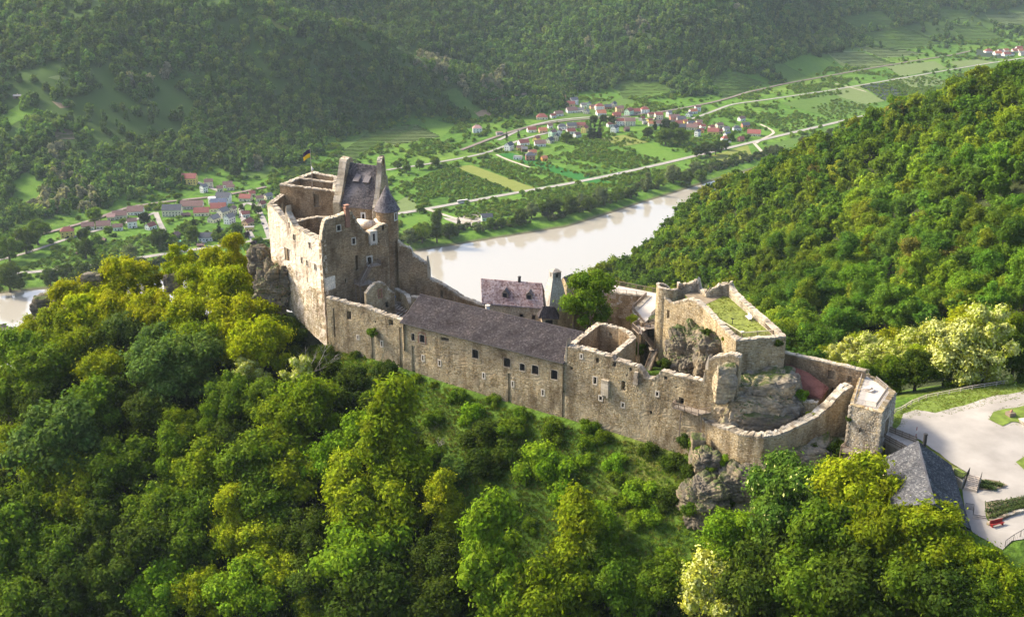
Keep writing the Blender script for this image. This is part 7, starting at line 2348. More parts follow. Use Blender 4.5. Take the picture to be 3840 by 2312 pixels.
def near_tree(e, shrub=False):
 x, y, r, ck = e[:4]
 kind = e[4] if len(e) > 4 else ('shrub' if shrub else tree_rng.choice(['round', 'round', 'spread', 'round']))
 asp = {'tall': 1.25, 'round': .9, 'spread': .62, 'airy': .95, 'shrub': .6, 'flower': .9, 'candle': .9, 'conic': 1.3}[kind]
 d0 = 215.0
 for _ in range(3):
  R = r * K * d0 / FPX * (1.12 if not shrub else 1.1)
  hc = R * (1.15 if not shrub else .55) * (1.25 if kind == 'tall' else 1) + (1.2 if not shrub else 0)
  p = hit_near(x * K, y * K, lift=hc, y0=232 if x > 1970 and y < 930 else 140)
  d0 = (p - Vector((0, 0, CAM_H))).length
 zb = float(gnear(p.x, p.y))
 return kind, p, R, max(hc * .7, p.z - zb), zb
ZONE = [(lambda x, y: x < 720 and y < 880, 'on the ridge left of the keep'), (lambda x, y: x < 560 and y < 1200, 'halfway up the left wood'), (lambda x, y: x < 560, 'in the lower left corner'),
  (lambda x, y: x < 1000 and y < 1270, 'left of the slope clearing'), (lambda x, y: x < 1000, 'along the bottom left of middle'), (lambda x, y: x < 1760 and y > 1180, 'below the slope clearing'), (lambda x, y: y > 1100, 'below the restaurant roof'), (lambda x, y: True, 'behind the gravel forecourt')]
ORD = ['first', 'second', 'third', 'fourth', 'fifth', 'sixth', 'seventh', 'eighth', 'ninth', 'tenth', 'eleventh', 'twelfth', 'thirteenth', 'fourteenth', 'fifteenth', 'sixteenth', 'seventeenth', 'eighteenth', 'nineteenth', 'twentieth'] + ['twenty-' + q for q in ('first', 'second', 'third', 'fourth', 'fifth', 'sixth', 'seventh', 'eighth', 'ninth')] + ['thirtieth'] + [t_ + '-' + q for t_ in ('thirty', 'forty', 'fifty', 'sixty') for q in ('first', 'second', 'third', 'fourth', 'fifth', 'sixth', 'seventh', 'eighth', 'ninth', 'tenth')] + ['thirty-' + q for q in ('first', 'second', 'third', 'fourth', 'fifth', 'sixth', 'seventh', 'eighth', 'ninth')]
def ordinals(items, key):
 """rank from the left among those that look alike"""
 g = {}
 for i, e in enumerate(items): g.setdefault(key(e), []).append(i)
 out = {}
 for k_, ids in g.items():
  ids.sort(key=lambda i: items[i][0])
  for n, i in enumerate(ids): out[i] = (n, len(ids))
 return out
zone_of = lambda e: next(nm for f, nm in ZONE if f(e[0], e[1]))
rank = ordinals(TREES, lambda e: (e[3], zone_of(e)))
for i, e in enumerate(TREES):
 kind, p, R, hc, zb = near_tree(e)
 n, m = rank[i]
 lab = (f'{CNAME[e[3]]} tree {zone_of(e)}' if m == 1 else f'{CNAME[e[3]]} tree {zone_of(e)}, {ORD[n]} such from left')
 place_tree('broadleaf_tree', p.x, p.y, zb, R, hc, e[3], kind, lab, 'tree', 'trees of the castle wood')
SHRUBS = [(1100, 950, 26, 'G'), (1040, 1003, 28, 'G'), (1130, 988, 36, 'L'), (1160, 1040, 48, 'D'), (1232, 1025, 40, 'G'), (1085, 1132, 46, 'B'), (1290, 1105, 56, 'L'), (1345, 1130, 52, 'L'), (1362, 1190, 44, 'L'), (1412, 1062, 26, 'G'), (1410, 1105, 24, 'L'), (1482, 1110, 30, 'L'), (1482, 1150, 24, 'G'),
    (1500, 1200, 32, 'G'), (1545, 1185, 48, 'L'), (1530, 1245, 30, 'L'), (1570, 1240, 34, 'L'), (1600, 1195, 40, 'D'), (1648, 1062, 16, 'G'), (1682, 1078, 24, 'G'), (850, 905, 44, 'D'), (930, 890, 36, 'D'), (900, 962, 34, 'G'), (835, 965, 50, 'D'), (965, 932, 30, 'D'), (880, 1005, 34, 'L'), (785, 885, 36, 'D'),
    (795, 845, 26, 'D'), (1005, 905, 16, 'G'), (1170, 1110, 46, 'D'), (1225, 1090, 44, 'D'), (1040, 1090, 40, 'G'), (1045, 925, 12, 'G'), (1340, 1032, 34, 'G'), (1420, 1022, 28, 'G'), (1260, 990, 24, 'G'), (1440, 1220, 26, 'G'), (1660, 1150, 22, 'D'), (1560, 1080, 26, 'D'), (1620, 1110, 34, 'D'),
    (1640, 1360, 30, 'L'), (1600, 1330, 24, 'L'), (1500, 1330, 30, 'G'), (700, 860, 40, 'D'), (745, 880, 40, 'D'), (720, 830, 30, 'K'), (1190, 960, 22, 'G'), (1450, 1045, 24, 'G'), (1215, 1250, 26, 'G'), (1280, 1260, 22, 'L'), (1160, 1235, 22, 'G'), (1010, 1160, 34, 'D'), (1800, 1240, 30, 'D'), (1715, 1240, 26, 'D'),
    (920, 840, 18, 'D'), (858, 850, 16, 'D'), (940, 865, 14, 'D'), (2015, 1085, 26, 'D'), (1995, 1120, 20, 'G'), (2000, 1060, 16, 'G')]
rank = ordinals(SHRUBS, lambda e: e[3])
for i, e in enumerate(SHRUBS):
 kind, p, R, hc, zb = near_tree(e, True)
 n, m = rank[i]
 place_tree('shrub', p.x, p.y, zb - .3, R, hc * .9, e[3], 'shrub', f'{CNAME[e[3]]} shrub on the slope under the castle, {ORD[n]} such from left', 'shrub', 'shrubs on the castle slope')
# courtyard tree and bush
p = at_Y(1418 * K, 722 * K, 252)
ct_ = place_tree('broadleaf_tree', p.x, p.y, 247, 60 * K * 270 / FPX, p.z - 247, 'G', 'round', 'big round tree with a sunlit crown in the castle courtyard', 'tree')
p = at_Y(1525 * K, 768 * K, 247)
place_tree('shrub', p.x, p.y, p.z - 2, 18 * K * 262 / FPX, 2.0, 'YY', 'shrub', 'small yellow green bush below the walkway railing', 'shrub')
for (k_, x, y, Y, R, ck, lab) in [(6, 110, 300, 214.5, 1.9, 'YY', 'yellow green climber hanging beside the dark red roof'), (6, 190, 405, 208, 1.7, 'L', 'bright leafy bush in front of the dark red roof'), (5, 1370, 440, 203.5, 1.4, 'YY', 'yellow green bush on the crest of the curved wall'), (5, 1478, 600, 203, 1.5, 'L', 'white dotted bush growing out of the curved wall face'), (5, 665, 790, 200.5, 1.6, 'L', 'round bush at the foot of the curved wall'),
          (5, 400, 880, 201, 1.9, 'D', 'dark bush on the left flank of the grey rock spur'), (5, 560, 860, 199.5, 1.5, 'G', 'leafy tuft on top of the grey rock spur'), (5, 690, 1120, 195.5, 2.0, 'D', 'dark bush at the foot of the grey rock spur'), (5, 400, 1180, 193.5, 2.2, 'G', 'bush hiding the lowest edge of the grey rock spur'), (5, 1160, 860, 199, 1.8, 'G', 'bush on the rocks below the lowest bend of the curved wall'),
          (5, 455, 700, 205.5, 2.4, 'G', 'tall bush in the corner rib below the gangway'), (5, 360, 640, 208.5, 1.9, 'D', 'dark bush against the base of the outer wall'), (5, 1380, 670, 202, 2.2, 'D', 'ivy bush under the crest of the curved wall'), (5, 1570, 700, 199, 2.2, 'D', 'dark bush left of the gate tower stair'), (5, 840, 890, 200, 1.8, 'D', 'dark bush on the rocks below the curved wall'),
          (2, 445, 560, 256, 1.5, 'G', 'ivy bush hanging on the outer wall'), (5, 1665, 465, 198, .9, 'D', 'small ivy tuft on the gate tower face'), (4, 690, 560, 220, 1.2, 'D', 'weeds under the platform wall'), (4, 330, 830, 226, 1.8, 'D', 'dark ivy at the foot of the brown rock'), (4, 105, 700, 243, 1.8, 'D', 'dark bush under the staircase landing'), (4, 840, 612, 217.5, .8, 'Y', 'small tuft on the platform wall'),
          (4, 1300, 650, 212.5, 1.0, 'D', 'weeds at the top of the platform front wall')]:
 p = at_Y(*c(k_, x, y), Y)
 place_tree('shrub', p.x, p.y, p.z - R * .6, R, R * .6, ck, 'shrub', lab, 'shrub')
# bare dead trees
def dead_tree(px, Y, h, seed, lab):
 p = hit_near(px[0], px[1], lift=h * .5); r = random.Random(seed); m_ = MB()
 def br_(a, d, l, rad, lev):
  b = a + d * l; m_.tube([a, a.lerp(b, .5) + Vector((r.uniform(-.1, .1), r.uniform(-.1, .1), 0)) * l * .4, b], [rad, rad * .75, rad * .5], 5, cap=False)
  if lev:
   for _ in range(3): br_(a.lerp(b, r.uniform(.5, 1)), (d + Vector((r.gauss(0, .6), r.gauss(0, .6), r.gauss(.1, .35)))).normalized(), l * .62, rad * .55, lev - 1)
 br_(Vector((0, 0, -1)), Vector((0, 0, 1)), h * .5, .17, 3)
 t = empty('dead_tree', (p.x, p.y, float(gnear(p.x, p.y)))); tag(t, lab, 'tree'); m_.build('trunk', M['dead_wood'], t)
dead_tree((1140, 1370), 250, 13, 1, 'bare pale dead tree beside the cream flowering tree')
dead_tree((1195, 1345), 250, 12, 2, 'taller bare dead tree just right of the cream flowering tree')
dead_tree((545, 1490), 240, 11, 3, 'bare branched dead tree in the dark gap of the left wood')
dead_tree((1645, 1650), 205, 4.5, 4, 'small bare sapling on the grassy slope')
# ------------------------------------------------------------------ houses of the villages
ROOFC = {'red': (.24, .085, .07), 'orange': (.40, .16, .09), 'brown': (.19, .115, .10), 'slate': (.085, .09, .105), 'grey': (.19, .18, .18), 'pink': (.42, .25, .22), 'blue': (.11, .13, .19), 'white': (.7, .7, .68)}
WALLC = {'white': (.80, .78, .74), 'cream': (.70, .63, .48), 'yellow': (.72, .56, .17), 'peach': (.68, .44, .25), 'mint': (.52, .66, .50), 'grey': (.42, .40, .38), 'dark': (.14, .10, .08), 'brick': (.46, .22, .15), 'salmon': (.55, .26, .19), 'orange': (.70, .33, .08)}
RNAME = {'red': 'dark red', 'orange': 'orange red', 'brown': 'brown', 'slate': 'slate grey', 'grey': 'light grey', 'pink': 'pink', 'blue': 'blue grey', 'white': 'white flat'}
WNAME = {'white': 'white', 'cream': 'cream', 'yellow': 'yellow', 'peach': 'peach coloured', 'mint': 'pale green', 'grey': 'grey', 'dark': 'dark wooden', 'brick': 'bare brick', 'salmon': 'salmon pink', 'orange': 'orange'}
M['house_wall'] = tint_mat('house_wall', .85, .10, .4)
M['house_roof'] = tint_mat('house_roof', .8, .25, 1.2)
g_ = MB(); g_.quad((-.5, 0, -.5), (.5, 0, -.5), (.5, 0, .5), (-.5, 0, .5)); WIN_ME = None
g_ = MB(); g_.box(0, 0, 0, 1, .12, 1); WIN_ME = g_.mesh('window', M['glass_dark'])
g_ = MB(); g_.box(0, 0, 0, .7, .7, 1.5); g_.box(0, 0, .8, .9, .9, .15); CHIM_ME = g_.mesh('chimney', M['old_plaster'])


def build_house(p, L, W, H, rot, roof, wall, label, group, hip=False, pitch=.8, flat=False, name='house'):
 t = empty(name, p, rot); tag(t, label, 'house' if name == 'house' else 'shed', group)
 m_ = MB(); hx, hy = L / 2, W / 2
 rh = hy * pitch
 if flat:
  rh = .0
 if hip or flat:
  m_.box(0, 0, H / 2 - .75, L, W, H + 1.5)
 else:
  m_.add([(-hx, -hy, -1.5), (hx, -hy, -1.5), (hx, hy, -1.5), (-hx, hy, -1.5), (-hx, -hy, H), (hx, -hy, H), (hx, hy, H), (-hx, hy, H), (-hx, 0, H + rh), (hx, 0, H + rh)],
      [(0, 1, 5, 4), (2, 3, 7, 6), (1, 2, 6, 9, 5), (3, 0, 4, 8, 7)])
 wo = m_.build('wall', M['house_wall'], t); wo.color = (*WALLC[wall], 1)
 m_ = MB(); e = .55; ex, ey = hx + e * .7, hy + e
 zl = H - e * pitch * .9
 if flat:
  m_.box(0, 0, H + .12, L + .6, W + .6, .3)
 elif hip:
  q = max(.3, hx - hy * .9)
  for dz in (0,):
   m_.add([(-ex, -ey, zl), (ex, -ey, zl), (ex, ey, zl), (-ex, ey, zl), (-q, 0, H + rh), (q, 0, H + rh)], [(0, 1, 5, 4), (2, 3, 4, 5), (1, 2, 5), (3, 0, 4), (3, 2, 1, 0)])
 else:
  for sg in (-1, 1):
   a = [(-ex, sg * ey, zl), (ex, sg * ey, zl), (ex, 0, H + rh + .02), (-ex, 0, H + rh + .02)]
   b = [(x, y, z + .22) for x, y, z in a]
   m_.add(a + b, [(4, 5, 6, 7), (0, 1, 5, 4), (1, 2, 6, 5), (3, 0, 4, 7), (0, 3, 2, 1)])
 ro = m_.build('roof', M['house_roof'], t); ro.color = (*ROOFC[roof], 1)
 if not flat:
  cm_ = link('chimney', CHIM_ME, ro); cm_.location = (hx * tree_rng.uniform(-.5, .5), hy * .2, H + rh + .35)
 if name == 'house':
  nf = max(1, int(H / 2.7))
  for fl in range(nf):
   z = 1.5 + fl * 2.75
   nw = max(2, int(L / 3.4))
   for i in range(nw):
    w = link('window', WIN_ME, t); w.location = (-hx + L * (i + .5) / nw, -hy - .02, z); w.scale = (1.15, 1, 1.35)
   for sx_ in (-1, 1):
    for dy in (-W * .2, W * .2):
     w = link('window', WIN_ME, t); w.location = (sx_ * (hx + .02), dy, z); w.rotation_euler = (0, 0, math.pi / 2); w.scale = (1.1, 1, 1.3)
  if not hip and not flat:
   for sx_ in (-1, 1):
    w = link('window', WIN_ME, t); w.location = (sx_ * (hx + .02), 0, H + rh * .35); w.rotation_euler = (0, 0, math.pi / 2); w.scale = (1.0, 1, 1.2)
  d = link('door', WIN_ME, t); d.location = (hx * .15, -hy - .03, .95); d.scale = (1.1, 1, 2.1)
 else:
  d = link('door', WIN_ME, t); d.location = (0, -hy - .03, .9); d.scale = (1.4, 1, 1.9)
 return t


HOUSES = []
VILLAGE = {
 'm': ('in the middle village', 'houses of the middle village', [
  (7, 205, 655, 150, 8, 'pink', 'white', 2, 'h'), (7, 1200, 450, 175, 5, 'red', 'cream', 1, 'h'), (7, 1370, 425, 95, 25, 'red', 'white', 1), (7, 1455, 398, 150, 20, 'brown', 'white', 1), (7, 1655, 350, 185, 18, 'brown', 'white', 1), (7, 1795, 340, 110, 10, 'grey', 'white', 1), (7, 1885, 362, 100, 70, 'grey', 'cream', 1),
  (7, 1565, 185, 90, 20, 'red', 'white', 2), (7, 1690, 215, 135, 25, 'grey', 'white', 2), (7, 1640, 248, 135, 10, 'red', 'peach', 1), (7, 1850, 265, 125, 20, 'grey', 'white', 1), (7, 1925, 272, 70, 80, 'slate', 'mint', 2), (7, 1990, 288, 110, 15, 'brown', 'peach', 1), (7, 2085, 312, 140, 10, 'red', 'white', 2, 'h'), (7, 2110, 386, 160, 15, 'orange', 'white', 1),
  (7, 2215, 290, 115, 5, 'slate', 'brick', 1), (7, 2305, 275, 100, 60, 'slate', 'cream', 2), (7, 2395, 348, 130, 15, 'brown', 'peach', 2), (7, 2350, 412, 130, 10, 'red', 'salmon', 1), (7, 1040, 648, 150, 15, 'red', 'white', 1), (7, 1212, 657, 140, 15, 'orange', 'peach', 1), (7, 1325, 585, 75, 20, 'brown', 'white', 1), (7, 1512, 598, 140, 6, 'slate', 'white', 1, 'h'), (7, 1655, 582, 150, 6, 'slate', 'cream', 1),
  (7, 1645, 672, 150, 20, 'red', 'white', 1), (7, 1862, 655, 120, 60, 'red', 'yellow', 2), (7, 1740, 722, 130, 40, 'brown', 'white', 1), (7, 1800, 575, 140, 8, 'red', 'peach', 1), (7, 1365, 718, 130, 50, 'brown', 'mint', 2), (7, 1470, 702, 80, 75, 'brown', 'white', 2), (7, 1320, 812, 140, 60, 'slate', 'cream', 1), (7, 1420, 782, 75, 75, 'slate', 'cream', 2),
  (7, 1120, 782, 120, 55, 'red', 'yellow', 1), (7, 1170, 862, 180, 8, 'brown', 'white', 1), (7, 915, 850, 185, 25, 'red', 'white', 1), (7, 862, 925, 110, 10, 'brown', 'yellow', 1), (7, 695, 925, 145, 60, 'slate', 'white', 2), (7, 930, 945, 100, 10, 'grey', 'dark', 1), (7, 1052, 998, 140, 20, 'orange', 'cream', 1), (7, 1020, 1085, 150, 6, 'slate', 'brick', 2, 'h'), (7, 830, 1068, 140, -14, 'grey', 'white', 1, 'f'), (7, 1235, 1090, 100, 20, 'orange', 'orange', 1),
  (7, 2245, 562, 110, 30, 'red', 'white', 1), (7, 2320, 652, 130, 60, 'slate', 'white', 2), (7, 2400, 542, 130, 15, 'red', 'white', 2), (7, 545, 690, 110, 15, 'brown', 'grey', 1, 'f'),
  (8, 250, 382, 165, 5, 'brown', 'cream', 2), (8, 205, 470, 90, 20, 'brown', 'dark', 1), (8, 240, 222, 150, 55, 'red', 'mint', 2), (8, 340, 195, 140, 8, 'red', 'grey', 1), (8, 482, 195, 135, 10, 'red', 'white', 2, 'h'), (8, 440, 305, 85, 50, 'red', 'grey', 1), (8, 575, 245, 100, 20, 'red', 'cream', 1), (8, 695, 282, 130, 12, 'red', 'cream', 2), (8, 560, 335, 95, 30, 'red', 'yellow', 1), (8, 485, 360, 75, 10, 'grey', 'grey', 1, 'f'),
  (8, 725, 385, 150, 10, 'brown', 'white', 1), (8, 590, 385, 110, 10, 'orange', 'cream', 1), (8, 855, 250, 90, 40, 'grey', 'white', 2), (8, 940, 295, 155, 8, 'brown', 'salmon', 1), (8, 1045, 315, 140, 6, 'slate', 'grey', 1), (8, 1005, 375, 120, 10, 'red', 'salmon', 1), (8, 1055, 440, 145, 5, 'slate', 'dark', 1), (8, 905, 375, 80, 20, 'slate', 'white', 1), (8, 1105, 355, 90, 30, 'orange', 'yellow', 1), (8, 1195, 385, 120, 12, 'slate', 'white', 1), (8, 1290, 408, 115, 10, 'red', 'cream', 1), (8, 1320, 360, 100, 14, 'brown', 'cream', 1),
  (8, 1205, 445, 170, -6, 'brown', 'cream', 1), (8, 1375, 430, 90, 20, 'red', 'white', 1), (8, 1345, 492, 90, 20, 'red', 'peach', 1), (8, 1295, 545, 100, 55, 'slate', 'white', 2), (8, 1510, 442, 105, 30, 'red', 'cream', 1), (8, 1632, 412, 130, 25, 'brown', 'cream', 1), (8, 1535, 512, 180, -8, 'red', 'yellow', 1), (8, 1640, 502, 75, 20, 'red', 'peach', 1), (8, 1735, 465, 110, 20, 'grey', 'white', 1), (8, 1755, 555, 125, 35, 'blue', 'white', 1), (8, 1735, 615, 150, 15, 'red', 'white', 1, 'h'),
  (8, 1900, 458, 125, 8, 'slate', 'white', 1, 'h'), (8, 1972, 310, 120, 30, 'brown', 'white', 1), (8, 2032, 405, 125, 12, 'slate', 'brick', 1), (8, 2165, 540, 220, -16, 'red', 'cream', 1), (8, 1962, 622, 110, 30, 'red', 'salmon', 1), (8, 1165, 240, 110, 60, 'grey', 'white', 1), (8, 1225, 195, 140, 25, 'orange', 'white', 1), (8, 1295, 165, 100, 20, 'brown', 'white', 2)]),
 'l': ('in the left village', 'houses of the left village', [
  (9, 345, 1150, 225, 14, 'red', 'yellow', 2, 'h'), (9, 695, 1025, 215, 14, 'brown', 'white', 1), (9, 960, 1005, 240, 12, 'brown', 'cream', 1), (9, 1205, 1030, 165, 14, 'brown', 'white', 1), (9, 1450, 990, 170, 20, 'brown', 'white', 2), (9, 1240, 830, 240, 12, 'brown', 'cream', 1), (9, 1090, 858, 140, 12, 'pink', 'cream', 1), (9, 1510, 760, 270, 8, 'brown', 'white', 1), (9, 1765, 1010, 165, 60, 'red', 'white', 1), (9, 2200, 1170, 100, 70, 'brown', 'dark', 1), (9, 2140, 792, 320, 5, 'slate', 'cream', 2),
  (10, 195, 145, 140, 40, 'grey', 'white', 1), (10, 580, 322, 225, 0, 'red', 'yellow', 2), (10, 890, 372, 150, 18, 'brown', 'cream', 2), (10, 810, 452, 105, 55, 'grey', 'white', 2), (10, 1200, 372, 165, 14, 'brown', 'white', 1), (10, 1245, 415, 130, 10, 'brown', 'cream', 1), (10, 1072, 435, 100, 16, 'brown', 'cream', 1), (10, 1495, 595, 200, -8, 'red', 'cream', 1), (10, 1600, 515, 90, 20, 'red', 'cream', 1), (10, 1722, 595, 135, 18, 'brown', 'cream', 1), (10, 1860, 562, 150, 50, 'grey', 'cream', 1), (10, 945, 645, 110, 4, 'white', 'white', 2, 'f'),
  (10, 1135, 625, 230, -4, 'slate', 'white', 2), (10, 1060, 692, 260, 4, 'blue', 'white', 1), (10, 620, 725, 360, 5, 'brown', 'grey', 1), (10, 775, 832, 250, 8, 'red', 'cream', 1), (10, 1050, 760, 260, 8, 'red', 'cream', 1), (10, 975, 935, 180, 65, 'grey', 'cream', 1), (10, 1130, 865, 180, 60, 'grey', 'cream', 2), (10, 1290, 815, 95, 70, 'brown', 'cream', 2), (10, 1232, 965, 160, 65, 'grey', 'white', 2), (10, 850, 1242, 225, 4, 'slate', 'white', 1), (10, 1490, 855, 145, 25, 'red', 'white', 1), (10, 1530, 995, 170, 65, 'red', 'peach', 1), (10, 1560, 1085, 140, 4, 'grey', 'yellow', 1, 'f'), (10, 1760, 690, 120, 60, 'red', 'cream', 1)]),
 'r': ('in the far right village', 'houses of the far right village', [
  (12, 1850, 908, 125, 8, 'red', 'white', 1, 'h'), (12, 2005, 950, 130, 12, 'orange', 'white', 1), (12, 2145, 900, 110, 25, 'orange', 'white', 1), (12, 2160, 968, 130, 12, 'red', 'white', 1), (12, 2245, 955, 100, 40, 'slate', 'white', 1), (12, 2310, 905, 120, 10, 'red', 'cream', 1), (12, 2395, 905, 110, 20, 'orange', 'white', 1), (12, 2375, 862, 110, 10, 'red', 'white', 1), (12, 2435, 960, 110, 10, 'grey', 'cream', 1), (12, 2050, 905, 90, 20, 'brown', 'white', 1)]),
 'b': ('on the plain near the river bank', 'lone houses near the river', [(11, 1775, 662, 230, 12, 'slate', 'mint', 1)]),
}
for key, (place, group, lst) in VILLAGE.items():
 items = [(c(e[0], e[1], e[2])[0], e) for e in lst]
 rank = ordinals(items, lambda it: (it[1][5], it[1][6]))
 for i, (_, e) in enumerate(items):
  k_, x, y, w, rot, roof, wall, st_ = e[:8]; opt = e[8] if len(e) > 8 else ''
  sx_, sy_ = c(k_, x, y)
  p = hit_far(sx_, sy_); d = (p - Vector((0, 0, CAM_H))).length
  wm = w / CROPS[k_][2] * d / FPX
  r_ = math.radians(rot)
  # apparent width mixes length and depth
  L = wm / (abs(math.cos(r_)) + .62 * abs(math.sin(r_))); L = max(7.0, min(L, 46)); W = max(6.0, min(L * .66, 11.5))
  n, m = rank[i]
  lab = f'{WNAME[wall]} house with {RNAME[roof]} roof {place}' + ('' if m == 1 else f', {ORD[n]} such from left')
  back = Vector((p.x, p.y, 0)).normalized() * (W * .5)
  q = p + back; q.z = float(gfar(q.x, q.y))
  HOUSES.append((q.x, q.y, L)); build_house(q, L, W, 3.3 * st_ + .8, r_, roof, wall, lab, group, hip=(opt == 'h'), flat=(opt == 'f'), pitch=.85)
for k_, x, y, w, rot, roof, lab in [(9, 930, 1212, 120, -8, 'brown', 'low dark wooden barn in the gardens of the left village'), (9, 1155, 1135, 45, 20, 'brown', 'tiny wooden shed above the garden of the left village'), (10, 515, 835, 130, 10, 'brown', 'wooden barn with a gable beside the red roofed row'), (10, 755, 1335, 110, 14, 'brown', 'open wooden shelter by the main road of the left village'), (9, 585, 1235, 70, 0, 'grey', 'small grey hut on the meadow left of the gardens'), (9, 525, 1440, 60, 0, 'brown', 'lone wooden hut on the lower meadow at the left'), (10, 1065, 1085, 90, 30, 'slate', 'dark garden shed among conifers in the left village')]:
 p = hit_far(*c(k_, x, y)); d = (p - Vector((0, 0, CAM_H))).length; L = w / CROPS[k_][2] * d / FPX
 build_house(p, L, L * .6, 2.4, math.radians(rot), roof, 'dark', lab, 'sheds', name='shed', pitch=.6)
for x, y, lab in [(320, 170, 'grey hut high on the left hillside'), (42, 240, 'brown hut at the left edge of the hillside')]:
 p = hit_far(x * K * 1.0, y * K * .98); build_house(p, 9, 6, 2.6, .2, 'grey', 'dark', lab, 'sheds', name='shed', pitch=.5)

# trees standing singly in the valley
VT = [(c5x, c5y, r, ck, kd) for c5x, c5y, r, ck, kd in [
 (390, 825, 58, 'D', 'tall'), (300, 862, 58, 'G', 'round'), (228, 885, 42, 'W', 'round'), (470, 850, 40, 'D', 'round'), (910, 765, 42, 'D', 'round'), (975, 722, 45, 'W', 'round'), (1040, 712, 38, 'G', 'round'), (1105, 702, 52, 'D', 'round'), (1210, 682, 48, 'D', 'round'), (1290, 662, 42, 'W', 'round'), (1400, 632, 48, 'W', 'round'), (1330, 690, 40, 'D', 'round'), (1500, 622, 42, 'G', 'round'),
 (1590, 612, 30, 'D', 'round'), (1690, 548, 32, 'W', 'tall'), (1850, 502, 45, 'W', 'round'), (1980, 472, 42, 'W', 'round'), (1930, 532, 40, 'D', 'round'), (2022, 512, 36, 'G', 'round'), (1760, 545, 30, 'G', 'round'), (720, 802, 28, 'G', 'round'), (790, 800, 28, 'D', 'round'), (852, 792, 26, 'G', 'round'), (640, 828, 24, 'W', 'round'), (1335, 228, 30, 'K', 'conic'), (1362, 232, 30, 'K', 'conic'), (1390, 232, 30, 'K', 'conic'),
 (2110, 338, 38, 'D', 'round'), (2050, 350, 36, 'D', 'round'), (1995, 360, 30, 'D', 'round'), (2160, 318, 28, 'D', 'round'), (1800, 270, 45, 'G', 'round'), (1890, 265, 48, 'G', 'round'), (1190, 272, 32, 'G', 'round'), (1738, 188, 22, 'K', 'conic'), (1690, 245, 28, 'D', 'round'), (1850, 215, 30, 'D', 'round'), (1800, 200, 34, 'K', 'round'), (285, 715, 22, 'G', 'round'), (525, 785, 18, 'K', 'conic'), (895, 250, 14, 'K', 'conic'), (822, 258, 12, 'K', 'conic'),
 (205, 465, 24, 'G', 'round'), (380, 425, 30, 'G', 'round'), (285, 440, 26, 'G', 'round'), (150, 440, 22, 'G', 'round'), (2200, 270, 20, 'G', 'round'), (1420, 160, 24, 'D', 'round'), (1470, 170, 26, 'D', 'round'), (1360, 165, 26, 'D', 'round')]]
VT = [(1400 + x / 1.643, 350 + y / 1.643, r / 1.643, ck, kd) for x, y, r, ck, kd in VT]
VT += [(*c(9, x, y), r / 4.565, ck, kd) for x, y, r, ck, kd in [(775, 785, 120, 'L', 'round'), (590, 1125, 100, 'D', 'round'), (1040, 1035, 70, 'G', 'round'), (840, 1185, 70, 'L', 'round'), (1900, 1175, 150, 'D', 'round'), (2110, 1190, 80, 'L', 'round'), (1640, 820, 90, 'K', 'round'), (680, 1010, 50, 'D', 'round'), (1270, 880, 50, 'G', 'round'), (1400, 1410, 120, 'W', 'round')]]
VT += [(*c(10, x, y), r / 4.365, ck, kd) for x, y, r, ck, kd in [(640, 915, 55, 'K', 'conic'), (605, 1135, 105, 'G', 'round'), (1045, 1040, 70, 'K', 'conic'), (1090, 1215, 85, 'G', 'round'), (1330, 1060, 95, 'G', 'round'), (1200, 1240, 75, 'G', 'round'), (1620, 640, 55, 'K', 'conic'), (1510, 1140, 42, 'P', 'round'), (1625, 1310, 58, 'P', 'round'), (1530, 1340, 62, 'L', 'round'), (1690, 1240, 75, 'L', 'round'), (1690, 730, 65, 'D', 'round'), (1420, 690, 50, 'D', 'round'), (1330, 90, 90, 'K', 'round'), (480, 1020, 70, 'G', 'round'), (990, 1170, 60, 'G', 'round')]]
VT += [(x / .642, y / .642, r / .642, ck, kd) for x, y, r, ck, kd in [(310, 640, 24, 'W', 'round'), (205, 600, 20, 'D', 'round'), (88, 560, 26, 'G', 'round'), (60, 580, 26, 'D', 'round'), (20, 600, 26, 'G', 'round'), (20, 670, 30, 'D', 'round'), (160, 655, 18, 'D', 'round'), (240, 655, 24, 'D', 'round'), (200, 670, 26, 'D', 'round'), (120, 668, 18, 'D', 'round'), (275, 645, 20, 'D', 'round'), (340, 640, 16, 'K', 'round')]]
rank = ordinals(VT, lambda e: e[3])
for i, (x, y, r, ck, kd) in enumerate(VT):
 d0 = 1300.0
 for _ in range(3):
  R = r * d0 / FPX * 1.1; hc = R * (1.05 if kd not in ('conic', 'tall') else 1.6)
  p = hit_far(x, y, hc); d0 = (p - Vector((0, 0, CAM_H))).length
 n, m = rank[i]
 place_tree('valley_tree', p.x, p.y, float(gfar(p.x, p.y)), R, hc, ck, kd, f'{CNAME[ck]} single tree on the valley floor, {ORD[n]} such from left', 'tree', 'single trees of the valley')

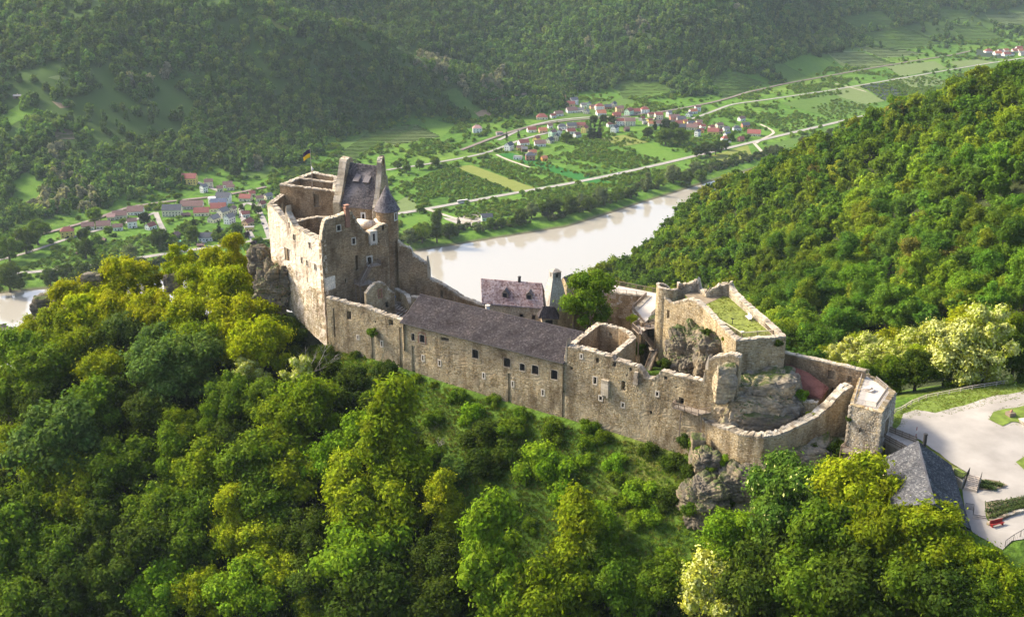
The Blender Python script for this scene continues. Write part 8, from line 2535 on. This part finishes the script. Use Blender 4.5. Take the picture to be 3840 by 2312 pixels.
# vehicles
M['car_paint'] = tint_mat('car_paint', .35, .03, 1.0, .5); M['tyre'] = simple_mat('tyre_rubber', (.02, .02, .02), .8, .1, 4)
def wheels(t, xs, y, r):
 for x in xs:
  for sg in (-1, 1):
   m_ = MB(); m_.tube([(x, sg * y - .1, r), (x, sg * y + .1, r)], [r, r], 10); w = m_.build('wheel', M['tyre'], t)
def car(p, rot, colr, label):
 t = empty('parked_car', p, rot); tag(t, label, 'car', 'cars on the village roads')
 m_ = MB(); prof = [(-2.1, .35), (-2.15, .8), (-1.9, .95), (1.2, .98), (2.0, .8), (2.1, .35)]
 n_ = len(prof); m_.add([(x, -.85, z) for x, z in prof] + [(x, .85, z) for x, z in prof], [tuple(range(n_)), tuple(reversed(range(n_, 2 * n_)))] + [(i, n_ + i, n_ + (i + 1) % n_, (i + 1) % n_) for i in range(n_)])
 b = m_.build('body', M['car_paint'], t); b.color = (*colr, 1)
 m_ = MB(); m_.add([(-1.85, -.75, .95), (1.1, -.75, .98), (1.1, .75, .98), (-1.85, .75, .95), (-1.4, -.62, 1.42), (.35, -.62, 1.45), (.35, .62, 1.45), (-1.4, .62, 1.42)], [(0, 1, 5, 4), (1, 2, 6, 5), (2, 3, 7, 6), (3, 0, 4, 7)])
 m_.build('window', M['glass_dark'], t)
 m_ = MB(); m_.box(-.52, 0, 1.46, 1.8, 1.28, .06); rf_ = m_.build('roof', M['car_paint'], t); rf_.color = (*colr, 1)
 wheels(t, (-1.35, 1.3), .8, .33)
for k_, x, y, rot, colr, lab in [(9, 330, 1172, 10, (.03, .03, .035), 'dark car parked below the yellow house'), (9, 420, 1143, 12, (.05, .05, .055), 'dark car parked right beside the yellow house corner'), (10, 425, 212, -25, (.12, .12, .13), 'grey car on the upper lane near the hillside'), (10, 1620, 903, 5, (.75, .75, .75), 'white car parked beside the red roofed corner building'), (10, 1395, 860, 70, (.06, .06, .07), 'dark car on the village lane'), (10, 1770, 970, 60, (.04, .05, .06), 'dark car on the wide curving road'),
         (10, 815, 1272, 10, (.75, .75, .75), 'white car beside the wooden shelter'), (10, 875, 1352, 12, (.04, .04, .05), 'dark car driving on the main road by the left village'), (10, 1232, 1294, 12, (.6, .6, .6), 'silver car driving on the main road by the left village'), (10, 1270, 632, 30, (.7, .7, .7), 'white car beside the blue grey roofs'), (8, 1795, 640, 0, (.75, .75, .75), 'white van near the road junction of the middle village'), (10, 1825, 1045, 60, (.75, .75, .73), 'white car parked next to the keep edge')]:
 p = hit_far(*c(k_, x, y)); p.z += .6; car(p, math.radians(rot), colr, lab)
p = hit_far(2121 * K / K, 650); pc = hit_far(2320, 652); pc.z += .6; car(pc, math.radians(28), (.65, .65, .65), 'silver car on the main road across the orchards')
bus = empty('bus'); tag(bus, 'white coach driving along the main river road', 'bus')
bp = hit_far(1735, 762); bus.location = (bp.x, bp.y, bp.z + .6); bus.rotation_euler = (0, 0, math.radians(27))
m_ = MB(); m_.box(0, 0, 1.85, 13.0, 2.6, 2.9); m_.box(0, 0, 3.35, 12.6, 2.4, .14); m_.build('body', M['white'], bus)
for sg in (-1, 1):
 m_ = MB(); m_.box(-.2, sg * 1.31, 2.45, 12.0, .06, 1.1); m_.build('window', M['glass_dark'], bus)
m_ = MB(); m_.box(-6.52, 0, 2.2, .06, 2.3, 1.7); m_.build('windscreen', M['glass_dark'], bus); wheels(bus, (-4.2, 3.8), 1.2, .5)

# gravel yard by the river with its round basins
yd = [hit_far(*c(11, x, y)) for x, y in [(930, 600), (1120, 620), (1400, 560), (1700, 520), (1900, 620), (1640, 690), (1450, 770), (1330, 775), (1150, 700), (1000, 650)]]
m_ = MB(); m_.add([(p.x, p.y, p.z + .5) for p in yd], [tuple(reversed(range(len(yd))))]); o = m_.build('gravel_yard', M['gravel'])
o.data.polygons[0].flip() if o.data.polygons[0].normal.z < 0 else None
tag(o, kind='structure')
for x, y, r, lab in [(1475, 595, 8.5, 'large round stone basin in the gravel yard by the river'), (1625, 555, 7, 'round stone basin beside the pale green house'), (1545, 675, 5.5, 'small round basin in front of the pale green house')]:
 p = hit_far(*c(11, x, y)); t = empty('round_basin', (p.x, p.y, p.z)); tag(t, lab, 'basin')
 m_ = MB(); n = 24
 vs = [(rr * math.cos(2 * math.pi * k / n), rr * math.sin(2 * math.pi * k / n), z) for rr, z in ((r, .3), (r, 1.5), (r - .8, 1.5), (r - .8, .6)) for k in range(n)]
 m_.add(vs, [(i * n + k, i * n + (k + 1) % n, (i + 1) * n + (k + 1) % n, (i + 1) * n + k) for i in range(3) for k in range(n)]); m_.build('rim', M['stone_grey'], t)
 m_ = MB(); m_.add([((r - .8) * math.cos(2 * math.pi * k / n), (r - .8) * math.sin(2 * math.pi * k / n), .65) for k in range(n)], [tuple(range(n))]); m_.build('bed', M['meadow'], t)
p = hit_far(*c(11, 1350, 710)); o = rock('gravel_heap', (p.x, p.y, p.z), (7, 6, 2.6), 77, sub=3, rough=.15, box=.2); o.data.materials[0] = M['stone_grey']; tag(o, 'grey gravel heap in the yard by the river', 'heap')
p = hit_far(*c(10, 395, 1248)); t = empty('swimming_pool', p); tag(t, 'small turquoise garden pool in the left village', 'pool')
M['pool'] = simple_mat('pool_water', (.05, .35, .26), .15, .1, .5)
m_ = MB(); m_.box(0, 0, .3, 12, 9, .5, .2); m_.build('surround', M['walk'], t); m_ = MB(); m_.box(-.8, .3, .58, 7, 4.5, .08, .2); m_.build('water', M['pool'], t)

# person in the yard of the castle
def person(loc, rz, h, top, trousers, label):
 """standing figure grown from a jointed skeleton"""
 J = {'pel': (0, 0, .53), 'chest': (0, 0, .72), 'neck': (0, 0, .84), 'head': (0, .01, .93), 'hl': (-.05, 0, .50), 'kl': (-.055, -.01, .27), 'al': (-.055, .01, .03), 'tl': (-.06, -.09, .015), 'hr': (.05, 0, .50), 'kr': (.06, -.03, .27), 'ar': (.065, .02, .03), 'tr': (.07, -.08, .015),
   'sl': (-.105, 0, .80), 'el': (-.14, .01, .63), 'wl': (-.13, -.04, .48), 'sr': (.105, 0, .80), 'er': (.14, .0, .63), 'wr': (.11, -.09, .52)}
 E = [('pel', 'chest'), ('chest', 'neck'), ('neck', 'head'), ('pel', 'hl'), ('hl', 'kl'), ('kl', 'al'), ('al', 'tl'), ('pel', 'hr'), ('hr', 'kr'), ('kr', 'ar'), ('ar', 'tr'), ('chest', 'sl'), ('sl', 'el'), ('el', 'wl'), ('chest', 'sr'), ('sr', 'er'), ('er', 'wr')]
 Rr = {'pel': .085, 'chest': .095, 'neck': .038, 'head': .062, 'hl': .06, 'hr': .06, 'kl': .04, 'kr': .04, 'al': .027, 'ar': .027, 'tl': .025, 'tr': .025, 'sl': .042, 'sr': .042, 'el': .03, 'er': .03, 'wl': .02, 'wr': .02}
 ks = list(J); me = bpy.data.meshes.new('person'); me.from_pydata([tuple(q * h for q in J[k]) for k in ks], [(ks.index(a), ks.index(b)) for a, b in E], [])
 o = link('person', me); o.location = loc; o.rotation_euler = (0, 0, rz)
 sk = o.modifiers.new('skin', 'SKIN'); sk.use_smooth_shade = True
 for i, k in enumerate(ks): me.skin_vertices[0].data[i].radius = (Rr[k] * h, Rr[k] * h * .85)
 me.skin_vertices[0].data[0].use_root = True
 o.modifiers.new('sub', 'SUBSURF').levels = 1
 o.modifiers['sub'].render_levels = 1
 m, nt, b, out = new_mat('clothes'); tc_ = N(nt, 'ShaderNodeTexCoord'); sx = N(nt, 'ShaderNodeSeparateXYZ'); nt.links.new(tc_.outputs['Object'], sx.inputs[0])
 r_ = nt.nodes.new('ShaderNodeValToRGB'); r_.color_ramp.interpolation = 'CONSTANT'; els = r_.color_ramp.elements
 els[0].position = 0; els[0].color = (*trousers, 1); els[1].position = .51; els[1].color = (*top, 1); e = els.new(.85); e.color = (.45, .28, .2, 1); e = els.new(.95); e.color = (.05, .035, .02, 1)
 nt.links.new(maprange(nt, sx.outputs['Z'], 0, h, 0, 1), r_.inputs['Fac']); nt.links.new(r_.outputs[0], b.inputs['Base Color']); b.inputs['Roughness'].default_value = .8
 me.materials.append(m); tag(o, label, 'person')
 return o
p = at_z(*c(1, 1003, 1165), 251.8); person((p.x, p.y, p.z), .5, 1.75, (.10, .22, .45), (.08, .10, .16), 'person in a light blue top standing among the ruins below the keep')
for i_, (q, sx_) in enumerate([(p, 1)]):
 g_ = MB(); g_.prism([(p.x - 1.6, p.y - 1.6), (p.x + 1.6, p.y - 1.6), (p.x + 1.6, p.y + 1.6), (p.x - 1.6, p.y + 1.6)], 246.3, p.z); o = g_.build('ruin_floor', M['stone_grey']); tag(o, 'low stone floor block on which the person in blue stands', 'floor block')

# ------------------------------------------------------------------ woods beyond the single trees: one object each, instanced
def inst_leaf_mat(name, transl=0.40):
 m, nt, b, out = new_mat(name)
 at = N(nt, 'ShaderNodeAttribute'); at.attribute_type = 'INSTANCER'; at.attribute_name = 'tcol'
 g = N(nt, 'ShaderNodeNewGeometry')
 lv = maprange(nt, g.outputs['Random Per Island'], 0, 1, .65, 1.35)
 base = mix(nt, at.outputs['Color'], lv, 1.0, 'MULTIPLY')
 nt.links.new(base, b.inputs['Base Color']); b.inputs['Roughness'].default_value = .65; b.inputs['Specular IOR Level'].default_value = .02
 tr = N(nt, 'ShaderNodeBsdfTranslucent'); nt.links.new(mix(nt, base, (1.2, 1.15, .55), 1.0, 'MULTIPLY'), tr.inputs['Color'])
 ms = N(nt, 'ShaderNodeMixShader'); ms.inputs[0].default_value = transl
 nt.links.new(b.outputs[0], ms.inputs[1]); nt.links.new(tr.outputs[0], ms.inputs[2]); nt.links.new(ms.outputs[0], out.inputs['Surface'])
 return m


M['leaf_inst'] = inst_leaf_mat('wood_leaves')


def proto_collection(name, specs):
 col = bpy.data.collections.new(name)
 for i, (kind, seed, n, leaf) in enumerate(specs):
  lob = [(x, y, z, r) for x, y, z, r in make_lobes(seed, kind)]
  me = crown_mesh(f'{name}_{i:02d}', seed, lob, n, leaf, [M['leaf_inst'], M['leaf_inst']], spread=.25, core=.62)
  col.objects.link(bpy.data.objects.new(f'{name}_{i:02d}', me))
 return col


FAR_C = proto_collection('wood_far', [('round', 801, 230, .30), ('round', 802, 230, .30), ('tall', 803, 210, .3), ('spread', 804, 230, .3), ('airy', 805, 240, .27)])
MID_C = proto_collection('wood_mid', [('round', 811, 1500, .13), ('round', 812, 1500, .13), ('tall', 813, 1400, .13), ('spread', 814, 1500, .13), ('airy', 815, 1400, .12)])
LOW_C = proto_collection('wood_low', [('shrub', 821, 420, .2), ('shrub', 822, 420, .2), ('spread', 823, 500, .19)])


def tuft_collection():
 col = bpy.data.collections.new('tufts'); r = random.Random(3)
 for i in range(3):
  m_ = MB()
  for _ in range(14):
   p = Vector((r.gauss(0, .35), r.gauss(0, .35), r.uniform(0, .25))); d = Vector((r.gauss(0, .5), r.gauss(0, .5), 1)).normalized(); s = d.cross(Vector((r.gauss(0, 1), r.gauss(0, 1), .1))).normalized() * .11
   m_.add([p - s, p + s, p + d * .75], [(0, 1, 2)])
  col.objects.link(bpy.data.objects.new(f'tuft_{i}', m_.mesh(f'tuft_{i}', M['leaf_inst'])))
 return col


TUFT_C = tuft_collection()


def scatter(name, P, sc, rot, colr, vi, coll, label):
 n = len(P)
 me = bpy.data.meshes.new(name)
 me.vertices.add(n); me.vertices.foreach_set('co', np.ascontiguousarray(P, np.float32).ravel())
 a = me.attributes.new('sc', 'FLOAT_VECTOR', 'POINT'); a.data.foreach_set('vector', np.ascontiguousarray(sc, np.float32).ravel())
 a = me.attributes.new('ro', 'FLOAT_VECTOR', 'POINT'); a.data.foreach_set('vector', np.ascontiguousarray(rot, np.float32).ravel())
 a = me.attributes.new('tcol', 'FLOAT_COLOR', 'POINT'); a.data.foreach_set('color', np.ascontiguousarray(np.c_[colr, np.ones(n)], np.float32).ravel())
 a = me.attributes.new('vi', 'INT', 'POINT'); a.data.foreach_set('value', np.ascontiguousarray(vi, np.int32))
 o = link(name, me)
 ng = bpy.data.node_groups.new('scatter_' + name, 'GeometryNodeTree')
 ng.interface.new_socket('Geometry', in_out='INPUT', socket_type='NodeSocketGeometry'); ng.interface.new_socket('Geometry', in_out='OUTPUT', socket_type='NodeSocketGeometry')
 gi, go_ = ng.nodes.new('NodeGroupInput'), ng.nodes.new('NodeGroupOutput')
 ip = ng.nodes.new('GeometryNodeInstanceOnPoints'); ci = ng.nodes.new('GeometryNodeCollectionInfo')
 ci.inputs['Collection'].default_value = coll; ci.inputs['Separate Children'].default_value = True; ci.inputs['Reset Children'].default_value = True
 ip.inputs['Pick Instance'].default_value = True
 def na(nm, typ):
  q = ng.nodes.new('GeometryNodeInputNamedAttribute'); q.data_type = typ; q.inputs['Name'].default_value = nm
  return next(s for s in q.outputs if s.enabled and s.name == 'Attribute')
 eu = ng.nodes.new('FunctionNodeEulerToRotation')
 L = ng.links
 L.new(gi.outputs[0], ip.inputs['Points']); L.new(ci.outputs[0], ip.inputs['Instance'])
 L.new(na('vi', 'INT'), ip.inputs['Instance Index']); L.new(na('sc', 'FLOAT_VECTOR'), ip.inputs['Scale'])
 L.new(na('ro', 'FLOAT_VECTOR'), eu.inputs[0]); L.new(eu.outputs[0], ip.inputs['Rotation']); L.new(ip.outputs[0], go_.inputs[0])
 md = o.modifiers.new('scatter', 'NODES'); md.node_group = ng
 tag(o, label, kind='stuff')
 return o


SR = np.random.default_rng(99)


def tree_cols(n, base, var=.18):
 b = np.array(base, float)
 k = SR.integers(0, len(b), n)
 return np.clip(b[k] * SR.uniform(1 - var, 1 + var, (n, 1)) * SR.uniform(.92, 1.08, (n, 3)), 0, 1)


def jgrid(x0, x1, y0, y1, st):
 X, Y = np.meshgrid(np.arange(x0, x1, st), np.arange(y0, y1, st))
 X = X + SR.uniform(-.45, .45, X.shape) * st; Y = Y + SR.uniform(-.45, .45, Y.shape) * st
 return X.ravel(), Y.ravel()


# far hills
X, Y = jgrid(-1600, 2000, 1100, 3600, 9.5)
Z = gfar(X, Y)
px, py = to_px(X, Y, Z + 4)
ok = (Z > PLAIN + 3.0) & (px > -350) & (px < 4200) & (py > -250) & (py < 1100) & (bank_dist(X, Y) > 25)
X, Y, Z, px, py = X[ok], Y[ok], Z[ok], px[ok], py[ok]
free = np.zeros(len(X), bool)
for poly in FIELDS: free |= in_poly(px, py, poly)
for poly in ([(660, 400), (800, 395), (960, 400), (1150, 355), (1170, 300), (1000, 260), (900, 300), (800, 330), (760, 380)], [(1960, 140), (2240, 40), (2480, 10), (2480, 120), (2150, 170), (2000, 165)], [(1340, 270), (1560, 220), (1760, 240), (1720, 260), (1400, 300)], [(380, 400), (700, 420), (640, 470), (520, 460)]):
 free |= in_poly(px, py, [(a * K, b * K) for a, b in poly]) & (SR.random(len(X)) < .86)
for R_ in ROAD_XY:
 q = R_[::2]
 m_ = np.full(len(X), 1e9)
 for a in range(0, len(q)):
  m_ = np.minimum(m_, (X - q[a, 0]) ** 2 + (Y - q[a, 1]) ** 2)
 free |= m_ < 15 ** 2
slope_gap = fbm(X / 90, Y / 90, 55, 3) > .15
free |= slope_gap & (px < 1500) & (SR.random(len(X)) < .8)
X, Y, Z, px, py = [q[~free] for q in (X, Y, Z, px, py)]
n = len(X)
R_ = SR.uniform(3.4, 8.2, n) * (1 + .4 * fbm(X / 60, Y / 60, 61, 2))
colr = tree_cols(n, [(.050, .092, .020), (.062, .108, .022), (.044, .080, .020), (.080, .122, .026), (.055, .098, .026)], .25)
tone = (1 + 1.1 * fbm(X / 120, Y / 120, 71, 3))[:, None]
colr = colr * tone * 1.75
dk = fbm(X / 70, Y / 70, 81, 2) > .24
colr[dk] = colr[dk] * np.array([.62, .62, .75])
pale = np.zeros(n, bool)
for cx_, cy_, rx, ry in [(385, 175, 28, 20), (350, 188, 14, 14), (1040, 150, 40, 26), (1075, 175, 22, 18), (1060, 140, 30, 14), (1125, 215, 24, 14), (1180, 205, 34, 16), (1195, 185, 20, 12), (1110, 200, 12, 18), (160, 440, 34, 40), (130, 480, 40, 24), (145, 475, 30, 20), (210, 480, 24, 18), (95, 500, 26, 12), (1545, 60, 20, 20), (1515, 80, 12, 20), (270, 215, 18, 16), (315, 205, 10, 14), (1775, 20, 10, 10), (1560, 118, 12, 10), (130, 365, 18, 16), (200, 500, 20, 10), (480, 425, 24, 20), (530, 420, 20, 16), (640, 395, 22, 16), (1420, 105, 14, 16)]:
 pale |= (((px / K - cx_) / rx) ** 2 + ((py / K - cy_) / ry) ** 2 < 1) & (SR.random(n) < .62)
colr[pale] = np.array([.26, .27, .17]) * SR.uniform(.75, 1.15, (int(pale.sum()), 1))
sc = np.stack([R_ * SR.uniform(.9, 1.1, n), R_ * SR.uniform(.9, 1.1, n), R_ * SR.uniform(.95, 1.35, n)], 1)
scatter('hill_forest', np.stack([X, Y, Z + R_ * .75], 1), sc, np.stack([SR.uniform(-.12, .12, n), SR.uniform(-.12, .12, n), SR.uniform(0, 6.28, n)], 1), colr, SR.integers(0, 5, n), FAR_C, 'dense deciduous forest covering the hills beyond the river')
print('hill trees', n)

# orchards, hedges and bushes on the plain
PX_, PY_, PZ_, PR, PC = [], [], [], [], []
X, Y = jgrid(-900, 2000, 950, 3200, 5.2)
Z = gfar(X, Y); px, py = to_px(X, Y, Z); bd = bank_dist(X, Y)
ok = (Z < PLAIN + 14) & (bd > 22) & (px > -300) & (px < 4100) & (py > 100)
X, Y, Z, px, py, bd = [q[ok] for q in (X, Y, Z, px, py, bd)]
road = np.full(len(X), 1e9)
for hx_, hy_, hl_ in HOUSES:      # keep gardens open in front of the houses
 u_ = np.array([hx_, hy_]) / math.hypot(hx_, hy_); al = (X - hx_) * u_[0] + (Y - hy_) * u_[1]; ac = -(X - hx_) * u_[1] + (Y - hy_) * u_[0]
 road = np.where((np.abs(ac) < hl_ * .6 + 2) & (al < 8) & (al > -15), 0, road)
for R_ in ROAD_XY:
 for a in R_[::1]:
  road = np.minimum(road, (X - a[0]) ** 2 + (Y - a[1]) ** 2)
orch = np.zeros(len(X), bool)
for poly in ORCHARDS: orch |= in_poly(px, py, [(a * K, b * K) for a, b in poly])
fld = np.zeros(len(X), bool)
for poly in FIELDS: fld |= in_poly(px, py, poly)
clump = fbm(X / 40, Y / 40, 91, 3)
keep = (road > 9.5 ** 2) & ((orch & ~(fld & (SR.random(len(X)) < .55)) & (clump > -.16)) | (~orch & ~fld & (((clump > .09) & (SR.random(len(X)) < .6)) | (SR.random(len(X)) < .06))))
X, Y, Z, orc, bd = X[keep], Y[keep], Z[keep], orch[keep], bd[keep]
n = len(X)
R_ = np.where(orc, SR.uniform(1.6, 3.0, n), SR.uniform(1.8, 4.4, n))
colr = tree_cols(n, [(.115, .205, .022), (.14, .23, .026), (.10, .18, .022), (.165, .235, .034)], .22)
far_ = np.clip((Y - 1600) / 1200, 0, 1)[:, None]
sc = np.stack([R_, R_, R_ * SR.uniform(.75, 1.0, n)], 1)
scatter('orchard_trees', np.stack([X, Y, Z + R_ * .6], 1), sc, np.stack([np.zeros(n), np.zeros(n), SR.uniform(0, 6.28, n)], 1), colr, SR.integers(0, 3, n), LOW_C, 'small fruit trees and bushes of the orchards on the valley floor')
print('orchard', n)

# thicket along the far bank
X, Y = jgrid(-900, 900, 900, 2000, 6.0)
Z = gfar(X, Y); bd = bank_dist(X, Y); px, py = to_px(X, Y, Z)
ok = (bd > 16) & (bd < 34 + 22 * (fbm(X / 60, Y / 60, 44, 2) + .3)) & (fbm(X / 45, Y / 45, 45, 2) > -.1) & ~in_poly(px, py, [(a * K, b * K) for a, b in [(1085, 525), (1190, 505), (1200, 545), (1100, 550)]])
X, Y, Z = X[ok], Y[ok], Z[ok]; n = len(X)
R_ = SR.uniform(2.2, 4.6, n)
scatter('bank_thicket', np.stack([X, Y, Z + R_ * .8], 1), np.stack([R_, R_, R_ * 1.1], 1), np.stack([np.zeros(n), np.zeros(n), SR.uniform(0, 6.28, n)], 1), tree_cols(n, [(.05, .085, .02), (.07, .105, .028), (.10, .125, .05)], .2), SR.integers(0, 3, n), LOW_C, 'bushes and small willows lining the far river bank')

# the wood on the right hand hill and the back of the ridge
X, Y = jgrid(-420, 430, 225, 1120, 9.8)
Z = gnear(X, Y); px, py = to_px(X, Y, Z + 5)
ok = (Z > 2)
castle_poly = [(-80, 262), (-48, 255), (40, 195), (62, 185), (140, 185), (140, 232), (86, 232), (56, 226), (40, 268), (18, 282), (-25, 288), (-40, 320), (-75, 322)]
ok &= ~in_poly(X, Y, castle_poly)
ok &= ~((X > 60) & (Y < 272)) & ~((X < -45) & (Y < 345)) & ~(in_poly(px, py, [(a * K, b * K) for a, b in [(1975, 790), (2480, 740), (2600, 960), (1975, 960)]]) & (Y < 340))
# nothing that would stand in front of the house, walkway or curtain wall
ok &= ~((X > -45) & (X < 45) & (Y < 300)) & ~((X <= -45) & (Y < 292 - .12 * (X + 60)))
X, Y, Z, px, py = [q[ok] for q in (X, Y, Z, px, py)]
n = len(X)
R_ = SR.uniform(3.6, 7.4, n) * (1 + .5 * fbm(X / 40, Y / 40, 12, 2))
pal = [(.070, .130, .013), (.090, .150, .013), (.056, .108, .014), (.118, .170, .014), (.076, .140, .016), (.140, .185, .015)]
colr = tree_cols(n, pal, .25) * (1.25 + 1.1 * fbm(X / 60, Y / 60, 15, 2))[:, None]
odd = SR.random(n) < .012
colr[odd] = np.array([.16, .15, .03]) * SR.uniform(.8, 1.1, (int(odd.sum()), 1))
dist = np.sqrt(X ** 2 + Y ** 2 + (Z - CAM_H) ** 2)
app = R_ / dist
inview = (px > 1330 * K) & (px < 3900) & (py > 100) & (py < 880 * K) & (X > 20)
cand = np.nonzero(inview)[0]
cand = cand[np.argsort(-app[cand])][:128]
single = np.zeros(n, bool); single[cand] = True
kinds = SR.choice(['round', 'round', 'spread', 'tall', 'airy', 'round'], n)
order = sorted(cand, key=lambda i: px[i])
def hue_name(c_):
 if c_[0] > c_[1] * 1.02: return 'olive brown'
 if c_[0] > c_[1] * .88: return 'yellowish green'
 return 'dark green' if c_[1] < .09 else 'green'
hz_name = lambda i: hue_name(colr[i]) + (' tree low ' if py[i] > 640 * K else ' tree high ') + ('on the hillside by the river' if px[i] < 1750 * K else 'on the hillside above the platform tower' if px[i] < 2100 * K else 'on the hillside near the right edge')
hl = [(float(px[i]), i) for i in order]; hrank = ordinals(hl, lambda it: hz_name(it[1])); hlab = {it[1]: hz_name(it[1]) + (f', {ORD[hrank[j][0]]} such from left' if hrank[j][1] > 1 else '') for j, it in enumerate(hl)}
for i in order:
 place_tree('broadleaf_tree', float(X[i]), float(Y[i]), float(Z[i]), float(R_[i]) * 1.08, float(R_[i]) * 1.2, 'G', str(kinds[i]), hlab[i], 'tree', 'trees of the right hillside forest', tuple(colr[i]))
m_ = ~single
k = int(m_.sum())
scatter('hillside_forest', np.stack([X, Y, Z + R_ * 1.1], 1)[m_], (np.stack([R_ * SR.uniform(.95, 1.15, n), R_ * SR.uniform(.95, 1.15, n), R_ * SR.uniform(1.0, 1.3, n)], 1))[m_], np.stack([SR.uniform(-.1, .1, n), SR.uniform(-.1, .1, n), SR.uniform(0, 6.28, n)], 1)[m_], colr[m_], SR.integers(0, 5, n)[m_], MID_C, 'closed deciduous forest on the right hillside and behind the castle ridge')
print('hillside', k)

# understorey of the near wood, weeds of the clearing
X, Y = jgrid(-200, 140, 120, 290, 3.2)
Z = gnear(X, Y); px, py = to_px(X, Y, Z + 1)
wood = [(-300, 660), (600, 640), (650, 700), (760, 860), (960, 1000), (1050, 1150), (1080, 1290), (1180, 1400), (1330, 1440), (1480, 1400), (1640, 1440), (1760, 1290), (1850, 1210), (2050, 1180), (2150, 1240), (2330, 1330), (2480, 1420), (2700, 1500), (2700, 1900), (-400, 1900)]
ok = in_poly(px, py, [(a * K, b * K) for a, b in wood]) & ~in_poly(X, Y, castle_poly)
Xw, Yw, Zw = X[ok], Y[ok], Z[ok]; n = len(Xw); R_ = SR.uniform(1.3, 3.0, n)
scatter('undergrowth', np.stack([Xw, Yw, Zw + R_ * .7], 1), np.stack([R_, R_, R_ * SR.uniform(.8, 1.5, n)], 1), np.stack([np.zeros(n), np.zeros(n), SR.uniform(0, 6.28, n)], 1), tree_cols(n, [(.030, .050, .010), (.042, .066, .011), (.055, .082, .012)], .2), SR.integers(0, 3, n), LOW_C, 'undergrowth filling the gaps between the trees below the castle')
X, Y = jgrid(-70, 110, 150, 275, .62)
Z = gnear(X, Y); px, py = to_px(X, Y, Z)
clr = [(640, 840), (800, 830), (985, 905), (1230, 985), (1450, 1050), (1640, 1085), (1690, 1120), (1660, 1240), (1790, 1230), (1760, 1310), (1640, 1450), (1480, 1420), (1300, 1450), (1050, 1310), (1030, 1150), (900, 980), (720, 930)]
ok = in_poly(px, py, [(a * K, b * K) for a, b in clr]) & (fbm(X / 4, Y / 4, 33, 3) > -.22)
X, Y, Z = X[ok], Y[ok], Z[ok]; n = len(X)
ivy = np.clip(fbm(X / 9, Y / 9, 35, 2) * 3 + .4, 0, 1)[:, None]
colr = tree_cols(n, [(.11, .18, .02), (.14, .20, .022), (.10, .165, .018), (.17, .18, .05)], .25) * (.7 + .5 * ivy)
s_ = SR.uniform(.4, 1.0, n)
scatter('slope_weeds', np.stack([X, Y, Z - .05], 1), np.stack([s_, s_, s_ * SR.uniform(.6, 1.3, n)], 1), np.stack([SR.uniform(-.2, .2, n), SR.uniform(-.2, .2, n), SR.uniform(0, 6.28, n)], 1), colr, SR.integers(0, 3, n), TUFT_C, 'tall grass and weeds on the slope under the castle wall')
print('weeds', n)
# grass fringe of the forecourt and lawn tufts on the platform
X, Y = jgrid(74, 150, 165, 240, .42)
Z = gnear(X, Y); px, py = to_px(X, Y, Z)
vp_ = [c(6, *p) for p in [(765, 660), (785, 515), (900, 435), (1100, 365), (1400, 305), (1800, 280), (1800, 400), (1420, 470), (1290, 500), (1180, 530), (1060, 560), (930, 540), (870, 580), (830, 640)]]
g2 = [c(6, *p) for p in [(1395, 575), (1430, 505), (1520, 480), (1640, 460), (1800, 460), (1760, 605), (1560, 605), (1490, 630)]]
g3 = [c(6, *p) for p in [(1570, 855), (1640, 800), (1800, 785), (1800, 935), (1640, 915)]]
ok = (in_poly(px, py, vp_) | in_poly(px, py, g2) | in_poly(px, py, g3)) & (SR.random(len(X)) < .55 + 1.5 * fbm(X / 2.5, Y / 2.5, 19, 3))
X, Y, Z = X[ok], Y[ok], Z[ok]; n = len(X); s_ = SR.uniform(.18, .45, n)
scatter('verge_grass', np.stack([X, Y, Z + .1], 1), np.stack([s_, s_, s_ * .7], 1), np.stack([np.zeros(n), np.zeros(n), SR.uniform(0, 6.28, n)], 1), tree_cols(n, [(.13, .19, .02), (.16, .21, .025), (.17, .18, .05)], .2), SR.integers(0, 3, n), TUFT_C, 'loose grass along the edges of the gravel forecourt')
lp = [tuple(p) for p in lawn_poly]
X, Y = jgrid(20, 62, 200, 250, .5); ok = in_poly(X, Y, lp) & (SR.random(len(X)) < .5 + 1.6 * fbm(X / 3, Y / 3, 29, 3)) & ~in_poly(X, Y, [tuple(p.xy) for p in (pk(500, 240, LZ2), pk(570, 320, LZ2), pk(660, 330, LZ2), pk(760, 285, LZ2), pk(850, 235, LZ2), pk(640, 190, LZ2))])
X, Y = X[ok], Y[ok]; n = len(X); s_ = SR.uniform(.15, .4, n)
scatter('lawn_grass', np.stack([X, Y, np.full(n, LZ2)], 1), np.stack([s_, s_, s_ * .7], 1), np.stack([np.zeros(n), np.zeros(n), SR.uniform(0, 6.28, n)], 1), tree_cols(n, [(.15, .17, .03), (.19, .19, .05), (.12, .16, .02)], .2), SR.integers(0, 3, n), TUFT_C, 'uneven grass of the lawn on the high platform')
# ------------------------------------------------------------------ haze in the valley air
HZ = 0.000034
mh = bpy.data.materials.new('haze_air'); mh.use_nodes = True; nt = mh.node_tree
for n_ in list(nt.nodes): nt.nodes.remove(n_)
ho_ = nt.nodes.new('ShaderNodeOutputMaterial'); pv = nt.nodes.new('ShaderNodeVolumePrincipled')
pv.inputs['Color'].default_value = (.72, .86, 1.0, 1); pv.inputs['Density'].default_value = HZ; pv.inputs['Anisotropy'].default_value = 0.2
nt.links.new(pv.outputs[0], ho_.inputs['Volume'])
m_ = MB(); m_.box(200, 1930, 209, 4240, 4160, 440)
hz_ = m_.build('haze', mh); tag(hz_, kind='stuff', label='thin bluish haze filling the valley air')
